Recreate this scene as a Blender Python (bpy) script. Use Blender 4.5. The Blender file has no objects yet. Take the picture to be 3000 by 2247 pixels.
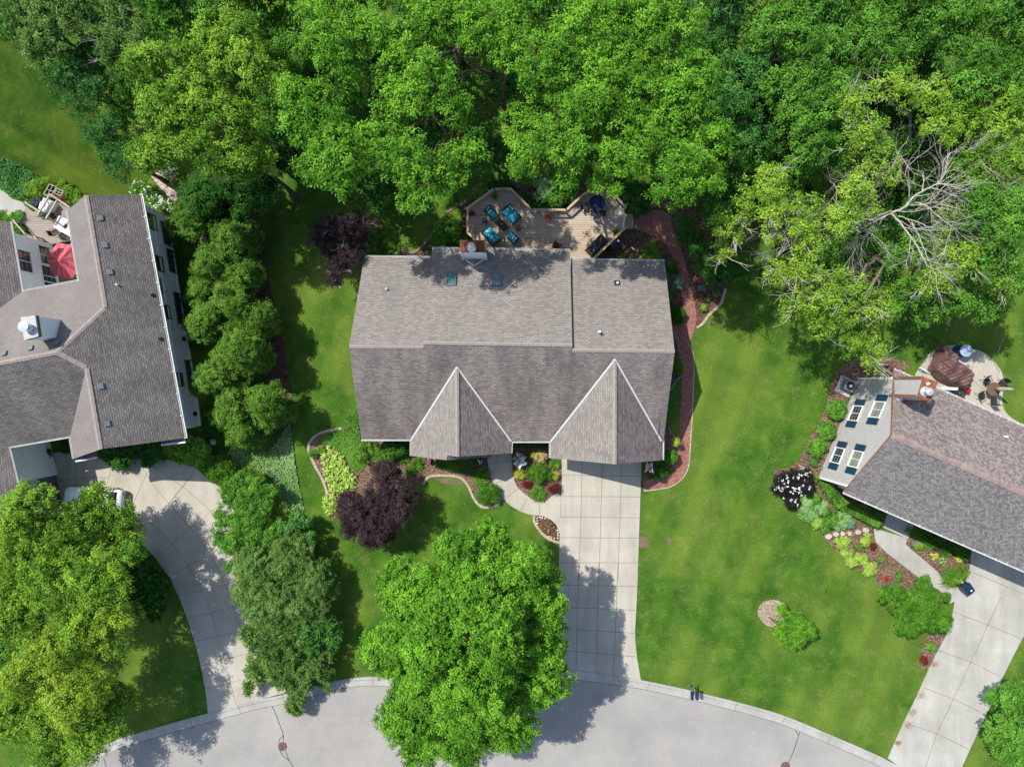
import bpy, math, random
import numpy as np
from mathutils import Vector
from mathutils.geometry import tessellate_polygon

# ------------------------------------------------------------------ camera, sky, sun, exposure
scn = bpy.context.scene
COL = scn.collection
CAM_H = 55.0
cd = bpy.data.cameras.new("camera"); cam = bpy.data.objects.new("camera", cd); COL.objects.link(cam)
cd.sensor_width = 36.0; cd.lens = 24.0; cd.clip_start = 1.0; cd.clip_end = 2000.0
cam.location = (0, 0, CAM_H); cam.rotation_euler = (0, 0, 0)
scn.camera = cam

SUN_EL = math.radians(54.5)
SUN_TO = Vector((-0.79, 0.61, 0)).normalized()          # horizontal direction towards the sun
w = bpy.data.worlds.new("World"); scn.world = w; w.use_nodes = True
nt = w.node_tree; bg = nt.nodes["Background"]
sky = nt.nodes.new("ShaderNodeTexSky"); sky.sky_type = 'NISHITA'; sky.sun_disc = False
sky.sun_elevation = SUN_EL; sky.sun_rotation = math.atan2(SUN_TO.x, SUN_TO.y)
sky.air_density = 1.0; sky.dust_density = 1.2
nt.links.new(sky.outputs[0], bg.inputs[0]); bg.inputs[1].default_value = 0.15
sd = bpy.data.lights.new("sun", 'SUN'); sd.energy = 4.4; sd.angle = math.radians(0.53); sd.color = (1.0, 0.955, 0.88)
sun = bpy.data.objects.new("sun", sd); COL.objects.link(sun)
to = Vector((SUN_TO.x*math.cos(SUN_EL), SUN_TO.y*math.cos(SUN_EL), math.sin(SUN_EL)))
sun.rotation_euler = to.to_track_quat('Z', 'Y').to_euler(); sun.location = to*120
vs = scn.view_settings; vs.view_transform = 'Standard'; vs.look = 'None'; vs.gamma = 1.0; vs.exposure = 0.5
scn.cycles.max_bounces = 5; scn.cycles.diffuse_bounces = 3; scn.cycles.transmission_bounces = 3
scn.cycles.glossy_bounces = 2; scn.cycles.transparent_max_bounces = 4
scn.cycles.use_denoising = True

# ------------------------------------------------------------------ measuring helpers
# the survey sheets the plan was read from: origin and scale of each
V = {'O':(0,0,.7373),'Z1':(0,450,2.949),'Z2':(0,950,2.949),'Z3':(0,1450,2.079),'Z4':(700,1550,2.212),
 'D1':(1220,520,3.253),'D2':(980,720,2.067),'D3':(850,1150,3.013),'D4':(1400,1250,3.16),'R1':(2200,950,2.761),
 'R2':(2200,1450,2.079),'R3':(1600,1650,2.776),'R4':(1900,750,2.367),'T1':(0,0,2.209),'T2':(1000,0,2.209),
 'T3':(2000,0,2.209),'T4':(500,500,2.071),'E1':(1800,540,3.602),'E2':(0,500,4.142),'E3':(1180,1230,5.027),
 'E4':(2650,980,5.917),'F1':(560,1220,3.314),'F3':(1250,560,4.1),'F4':(2420,1380,2.379)}
F = 2000.0
def ray(v, x, y):
    ox, oy, s = V[v]
    return (ox + x/s - 1500)/F, -(oy + y/s - 1123.5)/F
def P(v, x, y, h=0.0):
    a, b = ray(v, x, y); k = CAM_H - h
    return Vector((a*k, b*k, h))
def PL(v, pts, h=0.0): return [P(v, x, y, h) for x, y in pts]
def L(v, d, h=0.0): return d/V[v][2]*(CAM_H-h)/F        # length on the sheet -> metres at height h
def plane3(a, b, c):
    n = (b-a).cross(c-a).normalized()
    if n.z < 0: n = -n
    return a, n
def on_plane(v, x, y, pl):
    a, b = ray(v, x, y); o = Vector((0, 0, CAM_H)); d = Vector((a, b, -1))
    t = (pl[0]-o).dot(pl[1])/d.dot(pl[1])
    return o + d*t
def smooth(pts, n=6, closed=False):
    out = []; N = len(pts); rng = range(N if closed else N-1)
    g = (lambda i: pts[i % N]) if closed else (lambda i: pts[max(0, min(N-1, i))])
    for i in rng:
        p0, p1, p2, p3 = g(i-1), g(i), g(i+1), g(i+2)
        for k in range(n):
            t = k/n
            out.append(0.5*((2*p1)+(p2-p0)*t+(2*p0-5*p1+4*p2-p3)*t*t+(3*p1-p0-3*p2+p3)*t**3))
    if not closed: out.append(pts[-1].copy())
    return out

# ------------------------------------------------------------------ materials
def lin(c): return tuple(((x/255)/12.92 if x/255 <= .04045 else ((x/255+.055)/1.055)**2.4) for x in c)
def A(r, g, b, k=1.45): return tuple(min(.85, x/k) for x in lin((r, g, b)))     # seen sunlit colour -> base colour
class NB:
    def __init__(s, name):
        s.m = bpy.data.materials.new(name); s.m.use_nodes = True; s.t = s.m.node_tree
        s.b = s.t.nodes["Principled BSDF"]; s.out = s.t.nodes["Material Output"]
        s.b.inputs['Specular IOR Level'].default_value = 0.25
    def n(s, t, **kw):
        x = s.t.nodes.new(t)
        for k, v in kw.items(): setattr(x, k, v)
        return x
    def l(s, a, b): s.t.links.new(a, b)
    def coord(s, uv=False):
        c = s.n('ShaderNodeTexCoord') if not uv else s.n('ShaderNodeUVMap')
        return c.outputs['UV'] if uv else c.outputs['Object']
    def geo(s): return s.n('ShaderNodeNewGeometry').outputs['Position']
    def noise(s, vec, scale, detail=4, rough=.55, dist=0):
        x = s.n('ShaderNodeTexNoise'); x.inputs['Scale'].default_value = scale; x.inputs['Detail'].default_value = detail
        x.inputs['Roughness'].default_value = rough; x.inputs['Distortion'].default_value = dist
        s.l(vec, x.inputs['Vector']); return x.outputs['Fac']
    def ramp(s, fac, stops):
        r = s.n('ShaderNodeValToRGB'); e = r.color_ramp.elements
        e[0].position, e[0].color = stops[0][0], (*stops[0][1], 1); e[1].position, e[1].color = stops[-1][0], (*stops[-1][1], 1)
        for p, c in stops[1:-1]:
            q = e.new(p); q.color = (*c, 1)
        s.l(fac, r.inputs[0]); return r.outputs[0]
    def mix(s, fac, a, b, mode='MIX'):
        x = s.n('ShaderNodeMix', data_type='RGBA', blend_type=mode)
        for sock, val in ((x.inputs[0], fac), (x.inputs[6], a), (x.inputs[7], b)):
            if isinstance(val, (int, float)): sock.default_value = val
            elif isinstance(val, tuple): sock.default_value = (*val, 1)
            else: s.l(val, sock)
        return x.outputs[2]
    def bump(s, h, strength, dist=.02):
        x = s.n('ShaderNodeBump'); x.inputs['Strength'].default_value = strength; x.inputs['Distance'].default_value = dist
        s.l(h, x.inputs['Height']); s.l(x.outputs[0], s.b.inputs['Normal'])
    def col(s, c, rough=.8, metal=0):
        if isinstance(c, tuple): s.b.inputs['Base Color'].default_value = (*c, 1)
        else: s.l(c, s.b.inputs['Base Color'])
        s.b.inputs['Roughness'].default_value = rough; s.b.inputs['Metallic'].default_value = metal
        return s.m
def G3(g): return (g, g, g)
_plain = {}
def plain(name, c, rough=.6, metal=0, var=.12, scale=3.0, bump=0, c2=None):
    if name in _plain: return _plain[name]
    b = NB(name); p = b.geo(); n = b.noise(p, scale, 5, .6)
    lo = tuple(x*(1-var) for x in c); hi = c2 if c2 else tuple(min(.95, x*(1+var)) for x in c)
    m = b.col(b.ramp(n, [(.3, lo), (.7, hi)]), rough, metal)
    if bump: b.bump(b.noise(p, scale*6, 3), bump, .02)
    _plain[name] = m; return m
def shingle(name, c1, c2, mortar, row=.15, wid=.32, streak=.25, tone=1.0):
    b = NB(name); uv = b.coord(True)
    br = b.n('ShaderNodeTexBrick'); b.l(uv, br.inputs['Vector'])
    br.inputs['Color1'].default_value = (*c1, 1); br.inputs['Color2'].default_value = (*c2, 1); br.inputs['Mortar'].default_value = (*mortar, 1)
    br.inputs['Scale'].default_value = 1; br.inputs['Mortar Size'].default_value = .014; br.inputs['Mortar Smooth'].default_value = .3
    br.inputs['Bias'].default_value = 0; br.inputs['Brick Width'].default_value = wid; br.inputs['Row Height'].default_value = row
    br.offset = .5; br.squash = 1.0
    mp = b.n('ShaderNodeMapping'); mp.inputs['Scale'].default_value = (1.0, .28, 1); b.l(uv, mp.inputs[0])
    st = b.noise(mp.outputs[0], .55, 5, .6)
    c = b.mix(1.0, br.outputs['Color'], b.ramp(st, [(.32, G3(1-streak)), (.62, G3(1.0+streak*.35))]), 'MULTIPLY')
    c = b.mix(1.0, c, b.ramp(b.noise(uv, 22, 3, .7), [(.25, G3(.8)), (.75, G3(1.18))]), 'MULTIPLY')
    b.col(c, .92); b.bump(br.outputs['Fac'], .35, -.02)
    return b.m
def concrete(name, c, patch=.12, dirt=(.8, .78, .74)):
    b = NB(name); p = b.geo()
    a = b.ramp(b.noise(p, .45, 6, .62), [(.3, tuple(x*(1-patch) for x in c)), (.7, tuple(min(.9, x*(1+patch*.6)) for x in c))])
    a = b.mix(1.0, a, b.ramp(b.noise(p, 16, 3, .8), [(.3, G3(.92)), (.7, G3(1.07))]), 'MULTIPLY')
    a = b.mix(1.0, a, b.ramp(b.noise(p, 2.4, 7, .75, .6), [(.60, G3(1)), (.74, dirt)]), 'MULTIPLY')
    mp = b.n('ShaderNodeMapping'); mp.inputs['Scale'].default_value = (1.1, .16, 1); mp.inputs['Rotation'].default_value = (0, 0, math.radians(-4)); b.l(p, mp.inputs[0])
    a = b.mix(1.0, a, b.ramp(b.noise(mp.outputs[0], 1.0, 5, .6), [(.35, G3(.9)), (.6, G3(1.04))]), 'MULTIPLY')
    vc = b.n('ShaderNodeTexVoronoi'); vc.inputs['Scale'].default_value = .55; vc.inputs['Randomness'].default_value = .25; b.l(p, vc.inputs['Vector']); sc = b.n('ShaderNodeSeparateColor'); b.l(vc.outputs['Color'], sc.inputs[0])
    a = b.mix(1.0, a, b.ramp(sc.outputs[0], [(0, G3(.955)), (1, G3(1.035))]), 'MULTIPLY')
    a = b.mix(b.ramp(b.noise(p, 1.3, 6, .8, .3), [(.66, G3(0)), (.78, G3(.45))]), a, A(196, 160, 112))
    sp = b.n('ShaderNodeTexVoronoi'); sp.inputs['Scale'].default_value = 1.7; b.l(p, sp.inputs['Vector'])
    a = b.mix(b.ramp(sp.outputs['Distance'], [(.03, G3(.6)), (.06, G3(0))]), a, A(120, 112, 100))
    b.col(a, .85); b.bump(b.noise(p, 40, 3), .25, .01); return b.m
def planks(name, c1, c2, gap, width=.14, length=3.6, knots=None, rough=.75, uv=True):
    b = NB(name); p = b.coord(True) if uv else b.geo()
    br = b.n('ShaderNodeTexBrick'); b.l(p, br.inputs['Vector'])
    br.inputs['Color1'].default_value = (*c1, 1); br.inputs['Color2'].default_value = (*c2, 1); br.inputs['Mortar'].default_value = (*gap, 1)
    br.inputs['Scale'].default_value = 1; br.inputs['Mortar Size'].default_value = .009; br.inputs['Brick Width'].default_value = length
    br.inputs['Row Height'].default_value = width; br.inputs['Mortar Smooth'].default_value = .2
    mp = b.n('ShaderNodeMapping'); mp.inputs['Scale'].default_value = (.6, 9, 1); b.l(p, mp.inputs[0])
    c = b.mix(1.0, br.outputs['Color'], b.ramp(b.noise(mp.outputs[0], 2.2, 5, .7), [(.3, G3(.78)), (.7, G3(1.15))]), 'MULTIPLY')
    if knots:
        vo = b.n('ShaderNodeTexVoronoi'); vo.inputs['Scale'].default_value = 2.6; b.l(p, vo.inputs['Vector'])
        c = b.mix(b.ramp(vo.outputs['Distance'], [(.06, G3(.75)), (.11, G3(0))]), c, knots)
    b.col(c, rough); b.bump(br.outputs['Fac'], .4, -.01); return b.m
def leafmat(name, ca, cb, trans=.35, rough=.55, hue=0):
    b = NB(name); at = b.n('ShaderNodeAttribute'); at.attribute_name = 'tint'
    c = b.ramp(at.outputs['Fac'], [(0.0, ca), (1.0, cb)])
    b.col(c, rough); b.b.inputs['Specular IOR Level'].default_value = .08
    tr = b.n('ShaderNodeBsdfTranslucent'); hs = b.mix(1.0, c, (1.15, 1.1, .55), 'MULTIPLY'); b.l(hs, tr.inputs[0])
    mx = b.n('ShaderNodeMixShader'); mx.inputs[0].default_value = trans
    b.l(b.b.outputs[0], mx.inputs[1]); b.l(tr.outputs[0], mx.inputs[2]); b.l(mx.outputs[0], b.out.inputs[0]); return b.m

def lawn_mat(name='lawn_grass', k=1.0, ang=20):
    b = NB(name); p = b.geo()
    big = b.noise(p, .09, 4, .55); mid = b.noise(p, .55, 6, .65, .4); fine = b.noise(p, 9.0, 5, .8); vf = b.noise(p, 34.0, 3, .8)
    g = b.ramp(mid, [(.25, A(48, 92, 24)), (.5, A(72, 115, 33)), (.75, A(98, 134, 48))])
    g = b.mix(b.ramp(big, [(.47, G3(0)), (.6, G3(.5))]), g, A(124, 146, 58))
    # mowing stripes
    mp = b.n('ShaderNodeMapping'); mp.inputs['Rotation'].default_value = (0, 0, math.radians(ang)); b.l(p, mp.inputs[0])
    wv = b.n('ShaderNodeTexWave'); wv.inputs['Scale'].default_value = .10; wv.inputs['Distortion'].default_value = .7; wv.inputs['Detail'].default_value = 3
    wv.inputs['Detail Scale'].default_value = .6; b.l(mp.outputs[0], wv.inputs['Vector'])
    g = b.mix(1.0, g, b.ramp(wv.outputs['Fac'], [(.25, (.86, .90, .89)), (.75, (1.12, 1.07, 1.03))]), 'MULTIPLY')
    # dry straw patches
    dry = b.mix(.62, b.noise(p, .9, 5, .7), b.noise(p, 7.5, 6, .9))
    g = b.mix(b.ramp(dry, [(.52, G3(0)), (.62, G3(.6))]), g, A(160, 156, 92))
    g = b.mix(1.0, g, b.ramp(fine, [(.3, G3(.58)), (.7, G3(1.42))]), 'MULTIPLY')
    g = b.mix(1.0, g, b.ramp(vf, [(.3, G3(.74)), (.7, G3(1.25))]), 'MULTIPLY')
    g = b.mix(b.ramp(b.noise(p, 5, 2, .5), [(.76, G3(0)), (.80, G3(.8))]), g, A(180, 180, 90))
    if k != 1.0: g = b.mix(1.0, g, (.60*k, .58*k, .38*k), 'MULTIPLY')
    b.col(g, .9); b.bump(fine, .9, .08); b.b.inputs['Specular IOR Level'].default_value = .1
    return b.m
def mulch_mat(name, c1, c2, c3):
    b = NB(name); p = b.geo(); vo = b.n('ShaderNodeTexVoronoi'); vo.inputs['Scale'].default_value = 13; b.l(p, vo.inputs['Vector'])
    sp = b.n('ShaderNodeSeparateColor'); b.l(vo.outputs['Color'], sp.inputs[0])
    c = b.ramp(sp.outputs[0], [(0, c1), (.55, c2), (1, c3)])
    c = b.mix(1.0, c, b.ramp(b.noise(p, .9, 5), [(.3, G3(.8)), (.7, G3(1.15))]), 'MULTIPLY')
    b.col(c, .95); b.bump(vo.outputs['Distance'], .9, .05); return b.m
def asphalt_mat():
    b = NB('street_asphalt'); p = b.geo()
    c = b.ramp(b.noise(p, .35, 6, .6), [(.3, A(160, 157, 152)), (.7, A(177, 173, 166))])
    c = b.mix(1.0, c, b.ramp(b.noise(p, 19, 2, .9), [(.3, G3(.82)), (.7, G3(1.18))]), 'MULTIPLY')
    mp = b.n('ShaderNodeMapping'); mp.inputs['Scale'].default_value = (.25, 2.0, 1); b.l(p, mp.inputs[0])
    c = b.mix(1.0, c, b.ramp(b.noise(mp.outputs[0], .8, 6, .7, .5), [(.58, G3(1)), (.75, G3(.9))]), 'MULTIPLY')
    c = b.mix(1.0, c, b.ramp(b.noise(p, .12, 3, .5), [(.4, G3(.95)), (.6, G3(1.04))]), 'MULTIPLY')
    sp = b.n('ShaderNodeTexVoronoi'); sp.inputs['Scale'].default_value = .9; b.l(p, sp.inputs['Vector'])
    c = b.mix(b.ramp(sp.outputs['Distance'], [(.04, G3(.5)), (.09, G3(0))]), c, A(140, 138, 134))
    b.col(c, .9); b.bump(b.noise(p, 45, 2), .4, .01); return b.m

M = {}
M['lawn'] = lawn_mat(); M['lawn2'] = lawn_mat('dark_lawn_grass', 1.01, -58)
M['asphalt'] = asphalt_mat()
M['concrete'] = concrete('pale_concrete', A(203, 198, 186))
M['concrete2'] = concrete('warm_concrete', A(196, 190, 175), .1)
M['concrete3'] = concrete('weathered_concrete', A(190, 188, 178), .16, (.68, .68, .66))
M['curb'] = concrete('curb_concrete', A(186, 184, 176), .14)
M['joint'] = plain('joint_dark', A(130, 118, 100), .95)
M['jointrust'] = plain('joint_rust', A(128, 98, 68), .95)
M['tar'] = plain('crack_tar', A(70, 68, 66), .8)
M['mulch'] = mulch_mat('brown_mulch', A(84, 66, 54), A(128, 102, 84), A(168, 140, 118))
M['mulchdark'] = mulch_mat('dark_mulch', A(70, 52, 44), A(108, 84, 68), A(140, 114, 96))
M['mulchpale'] = mulch_mat('pale_mulch', A(140, 122, 100), A(178, 162, 138), A(204, 190, 168))
M['soil'] = plain('bare_soil', A(122, 108, 88), .95, var=.25, scale=2.5, bump=.6)
M['gravel'] = mulch_mat('white_gravel', A(160, 156, 150), A(205, 203, 198), A(230, 228, 224))
M['block'] = plain('edging_block', A(190, 176, 152), .9, var=.25, scale=4, bump=.5)
M['blockdark'] = plain('edging_block_grey', A(142, 132, 116), .9, var=.25, scale=4, bump=.5)
M['flag'] = plain('flagstone_pink', A(205, 186, 176), .9, var=.18, scale=1.5, bump=.3)
M['palewood'] = plain('whitewashed_wood', A(196, 186, 172), .8, var=.15)
M['white'] = plain('white_paint', (.74, .74, .72), .5, var=.06)
M['trimwhite'] = plain('gutter_white', (.52, .52, .51), .45, var=.12, scale=1.2)
M['greytrim'] = plain('grey_trim', A(120, 112, 104), .6)
M['browntrim'] = plain('brown_trim', A(150, 110, 84), .6)
M['soffit'] = plain('soffit', (.5, .5, .48), .7)
M['black'] = plain('black_metal', (.018, .019, .022), .4)
M['blackcover'] = plain('black_vinyl_cover', (.022, .025, .033), .33, var=.35, scale=3, bump=.7)
M['wicker'] = plain('dark_wicker', (.03, .026, .024), .6, bump=.8, scale=6)
M['teal'] = plain('teal_cushion', A(44, 172, 198), .85, var=.08, bump=.2)
M['pillow'] = plain('patterned_pillow', A(150, 165, 165), .9, var=.0, scale=16, c2=A(226, 212, 196))
M['rust'] = plain('rusty_cap', A(120, 70, 50), .7, var=.45, scale=1.4, c2=A(160, 88, 58))
M['rustorange'] = plain('orange_rusty_cap', A(142, 88, 58), .7, var=.3, scale=2, c2=A(186, 116, 76))
M['galv'] = plain('galvanised_steel', (.62, .64, .66), .35, .6, var=.15)
M['ventgrey'] = plain('vent_grey', A(120, 132, 136), .5)
def glass(name, c=(.02, .03, .035)):
    b = NB(name); p = b.geo(); b.col(b.ramp(b.noise(p, 1.3, 3), [(.3, c), (.7, tuple(x*2.2 for x in c))]), .06)
    b.b.inputs['Specular IOR Level'].default_value = .8; return b.m
M['glass'] = glass('window_glass'); M['glasslight'] = glass('window_glass_pale', (.12, .13, .12)); M['skyglass'] = glass('skylight_glass', (.04, .10, .10))
M['deckwood'] = planks('deck_boards', A(214, 196, 174), A(196, 176, 152), A(104, 80, 62), .14, 4.2, A(120, 78, 54))
M['railwood'] = plain('rail_wood', A(205, 180, 146), .75, var=.15, scale=1.2)
M['greydeck'] = planks('grey_deck_boards', A(176, 164, 152), A(164, 150, 140), A(80, 72, 66), .14, 5)
M['sidingwhite'] = planks('white_siding', (.84, .85, .85), (.83, .84, .84), (.66, .68, .69), .12, 8)
M['sidinggrey'] = planks('pale_grey_siding', A(214, 212, 210), A(208, 206, 204), A(120, 118, 116), .12, 8)
M['sidingtan'] = planks('taupe_siding', A(180, 168, 154), A(174, 162, 148), A(110, 102, 92), .12, 8)
M['bark'] = plain('bark', A(116, 98, 80), .95, var=.35, scale=5, bump=.8)
M['greybark'] = plain('grey_bark', A(128, 116, 100), .95, var=.3, scale=5, bump=.6)
M['palebark'] = plain('pale_dead_bark', A(196, 190, 178), .9, var=.25, scale=4, bump=.4)
M['rock'] = plain('boulder_rock', A(122, 118, 112), .9, var=.35, scale=1.6, bump=.7)
M['rockpale'] = plain('pale_rock', A(196, 186, 172), .9, var=.2, scale=2, bump=.5)
M['roofback'] = shingle('brown_grey_shingles', A(168, 162, 155, 1.5), A(143, 137, 131, 1.5), A(106, 99, 94, 1.5), streak=.1)
M['rooffront'] = shingle('stained_grey_shingles', A(160, 151, 144), A(132, 122, 116), A(98, 91, 87), streak=.38)
M['roofleft'] = shingle('charcoal_grey_shingles', A(142, 136, 132), A(118, 111, 108), A(66, 61, 58), row=.15, wid=.33, streak=.22)
M['roofleft2'] = shingle('sunlit_grey_shingles', A(150, 143, 138), A(140, 133, 128), A(118, 110, 106), row=.15, wid=.2, streak=.15)  # sunlit copy of the roof shingles, coloured paler for slopes facing the sun
M['roofright'] = shingle('speckled_brown_shingles', A(176, 167, 162), A(128, 112, 108), A(116, 104, 100), row=.14, wid=.2, streak=.06)
M['roofrightf'] = shingle('speckled_grey_shingles', A(164, 159, 157), A(120, 114, 113), A(100, 96, 95), row=.14, wid=.2, streak=.08)
M['ridge'] = plain('ridge_cap_shingle', A(160, 150, 142), .9, var=.15, scale=4)
M['ridgeright'] = plain('ridge_cap_red_brown', A(160, 140, 132), .9, var=.25, scale=2.5)
def brickpath():
    b = NB('red_brick_paving'); p = b.geo()
    br = b.n('ShaderNodeTexBrick'); b.l(p, br.inputs['Vector'])
    br.inputs['Color1'].default_value = (*A(180, 124, 108), 1); br.inputs['Color2'].default_value = (*A(138, 90, 80), 1)
    br.inputs['Mortar'].default_value = (*A(150, 122, 108), 1); br.inputs['Scale'].default_value = 1
    br.inputs['Brick Width'].default_value = .2; br.inputs['Row Height'].default_value = .1; br.inputs['Mortar Size'].default_value = .006
    c = b.mix(1.0, br.outputs['Color'], b.ramp(b.noise(p, 1.1, 6, .7), [(.3, G3(.82)), (.7, G3(1.15))]), 'MULTIPLY')
    b.col(c, .9); b.bump(br.outputs['Fac'], .3, -.01); return b.m
M['brick'] = brickpath()

LM = {}
def lm(k, a, b, t=.2): LM[k] = leafmat('leaves_'+k, a, b, t)
lm('lime', (0.055, 0.15, 0.012), (0.3, 0.5, 0.05))
lm('yellow', (0.08, 0.19, 0.012), (0.42, 0.55, 0.06))
lm('locust', (0.04, 0.135, 0.01), (0.225, 0.49, 0.04))
lm('green', (0.036, 0.12, 0.012), (0.175, 0.41, 0.05))
lm('maple', (.045,.145,.012), (.21,.47,.035))
lm('teal', (.025, .11, .02), (.12, .31, .075))
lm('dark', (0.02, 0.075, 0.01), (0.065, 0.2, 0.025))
lm('arbor', (0.045, 0.12, 0.012), (0.185, 0.34, 0.045))
lm('olive', (0.05, 0.12, 0.02), (0.21, 0.36, 0.085))
lm('purple', (0.012, 0.01, 0.012), (0.09, 0.054, 0.058), 0.12)
lm('black', (.008, .009, .012), (.03, .028, .03), .1)
lm('box', (0.03, 0.11, 0.008), (0.125, 0.3, 0.028))
lm('sparse', (0.085, 0.19, 0.018), (0.36, 0.55, 0.06))
lm('hosta', (.20, .36, .04), (.48, .62, .14))
lm('silver', (.10, .26, .06), (.36, .52, .22))
lm('ivy', (0.03, 0.13, 0.02), (0.15, 0.36, 0.075))
lm('blue', (.08, .18, .12), (.26, .42, .32))
lm('lily', (0.04, 0.13, 0.012), (0.16, 0.33, 0.035))
lm('gold', (.28, .36, .03), (.62, .62, .10))
lm('red', (.07, .01, .012), (.22, .03, .03), .2)
lm('white', (.70, .72, .68), (.82, .84, .80), .2)
lm('orange', (.45, .16, .02), (.75, .45, .04), .2)
lm('redflower', (.45, .01, .01), (.65, .03, .03), .2)
lm('pink', (.45, .14, .2), (.62, .35, .38), .2)
lm('brown', (.16, .08, .035), (.32, .18, .08), .1)

# ------------------------------------------------------------------ object helpers
W = {}
def wloc(o): return W.get(o.name, Vector((0, 0, 0)))
def tag(o, label, cat, group=None):
    n = len(label.split()); assert 4 <= n <= 16, (n, label)
    o['label'] = label; o['category'] = cat
    if group: o['group'] = group
    return o
def thing(name, label, cat, loc, group=None):
    o = bpy.data.objects.new(name, None); COL.objects.link(o); o.location = loc; o.empty_display_size = .3
    W[o.name] = Vector(loc); return tag(o, label, cat, group)
class MB:
    def __init__(s): s.v = []; s.f = []; s.m = []; s.uv = []; s.sm = []
    def face(s, pts, m=0, smooth=False, nrm=None, flip=False):
        pts = [Vector(p) for p in pts]
        n = nrm
        if n is None:
            n = Vector((0, 0, 0))
            for i in range(len(pts)):
                a, b = pts[i], pts[(i+1) % len(pts)]; n += Vector(((a.y-b.y)*(a.z+b.z), (a.z-b.z)*(a.x+b.x), (a.x-b.x)*(a.y+b.y)))
            n = n.normalized() if n.length > 1e-9 else Vector((0, 0, 1))
        sl = Vector((0, 0, 1)) - n*n.z
        sl = sl.normalized() if sl.length > .03 else Vector((0, 1, 0))
        e = sl.cross(n)
        if e.length < .01: e = Vector((1, 0, 0))
        e.normalize()
        i0 = len(s.v); s.v += [tuple(p) for p in pts]; idx = list(range(i0, i0+len(pts)))
        if flip: idx.reverse(); pts = pts[::-1]
        s.f.append(idx); s.m.append(m); s.sm.append(smooth)
        s.uv += [(p.dot(e), p.dot(sl)) for p in pts]
        return s
    def prism(s, pts, dz, mt=0, ms=None, mb=None):
        """pts: top outline (3D), pushed down by dz"""
        pts = [Vector(p) for p in pts]
        ar = sum(pts[i].x*pts[(i+1) % len(pts)].y - pts[(i+1) % len(pts)].x*pts[i].y for i in range(len(pts)))
        if ar < 0: pts.reverse()
        ms = mt if ms is None else ms; mb = ms if mb is None else mb
        lo = [p - Vector((0, 0, dz)) for p in pts]
        if len(pts) > 4 and max(p.z for p in pts)-min(p.z for p in pts) > .01:
            n = Vector((0, 0, 0))
            for i in range(len(pts)):
                a, b = pts[i], pts[(i+1) % len(pts)]; n += Vector(((a.y-b.y)*(a.z+b.z), (a.z-b.z)*(a.x+b.x), (a.x-b.x)*(a.y+b.y)))
            n.normalize()
            for t in tessellate_polygon([pts]):
                a, b, c = (pts[k] for k in t)
                if (b-a).cross(c-a).z < 0: t = t[::-1]
                s.face([pts[k] for k in t], mt, nrm=n); s.face([lo[k] for k in t][::-1], mb, nrm=-n)
        else: s.face(pts, mt); s.face(lo[::-1], mb)
        for i in range(len(pts)):
            j = (i+1) % len(pts); s.face([lo[i], lo[j], pts[j], pts[i]], ms)
        return s
    def box(s, c, size, rz=0, m=0, taper=1.0, rx=0):
        c = Vector(c); hx, hy, hz = size[0]/2, size[1]/2, size[2]/2; ca, sa = math.cos(rz), math.sin(rz)
        def q(x, y, z):
            k = taper if z > 0 else 1; x *= k; y *= k
            if rx: y, z = y*math.cos(rx)-z*math.sin(rx), y*math.sin(rx)+z*math.cos(rx)
            return c + Vector((x*ca-y*sa, x*sa+y*ca, z))
        p = [q(x, y, z) for z in (-hz, hz) for y in (-hy, hy) for x in (-hx, hx)]
        for f in ((4, 5, 7, 6), (0, 2, 3, 1), (0, 1, 5, 4), (2, 6, 7, 3), (0, 4, 6, 2), (1, 3, 7, 5)): s.face([p[i] for i in f], m)
        return s
    def beam(s, a, b, wd, ht, m=0):
        a, b = Vector(a), Vector(b); d = (b-a); u = d.normalized(); side = u.cross(Vector((0, 0, 1)))
        side = side.normalized() if side.length > .05 else Vector((1, 0, 0)); up = side.cross(u)
        p = [q + side*x*wd/2 + up*z*ht/2 for q in (a, b) for z in (-1, 1) for x in (-1, 1)]
        for f in ((0, 1, 3, 2), (4, 6, 7, 5), (0, 4, 5, 1), (2, 3, 7, 6), (0, 2, 6, 4), (1, 5, 7, 3)): s.face([p[i] for i in f], m)
        return s
    def tube(s, pts, rad, n=6, m=0, cap=True):
        pts = [Vector(p) for p in pts]; rad = rad if isinstance(rad, (list, tuple)) else [rad]*len(pts); rings = []
        for i, p in enumerate(pts):
            d = (pts[min(i+1, len(pts)-1)] - pts[max(i-1, 0)]); d = d.normalized() if d.length > 1e-6 else Vector((0, 0, 1))
            r = Vector((0, 0, 1)) if abs(d.z) < .9 else Vector((1, 0, 0)); a = d.cross(r).normalized(); b = d.cross(a)
            rings.append([p + (a*math.cos(t)+b*math.sin(t))*rad[i] for t in [2*math.pi*k/n for k in range(n)]])
        for i in range(len(pts)-1):
            for k in range(n):
                j = (k+1) % n; s.face([rings[i][j], rings[i][k], rings[i+1][k], rings[i+1][j]], m, n > 5)
        if cap: s.face(rings[0], m); s.face(rings[-1][::-1], m)
        return s
    def lathe(s, c, prof, n=16, m=0, sy=1.0, rz=0):
        c = Vector(c)
        def q(r, z, t):
            x, y = r*math.cos(t), r*math.sin(t)*sy; return c+Vector((x*math.cos(rz)-y*math.sin(rz), x*math.sin(rz)+y*math.cos(rz), z))
        for (r0, z0), (r1, z1) in zip(prof, prof[1:]):
            for k in range(n):
                t0, t1 = 2*math.pi*k/n, 2*math.pi*(k+1)/n
                ps = [q(r0, z0, t0), q(r0, z0, t1), q(r1, z1, t1), q(r1, z1, t0)]
                if r0 < 1e-5: ps = ps[1:]
                elif r1 < 1e-5: ps = ps[:3]
                s.face(ps, m, True)
        return s
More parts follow.
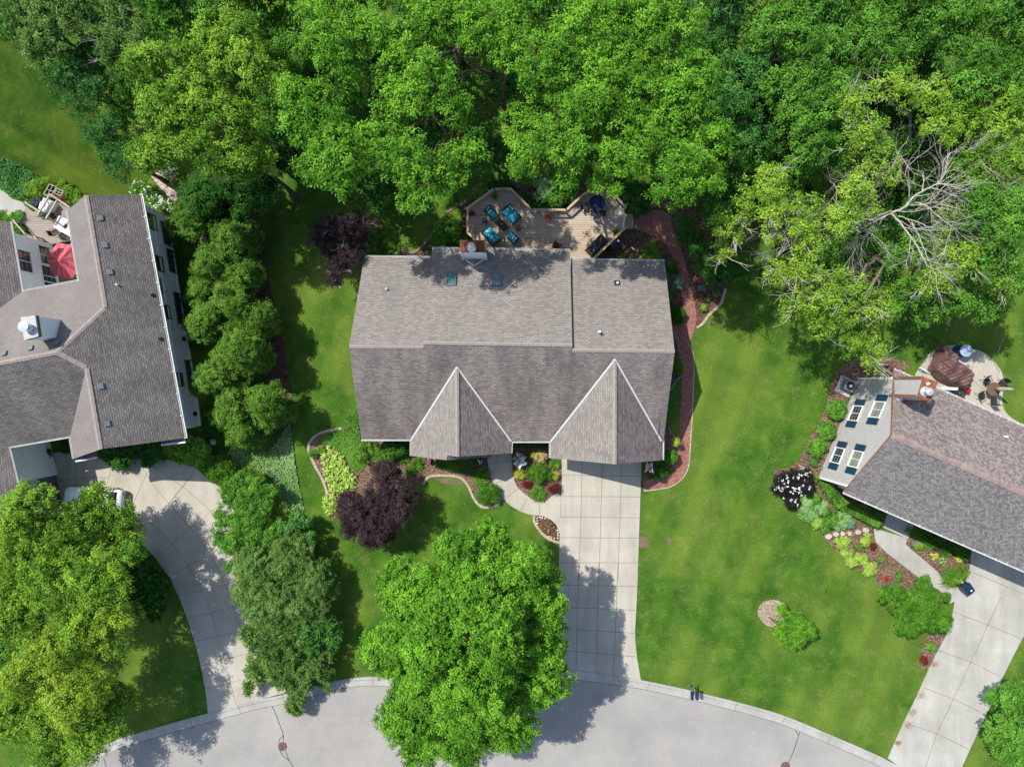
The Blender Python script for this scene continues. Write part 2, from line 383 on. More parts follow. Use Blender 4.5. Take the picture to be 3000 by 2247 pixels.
    def mesh(s, name, mats, org, weld=False):
        me = bpy.data.meshes.new(name)
        o = Vector(org)
        me.from_pydata([(a-o.x, b-o.y, c-o.z) for a, b, c in s.v], [], s.f)
        for m in mats: me.materials.append(m)
        me.polygons.foreach_set('material_index', s.m); me.polygons.foreach_set('use_smooth', s.sm)
        ul = me.uv_layers.new(name='UVMap'); ul.data.foreach_set('uv', [x for p in s.uv for x in p])
        if weld:
            import bmesh
            b = bmesh.new(); b.from_mesh(me); bmesh.ops.remove_doubles(b, verts=b.verts, dist=.0005)
            bmesh.ops.recalc_face_normals(b, faces=b.faces); b.to_mesh(me); b.free()
        me.update(); return me
    def part(s, name, parent, mats, bevel=0, weld=False):
        mats = mats if isinstance(mats, list) else [mats]
        wl = wloc(parent); me = s.mesh(name, mats, wl, weld or bevel > 0)
        o = bpy.data.objects.new(name, me); COL.objects.link(o); o.parent = parent; W[o.name] = wl
        if bevel:
            bv = o.modifiers.new('bevel', 'BEVEL'); bv.width = bevel; bv.segments = 2; bv.limit_method = 'ANGLE'
        return o
    def single(s, name, mats, label=None, cat=None, group=None, kind=None, bevel=0, weld=False):
        mats = mats if isinstance(mats, list) else [mats]
        a = np.array(s.v); c = Vector(((a[:, 0].min()+a[:, 0].max())/2, (a[:, 1].min()+a[:, 1].max())/2, a[:, 2].min()))
        if kind == 'structure': c = Vector((0, 0, 0))
        o = bpy.data.objects.new(name, s.mesh(name, mats, c, weld or bevel > 0)); COL.objects.link(o); o.location = c; W[o.name] = c
        if kind: o['kind'] = kind
        if label: tag(o, label, cat, group)
        if bevel:
            bv = o.modifiers.new('bevel', 'BEVEL'); bv.width = bevel; bv.segments = 2; bv.limit_method = 'ANGLE'
        return o
def copy_tree(o, loc, rz=0, label=None, parent=None, scale=None):
    c = o.copy(); COL.objects.link(c)
    if parent is not None: c.parent = parent
    else:
        c.location = loc; c.rotation_euler = (0, 0, rz); W[c.name] = Vector(loc)
        if label: tag(c, label, c['category'], c.get('group'))
        if scale: c.scale = (scale,)*3
    for ch in list(o.children): copy_tree(ch, None, parent=c)
    return c
def rotz(o, a): o.rotation_euler = (0, 0, a)

# ------------------------------------------------------------------ foliage
RNG = np.random.default_rng(7)
def unit(a): return a/np.maximum(np.linalg.norm(a, axis=1, keepdims=True), 1e-9)
def leaves_mesh(name, C, N, S, asp, tint, mat, org, T=None, bend=.12):
    n = len(C); r = RNG.normal(size=(n, 3))
    t = T if T is not None else r
    N = unit(N); t = unit(t - N*np.sum(t*N, axis=1, keepdims=True)); b = np.cross(N, t)
    S = np.asarray(S)[:, None]
    v = np.empty((n, 4, 3)); v[:, 0] = C - t*S*.5; v[:, 2] = C + t*S*.5 - np.array([0, 0, 1])*S*bend
    v[:, 1] = C + b*S*asp*.5 - t*S*.05 + N*S*.06; v[:, 3] = C - b*S*asp*.5 - t*S*.05 + N*S*.06
    v -= np.array(org)
    me = bpy.data.meshes.new(name); me.vertices.add(4*n); me.vertices.foreach_set('co', v.astype(np.float32).ravel())
    me.loops.add(4*n); me.loops.foreach_set('vertex_index', np.arange(4*n, dtype=np.int32))
    me.polygons.add(n); me.polygons.foreach_set('loop_start', np.arange(0, 4*n, 4, dtype=np.int32))
    me.polygons.foreach_set('loop_total', np.full(n, 4, dtype=np.int32))
    me.polygons.foreach_set('use_smooth', np.zeros(n, dtype=bool))
    at = me.attributes.new('tint', 'FLOAT', 'POINT'); at.data.foreach_set('value', np.repeat(np.clip(tint, 0, 1), 4).astype(np.float32))
    me.materials.append(mat); me.update(calc_edges=True); return me
def add_leaf_part(name, parent, me):
    o = bpy.data.objects.new(name, me); COL.objects.link(o); o.parent = parent; W[o.name] = wloc(parent); return o
def dirs(n, zmin=-.35):
    d = unit(RNG.normal(size=(int(n*2.2)+8, 3))); d = d[d[:, 2] > zmin][:n]; return d
def lobes_of(c, R, rz, lr, dens=1.0, fr=(.35, .95)):
    """lumps on an ellipsoidal crown"""
    n = max(5, int(2.3*(R/lr)**2*dens)); d = dirs(n, -.3); f = RNG.uniform(fr[0], fr[1], size=(len(d), 1))
    p = np.array(c) + d*np.array([R, R, rz])*f*(1 - lr/R*.45)
    r = lr*RNG.uniform(.5, 1.25, size=len(p)); return p, r
def crown_leaves(P_, R_, cr=.38, per=22, leaf=.2, cov=1.0, flat=.6, tvar=.5, radial=False, asp=.55, fill=.15):
    Cs, Ns, Ts, Tt = [], [], [], []
    for p, r in zip(P_, R_):
        nc = max(4, int(cov*3.0*(r/cr)**2)); d = dirs(nc, -.45); k = RNG.uniform(.72, 1.1, size=(len(d), 1)); sp_ = RNG.random(len(d)) < .12; k[sp_] *= RNG.uniform(1.05, 1.32, size=(sp_.sum(), 1))
        k[RNG.random(len(d)) < fill] *= .6
        cc = p + d*r*k; ct = RNG.uniform(0, 1, size=len(cc))*tvar*.8 + RNG.uniform(-.1, .5)
        m = per; off = unit(RNG.normal(size=(len(cc)*m, 3)))*RNG.random((len(cc)*m, 1))**.5*cr*RNG.uniform(.8, 1.2, (len(cc)*m, 1))
        off[:, 2] *= flat; D = np.repeat(d, m, axis=0)
        Cs.append(np.repeat(cc, m, axis=0)+off)
        Ns.append(D*.55 + np.array([0, 0, .65]) + off/cr*.35 + RNG.normal(size=off.shape)*.38)
        Ts.append(off/cr + D*.5 + RNG.normal(size=off.shape)*.25)
        Tt.append(np.repeat(ct, m) + RNG.normal(size=len(off))*.2)
    C = np.concatenate(Cs); N = np.concatenate(Ns); T = np.concatenate(Ts); t = np.concatenate(Tt)
    if radial: N, = (np.cross(T, RNG.normal(size=T.shape)) + np.array([0, 0, .35]),)
    S = leaf*RNG.uniform(.65, 1.3, size=len(C))
    return C, N, S, asp, t, T
rnd = random.Random(3)
def limb(mb, a, b, r0, r1, seg=5, wob=.18, n=5):
    a, b = Vector(a), Vector(b); L_ = (b-a).length; pts = []; rs = []
    for i in range(seg+1):
        t = i/seg; q = a.lerp(b, t)
        if 0 < i < seg: q += Vector((rnd.uniform(-1, 1), rnd.uniform(-1, 1), rnd.uniform(-.4, .8)))*L_*wob*.35
        pts.append(q); rs.append(r0+(r1-r0)*t)
    mb.tube(pts, rs, n, 0); return pts
def twigs(mb, a, d, ln, r, depth, spread=.6):
    a = Vector(a); d = Vector(d).normalized(); pts = [a]; cur = d.copy(); seg = 4
    for i in range(seg):
        cur = (cur + Vector((rnd.uniform(-.28, .28), rnd.uniform(-.28, .28), rnd.uniform(-.16, .18)))).normalized(); pts.append(pts[-1]+cur*ln/seg)
    mb.tube(pts, [r*(1-.6*i/seg) for i in range(seg+1)], 5 if r > .02 else 4, 0, cap=False)
    if depth > 0:
        for k in range(rnd.choice((3, 4, 4))):
            q = pts[rnd.choice((1, 2, 3, 4))]; ax = Vector((rnd.uniform(-1, 1), rnd.uniform(-1, 1), rnd.uniform(-.45, .45)))
            twigs(mb, q, cur + ax*spread*1.25, ln*rnd.uniform(.5, .75), r*.55, depth-1, spread)
def tree(name, label, kind, subs, group=None, base=None, cat='tree', lr=1.15, cr=.40, per=22, leaf=.21, cov=1.0,
         radial=False, asp=.55, rzf=.8, tr=.16, bark='bark', limbs=5, twig=0, flat=.6, bare=None, extra=None, dens=1.0, fr=(.35, .95)):
    """subs: list of (sheet, x, y, radius on sheet, height of the lump's centre)"""
    cs = [(P(v, x, y, h), L(v, r, h)) for v, x, y, r, h in subs]
    b = base if base is not None else sum((c for c, r in cs), Vector())/len(cs); b = Vector((b.x, b.y, 0))
    root = thing(name, label, cat, b, group)
    Ps, Rs = [], []
    for c, R in cs:
        rz = min(R*rzf, c.z*.85); p, r = lobes_of(c, R, rz, min(lr, R*.5), dens, fr); Ps.append(p); Rs.append(r)
    Ps, Rs = np.concatenate(Ps), np.concatenate(Rs)
    C, N, S, a, t, T = crown_leaves(Ps, Rs, cr, per, leaf, cov, radial=radial, asp=asp, flat=flat)
    add_leaf_part('crown', root, leaves_mesh('crown', C, N, S, a, t, LM[kind], root.location, T))
    mb = MB(); tw_ = MB(); top = max(c.z for c, r in cs); fork = b + Vector((0, 0, min(c.z for c, r in cs)*.5))
    mb.tube([b-Vector((0, 0, .1)), b+Vector((.03, .02, fork.z*.5)), fork], [tr*1.5, tr*1.05, tr*.9], 8)
    for c, R in cs:
        pts = limb(mb, fork, c, tr*.7, tr*.28, 5, .2, 6)
        for k in range(limbs):
            q = Ps[rnd.randrange(len(Ps))]
            cand = [x for x in Ps if (Vector(x)-c).length < R*1.1]
            if cand: q = cand[rnd.randrange(len(cand))]
            limb(mb, pts[rnd.choice((3, 4, 5))], q, tr*.26, tr*.08, 4, .2, 4)
            if twig: twigs(mb if twig <= 1 else tw_, q, Vector(q)-c+Vector((0, 0, .3)), rnd.uniform(.7, 1.3)*twig, .03, 1)
    mb.part('trunk', root, M[bark])
    if tw_.f: tw_.part('bare_twigs', root, M['palebark'])
    return root
def shrub(label, kind, v, x, y, r, h=.8, name='shrub', cat='shrub', leaf=.09, cr=.16, per=14, cov=1.1, group=None, sx=1.0, sy=1.0,
          rot=0, lr=None, flower=None, nfl=0, fl=.1, radial=False, asp=.6, tight=False, pts=None, rw=None, z0=0, hang=0):
    R = L(v, r, h*.7) if rw is None else rw
    cs = [P(v, x, y, h*.6+z0)] if pts is None else [P(v, a, b, h*.6+z0) for a, b in pts]
    b0 = sum(cs, Vector())/len(cs); root = thing(name, label, cat, Vector((b0.x, b0.y, z0)), group)
    Ps, Rs = [], []
    for c in cs:
        if tight:
            n = int(34); d = dirs(n, -.2); k = .70; cov = max(cov, 1.7)
            q = d*np.array([R*sx*k, R*sy*k, h*.42*k]); l0 = min(R, h*.6)*.42; rr = np.full(len(d), l0)
        else:
            l0 = lr or R*.42; d = dirs(max(6, int(3*(R/l0)**2)), -.1)
            q = d*np.array([(R*sx-l0*.6), (R*sy-l0*.6), max(.02, h*.5-l0*.4)])*RNG.uniform(.5, 1, size=(len(d), 1)); rr = l0*RNG.uniform(.7, 1.15, size=len(d))
        ca, sa = math.cos(rot), math.sin(rot); q2 = q.copy(); q2[:, 0] = q[:, 0]*ca-q[:, 1]*sa; q2[:, 1] = q[:, 0]*sa+q[:, 1]*ca
        Ps.append(q2+np.array(c)); Rs.append(rr)
    Ps, Rs = np.concatenate(Ps), np.concatenate(Rs)
    C, N, S, a, t, T = crown_leaves(Ps, Rs, cr, per, leaf, cov, radial=radial, asp=asp)
    C[:, 2] = np.maximum(C[:, 2], .03+z0*1.0)
    add_leaf_part('foliage', root, leaves_mesh('foliage', C, N, S, a, t, LM[kind], root.location, T))
    if flower:
        top = np.argsort(C[:, 2]+RNG.normal(size=len(C))*h*.25)[-max(nfl*4, 8):]; sel = RNG.choice(top, size=min(nfl, len(top)), replace=False)
        cc = C[sel]+np.array([0, 0, .05]); k = 6
        cc = np.repeat(cc, k, axis=0)+RNG.normal(size=(len(cc)*k, 3))*fl*.3
        add_leaf_part('blossoms', root, leaves_mesh('blossoms', cc, RNG.normal(size=cc.shape)*.4+np.array([0, 0, 1]), np.full(len(cc), fl*.75), .9, RNG.random(len(cc)), LM[flower], root.location))
    mb = MB()
    for c in cs:
        for k in range(3): limb(mb, (c.x, c.y, z0), c+Vector((rnd.uniform(-.5, .5)*R, rnd.uniform(-.5, .5)*R, h*.1)), .025, .01, 3, .1, 4)
    mb.part('stem', root, M['bark'])
    return root
def tuft(label, kind, v, x, y, r, h=.5, name='grass_clump', cat='plant', nb=110, group=None, z0=0, wd=.035, flower=None):
    R = L(v, r, h*.4+z0); c = P(v, x, y, h*.35+z0); c.z = z0
    root = thing(name, label, cat, c, group); me = MB(); vs_ = []; tt = []
    n = nb; a = RNG.uniform(0, 2*np.pi, n); ln = R*RNG.uniform(.55, 1.1, n); hh = h*RNG.uniform(.6, 1.1, n)*(1.1-.45*ln/R)
    seg = [(0, 0), (.35, .75), (.72, 1.0), (1.0, .62)]; C = []
    off = RNG.normal(size=(n, 2))*R*.14
    V4 = np.empty((n, 3, 4, 3))
    dx = np.stack([np.cos(a), np.sin(a)], 1); sd_ = np.stack([-np.sin(a), np.cos(a)], 1)
    for s in range(3):
        for k, (q, sgn) in enumerate(((s, -1), (s, 1), (s+1, 1), (s+1, -1))):
            wdt = wd*(1, 1, .8, .12)[q]*.5
            V4[:, s, k, :2] = np.array([c.x, c.y])+off+dx*(ln*seg[q][0])[:, None]+sd_*wdt*sgn; V4[:, s, k, 2] = z0+hh*seg[q][1]+.01
    v = V4.reshape(-1, 3)-np.array(c); m = bpy.data.meshes.new('blades'); nn = len(v)
    m.vertices.add(nn); m.vertices.foreach_set('co', v.astype(np.float32).ravel()); m.loops.add(nn); m.loops.foreach_set('vertex_index', np.arange(nn, dtype=np.int32))
    m.polygons.add(nn//4); m.polygons.foreach_set('loop_start', np.arange(0, nn, 4, dtype=np.int32)); m.polygons.foreach_set('loop_total', np.full(nn//4, 4, dtype=np.int32))
    at = m.attributes.new('tint', 'FLOAT', 'POINT'); at.data.foreach_set('value', np.repeat(RNG.random(n), 12).astype(np.float32))
    m.materials.append(LM[kind]); m.update(calc_edges=True); add_leaf_part('leaves', root, m)
    if flower:
        k = 14; cc = np.array([c.x, c.y, z0+h])+RNG.normal(size=(k, 3))*np.array([R*.5, R*.5, h*.1])
        add_leaf_part('blossoms', root, leaves_mesh('blossoms', cc, RNG.normal(size=cc.shape)*.4+np.array([0, 0, 1]), np.full(k, .09), .9, RNG.random(k), LM[flower], root.location))
    return root
def rosettes(label, kind, v, pts, r, h=.45, name='hosta_clump', cat='plant', leaf=.26, nl=44, group=None, asp=.55):
    cs = [P(v, x, y, h*.5) for x, y in pts]; b = sum(cs, Vector())/len(cs); root = thing(name, label, cat, Vector((b.x, b.y, 0)), group)
    Cs, Ns, Ts = [], [], []
    for c in cs:
        R = L(v, r, h); n = nl; a = RNG.uniform(0, 2*np.pi, n); k = RNG.uniform(.1, 1, n)**.7
        p = np.stack([c.x+np.cos(a)*R*k, c.y+np.sin(a)*R*k, h*(1.0-.65*k**1.5)+RNG.normal(size=n)*.03], 1)
        o = np.stack([np.cos(a), np.sin(a), -k*.6], 1); Cs.append(p); Ts.append(o); Ns.append(np.stack([np.cos(a)*k*.6, np.sin(a)*k*.6, np.ones(n)], 1)+RNG.normal(size=(n, 3))*.12)
    C, N, T = np.concatenate(Cs), np.concatenate(Ns), np.concatenate(Ts)
    add_leaf_part('leaves', root, leaves_mesh('leaves', C, N, leaf*RNG.uniform(.7, 1.2, len(C)), asp, RNG.random(len(C)), LM[kind], root.location, T))
    return root
def in_poly(x, y, pg):
    c = np.zeros(len(x), bool); n = len(pg)
    for i in range(n):
        x1, y1, x2, y2 = pg[i].x, pg[i].y, pg[i-1].x, pg[i-1].y
        c ^= ((y1 > y) != (y2 > y)) & (x < (x2-x1)*(y-y1)/(y2-y1+1e-12)+x1)
    return c
def groundcover(name, label, cat, kind, pg, dens=90, h=.18, leaf=.11, kindtag='stuff', clump=.5):
    xs = [p.x for p in pg]; ys = [p.y for p in pg]; a = (max(xs)-min(xs))*(max(ys)-min(ys)); n = int(a*dens)
    x = RNG.uniform(min(xs), max(xs), n); y = RNG.uniform(min(ys), max(ys), n); k = in_poly(x, y, pg); x, y = x[k], y[k]; n = len(x)
    z = h*(.55+.3*np.sin(x*3.1+y*1.7)*np.cos(y*2.3-x)+RNG.uniform(-.3, .3, n)); z = np.maximum(z, .03)
    C = np.stack([x, y, z], 1); t = .5+.25*np.sin(x*1.3)*np.cos(y*1.1)+RNG.normal(size=n)*.2
    o = Vector((sum(xs)/len(xs), sum(ys)/len(ys), 0))
    me = leaves_mesh(name, C, RNG.normal(size=C.shape)*.4+np.array([0, 0, 1]), leaf*RNG.uniform(.7, 1.3, n), .65, t, LM[kind], o)
    ob = bpy.data.objects.new(name, me); COL.objects.link(ob); ob.location = o; W[ob.name] = o; tag(ob, label, cat)
    if kindtag: ob['kind'] = kindtag
    return ob

# ------------------------------------------------------------------ ground
def sheet(name, pts, z, mat, thick=0, kind='structure', label=None, cat=None):
    mb = MB(); pts = [Vector((p.x, p.y, z)) for p in pts]
    mb.prism(pts, thick, 0) if thick else mb.face(pts if sum(pts[i].x*pts[(i+1) % len(pts)].y-pts[(i+1) % len(pts)].x*pts[i].y for i in range(len(pts))) > 0 else pts[::-1], 0)
    return mb.single(name, mat, label, cat, kind=kind)
g = MB(); g.face([(-300, -300, 0), (300, -300, 0), (300, 300, 0), (-300, 300, 0)]); g.single('lawn', M['lawn'], kind='structure')

def lines(mb, v, segs, wd, z, m=1):
    for s in segs:
        ps = PL(v, s) if not isinstance(s[0], Vector) else s
        for a, b in zip(ps, ps[1:]):
            d = (b-a); 
            if d.length < 1e-4: continue
            n = Vector((-d.y, d.x, 0)).normalized()*wd/2; z_ = Vector((0, 0, z))
            q = [Vector((p.x, p.y, 0))+z_ for p in (a-n, b-n, b+n, a+n)]; mb.face(q, m, nrm=Vector((0, 0, 1)))
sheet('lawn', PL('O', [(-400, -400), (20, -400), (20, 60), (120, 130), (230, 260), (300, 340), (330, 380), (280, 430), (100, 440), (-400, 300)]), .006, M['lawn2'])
# street
cl = [P('O', -260, 1790)] + PL('Z3', [(250, 1625), (560, 1553), (735, 1480), (1000, 1400), (1265, 1327), (1559, 1247)])
cl += PL('Z4', [(250, 1078), (430, 1030), (620, 980), (820, 955)]) + [P('O', 880, 1462), P('O', 990, 1452), P('O', 1110, 1450)]
cl += PL('R3', [(180, 868), (540, 908), (770, 945), (930, 977), (1120, 1018), (1285, 1058), (1620, 1142), (1943, 1238)])
cl += PL('R2', [(490, 1460), (760, 1577), (1000, 1690)]) + [P('O', 2300, 1800), P('O', 2450, 1900)]
cl = [Vector((p.x, p.y, 0)) for p in cl]
cs_ = smooth(cl, 5)
def offset(ps, d):
    out = []
    for i, p in enumerate(ps):
        t = ps[min(i+1, len(ps)-1)]-ps[max(0, i-1)]; out.append(p + Vector((t.y, -t.x, 0)).normalized()*d)
    return out
CW = .72
gut = offset(cs_, CW-.02)
far = offset(cs_, 10.5)
st = MB(); 
for i in range(len(gut)-1): st.face([gut[i]+Vector((0, 0, .012)), far[i]+Vector((0, 0, .012)), far[i+1]+Vector((0, 0, .012)), gut[i+1]+Vector((0, 0, .012))], 0, nrm=Vector((0, 0, 1)))
st.single('street', M['asphalt'], kind='structure', weld=True)
def curb(name, line, sgn, label):
    mb = MB(); prof = [(0, 0), (0, .085), (.17, .085), (.30, .035), (CW, .02), (CW, 0)]
    pr = [[q+Vector((0, 0, z)) for q in offset(line, d*sgn)] for d, z in prof]
    for i in range(len(line)-1):
        for k in range(len(prof)-1):
            f = [pr[k][i], pr[k+1][i], pr[k+1][i+1], pr[k][i+1]]; mb.face(f if sgn < 0 else f[::-1], 0)
    acc = 0
    for i in range(1, len(line)):
        acc += (line[i]-line[i-1]).length
        if acc > 3.4:
            acc = 0
            for k in (1, 2, 3):
                a, b = pr[k][i], pr[k+1][i]; t = (line[i]-line[i-1]).normalized()*.018; u = Vector((0, 0, .004)); mb.face([a-t+u, b-t+u, b+t+u, a+t+u], 1)
    return mb.single(name, [M['curb'], M['joint']], kind='structure', weld=False)
curb('curb', cs_, 1, '')
curb('curb', offset(cs_, 10.5), -1, '')
crk = MB()
lines(crk, 'Z4', [[(215, 1143), (240, 1200), (275, 1290), (290, 1335), (288, 1370)], [(288, 1336), (262, 1362), (258, 1385)]], .05, .018, 0)
crk.single('tar_seam', M['tar'], 'thin black tar seam from the curb down to the left manhole cover', 'tar seam'); crk = MB()
lines(crk, 'Z4', [[(262, 1425), (285, 1465), (331, 1500)],
   [(302, 1430), (318, 1480), (355, 1545)]], .05, .018, 0)
crk.single('tar_seam', M['tar'], 'curved black tar seam below the left manhole cover', 'tar seam'); crk = MB()
lines(crk, 'R2', [[(270, 1430), (290, 1462), (298, 1440)], [(290, 1462), (262, 1550), (222, 1642)]], .05, .018, 0)
crk.single('tar_seam', M['tar'], 'forked black tar seam running down to the right manhole cover', 'tar seam'); crk = MB()
lines(crk, 'Z3', [[(632, 1600), (650, 1657)]], .05, .018, 0)
crk.single('tar_seam', M['tar'], 'short dark tar seam at the lower left street edge', 'tar seam'); crk = MB()
gl = [p for p in offset(cs_, CW+.02)]
lines(crk, 'O', [gl], .025, .017, 0)
crk.single('tar_seam', M['tar'], 'long thin dark seam between gutter and street asphalt', 'tar seam')
def manhole(v, x, y, label):
    mb = MB(); c = P(v, x, y); mb.lathe((c.x, c.y, .014), [(.36, 0), (.36, .012), (.31, .014), (.30, .008), (0, .008)], 24)
    root = thing('manhole_cover', label, 'manhole cover', Vector((c.x, c.y, .012)), 'manhole covers in the street'); mb.part('frame', root, M['mh'])
    m2 = MB(); m2.lathe((c.x, c.y, .024), [(.29, 0), (.285, .008), (0, .008)], 24)
    for i in range(-3, 4): m2.box((c.x+i*.075, c.y, .035), (.025, .5*math.sqrt(max(.05, 1-(i/4)**2)), .008))
    m2.part('lid', root, M['mh'])
M['mh'] = plain('rusty_iron', A(120, 96, 86), .7, .2, var=.3)
manhole('Z4', 283, 1405, 'round rusty manhole cover left of the big maple, ringed by tar seams')
manhole('R2', 210, 1648, 'round manhole cover at the bottom edge right of the mailboxes')

# main driveway
dl = PL('D4', [(775, 200), (778, 480), (770, 640), (765, 840), (757, 990), (755, 1060), (750, 1300)]) + PL('R3', [(104, 0), (98, 300), (92, 600)]) + [P('R3', 88, 866)]
dr = PL('D4', [(1512, 200), (1512, 450), (1506, 590), (1490, 1027), (1478, 1422)]) + PL('R3', [(736, 300), (724, 520), (724, 620), (740, 780), (770, 948)])
mb = MB(); poly = dl + [P('R3', 300, 880), P('R3', 540, 912)] + dr[::-1]
mb.prism([Vector((p.x, p.y, .045)) for p in poly], .04, 0)
lines(mb, 'D4', [[(776, 447), (1510, 458)], [(771, 644), (1504, 648)], [(766, 833), (1498, 842)], [(757, 1024), (1490, 1030)], [(750, 1257), (1482, 1257)],
  [(966, 300), (957, 645), (948, 1024), (940, 1257), (936, 1422)], [(1153, 300), (1143, 645), (1132, 1027), (1120, 1422)], [(1331, 300), (1322, 645), (1308, 1027), (1296, 1422)],
  [(770, 645), (765, 835)]], .035, .049)
lines(mb, 'R3', [[(104, 173), (740, 187)], [(98, 352), (730, 379)], [(95, 528), (722, 566)], [(92, 703), (738, 757)], [(266, 0), (257, 300), (242, 872)], [(430, 0), (420, 350), (402, 886)], [(583, 0), (570, 350), (547, 910)]], .035, .049)
mb.single('driveway', [M['concrete2'], M['joint']], kind='structure')
# front walk
wk = PL('D4', [(770, 640), (740, 612), (690, 635), (620, 700), (540, 690), (480, 655), (430, 620), (365, 560), (335, 490), (320, 420), (314, 330), (313, 180), (85, 180), (92, 330), (104, 420), (120, 470), (155, 535), (200, 625), (235, 672), (310, 735), (400, 785), (490, 815), (560, 820), (610, 828), (680, 862), (722, 900), (757, 985)])
mb = MB(); mb.prism([Vector((p.x, p.y, .043)) for p in wk] + [Vector((p.x, p.y, .043)) for p in PL('D4', [(765, 835)])], .04, 0)
lines(mb, 'D4', [[(95, 350), (315, 318)], [(160, 523), (335, 460)], [(245, 672), (372, 570)], [(395, 780), (460, 655)], [(567, 820), (575, 705)], [(740, 612), (770, 645)], [(765, 835), (720, 880)]], .03, .047)
mb.single('walkway', [M['concrete2'], M['joint']], kind='structure')
# left driveway
ld = PL('Z2', [(100, 1120), (330, 1110), (620, 1100), (840, 1090), (1150, 1140), (1400, 1150), (1700, 1240), (1790, 1330), (1900, 1405), (1960, 1480)])
ld += [P('F1', 420, 900), P('F1', 440, 1300)] + PL('Z3', [(1500, 420), (1560, 600), (1620, 780), (1670, 950), (1710, 1100), (1745, 1200)])
ld += PL('Z3', [(1420, 1285), (1268, 1326), (1255, 1200), (1225, 1040), (1190, 900), (1140, 745), (1090, 615), (1040, 510), (950, 385), (860, 290), (760, 230), (500, 150), (100, 120)])
mb = MB(); mb.prism([Vector((p.x, p.y, .046)) for p in ld], .04, 0)
lines(mb, 'Z3', [smooth(PL('Z3', [(300, 20), (560, 10), (700, 40), (800, 80), (930, 180), (1050, 300), (1150, 430), (1230, 580), (1290, 720), (1330, 860), (1365, 1000), (1405, 1140), (1437, 1272)]), 3),
  smooth(PL('Z3', [(870, -170), (930, -70), (1030, 50), (1160, 200), (1280, 360), (1370, 540), (1430, 700), (1475, 840), (1515, 960), (1555, 1100), (1590, 1225)]), 3),
  PL('Z3', [(925, 180), (1010, 80), (1060, 20), (1180, -130)]), PL('Z3', [(950, 382), (1050, 295), (1290, 95), (1420, 20)]), PL('Z3', [(1035, 492), (1150, 430), (1310, 345), (1470, 270)]), PL('Z3', [(1085, 612), (1228, 580), (1420, 530), (1540, 500)]),
  PL('Z3', [(1145, 750), (1290, 718), (1420, 680), (1600, 640)]), PL('Z3', [(1190, 890), (1330, 858), (1475, 825), (1650, 780)]), PL('Z3', [(1225, 1037), (1365, 1000), (1520, 962), (1690, 915)]), PL('Z3', [(1250, 1175), (1405, 1140), (1560, 1100), (1720, 1060)])], .026, .050)
lines(mb, 'Z2', [[(1240, 1190), (1420, 1290), (1580, 1400), (1800, 1590), (1880, 1680)], [(1310, 1205), (1205, 1430), (1150, 1560)], [(1680, 1270), (1560, 1420), (1400, 1620)], [(360, 1375), (650, 1330), (800, 1320), (950, 1322)], [(655, 1160), (650, 1390)], [(960, 1270), (930, 1370)]], .026, .050, 2)
mb.single('driveway', [M['concrete2'], M['joint'], M['jointrust']], kind='structure')
# right driveway and walk
rd = PL('R2', [(1340, 330), (1335, 420), (1300, 560), (1240, 640), (1225, 740), (1190, 850), (1130, 960), (1080, 1062), (1000, 1240), (920, 1400), (832, 1600)]) + [P('R2', 905, 1652), P('R2', 1100, 1745), P('R2', 1235, 1790)]
rd += PL('R2', [(1285, 1650), (1340, 1530), (1400, 1400), (1480, 1230), (1530, 1110), (1600, 970), (1663, 850), (1800, 620), (1850, 480)])
mb = MB(); mb.prism([Vector((p.x, p.y, .046)) for p in rd], .04, 0)
lines(mb, 'R2', [[(1350, 470), (1663, 600), (1800, 650)], [(1232, 710), (1440, 790), (1663, 880)], [(1140, 945), (1330, 1010), (1530, 1110)], [(1050, 1170), (1230, 1240), (1400, 1320)], [(955, 1390), (1130, 1450), (1325, 1545)],
  [(1520, 620), (1440, 790), (1340, 1010), (1230, 1240), (1130, 1450), (1060, 1657)]], .03, .050)
mb.single('driveway', [M['concrete3'], M['jointrust']], kind='structure')
rw_ = PL('R2', [(745, 200), (760, 285), (830, 355), (980, 470), (1075, 540), (1150, 580), (1210, 660), (1250, 640), (1290, 560), (1210, 560), (1140, 470), (1060, 400), (980, 335), (942, 300), (950, 262)])
mb = MB(); mb.prism([Vector((p.x, p.y, .042)) for p in rw_], .04, 0); mb.single('walkway', M['concrete3'], kind='structure')
mb = MB(); mb.prism([Vector((p.x, p.y, .14)) for p in PL('R2', [(800, 195), (950, 265), (1010, 130), (850, 40)])], .14, 0); mb.single('porch_slab', M['concrete3'], 'raised grey concrete stoop under the eave of the right-hand house', 'porch')
# right patio
rp = smooth(PL('R1', [(1440, 240), (1530, 185), (1610, 170), (1700, 172), (1800, 200), (1900, 240), (1980, 320), (2030, 400), (2042, 500), (2030, 600), (2045, 690), (2110, 760), (2209, 810), (2350, 850)]), 3) + PL('R1', [(2350, 1000), (1700, 750), (1300, 520), (1330, 400)])
mb = MB(); mb.prism([Vector((p.x, p.y, .05)) for p in rp], .04, 0); lines(mb, 'R1', [[(1830, 190), (1770, 420), (1700, 560)], [(1560, 300), (1750, 420), (2000, 620)]], .03, .054)
mb.single('patio', [M['concrete2'], M['jointrust']], kind='structure')
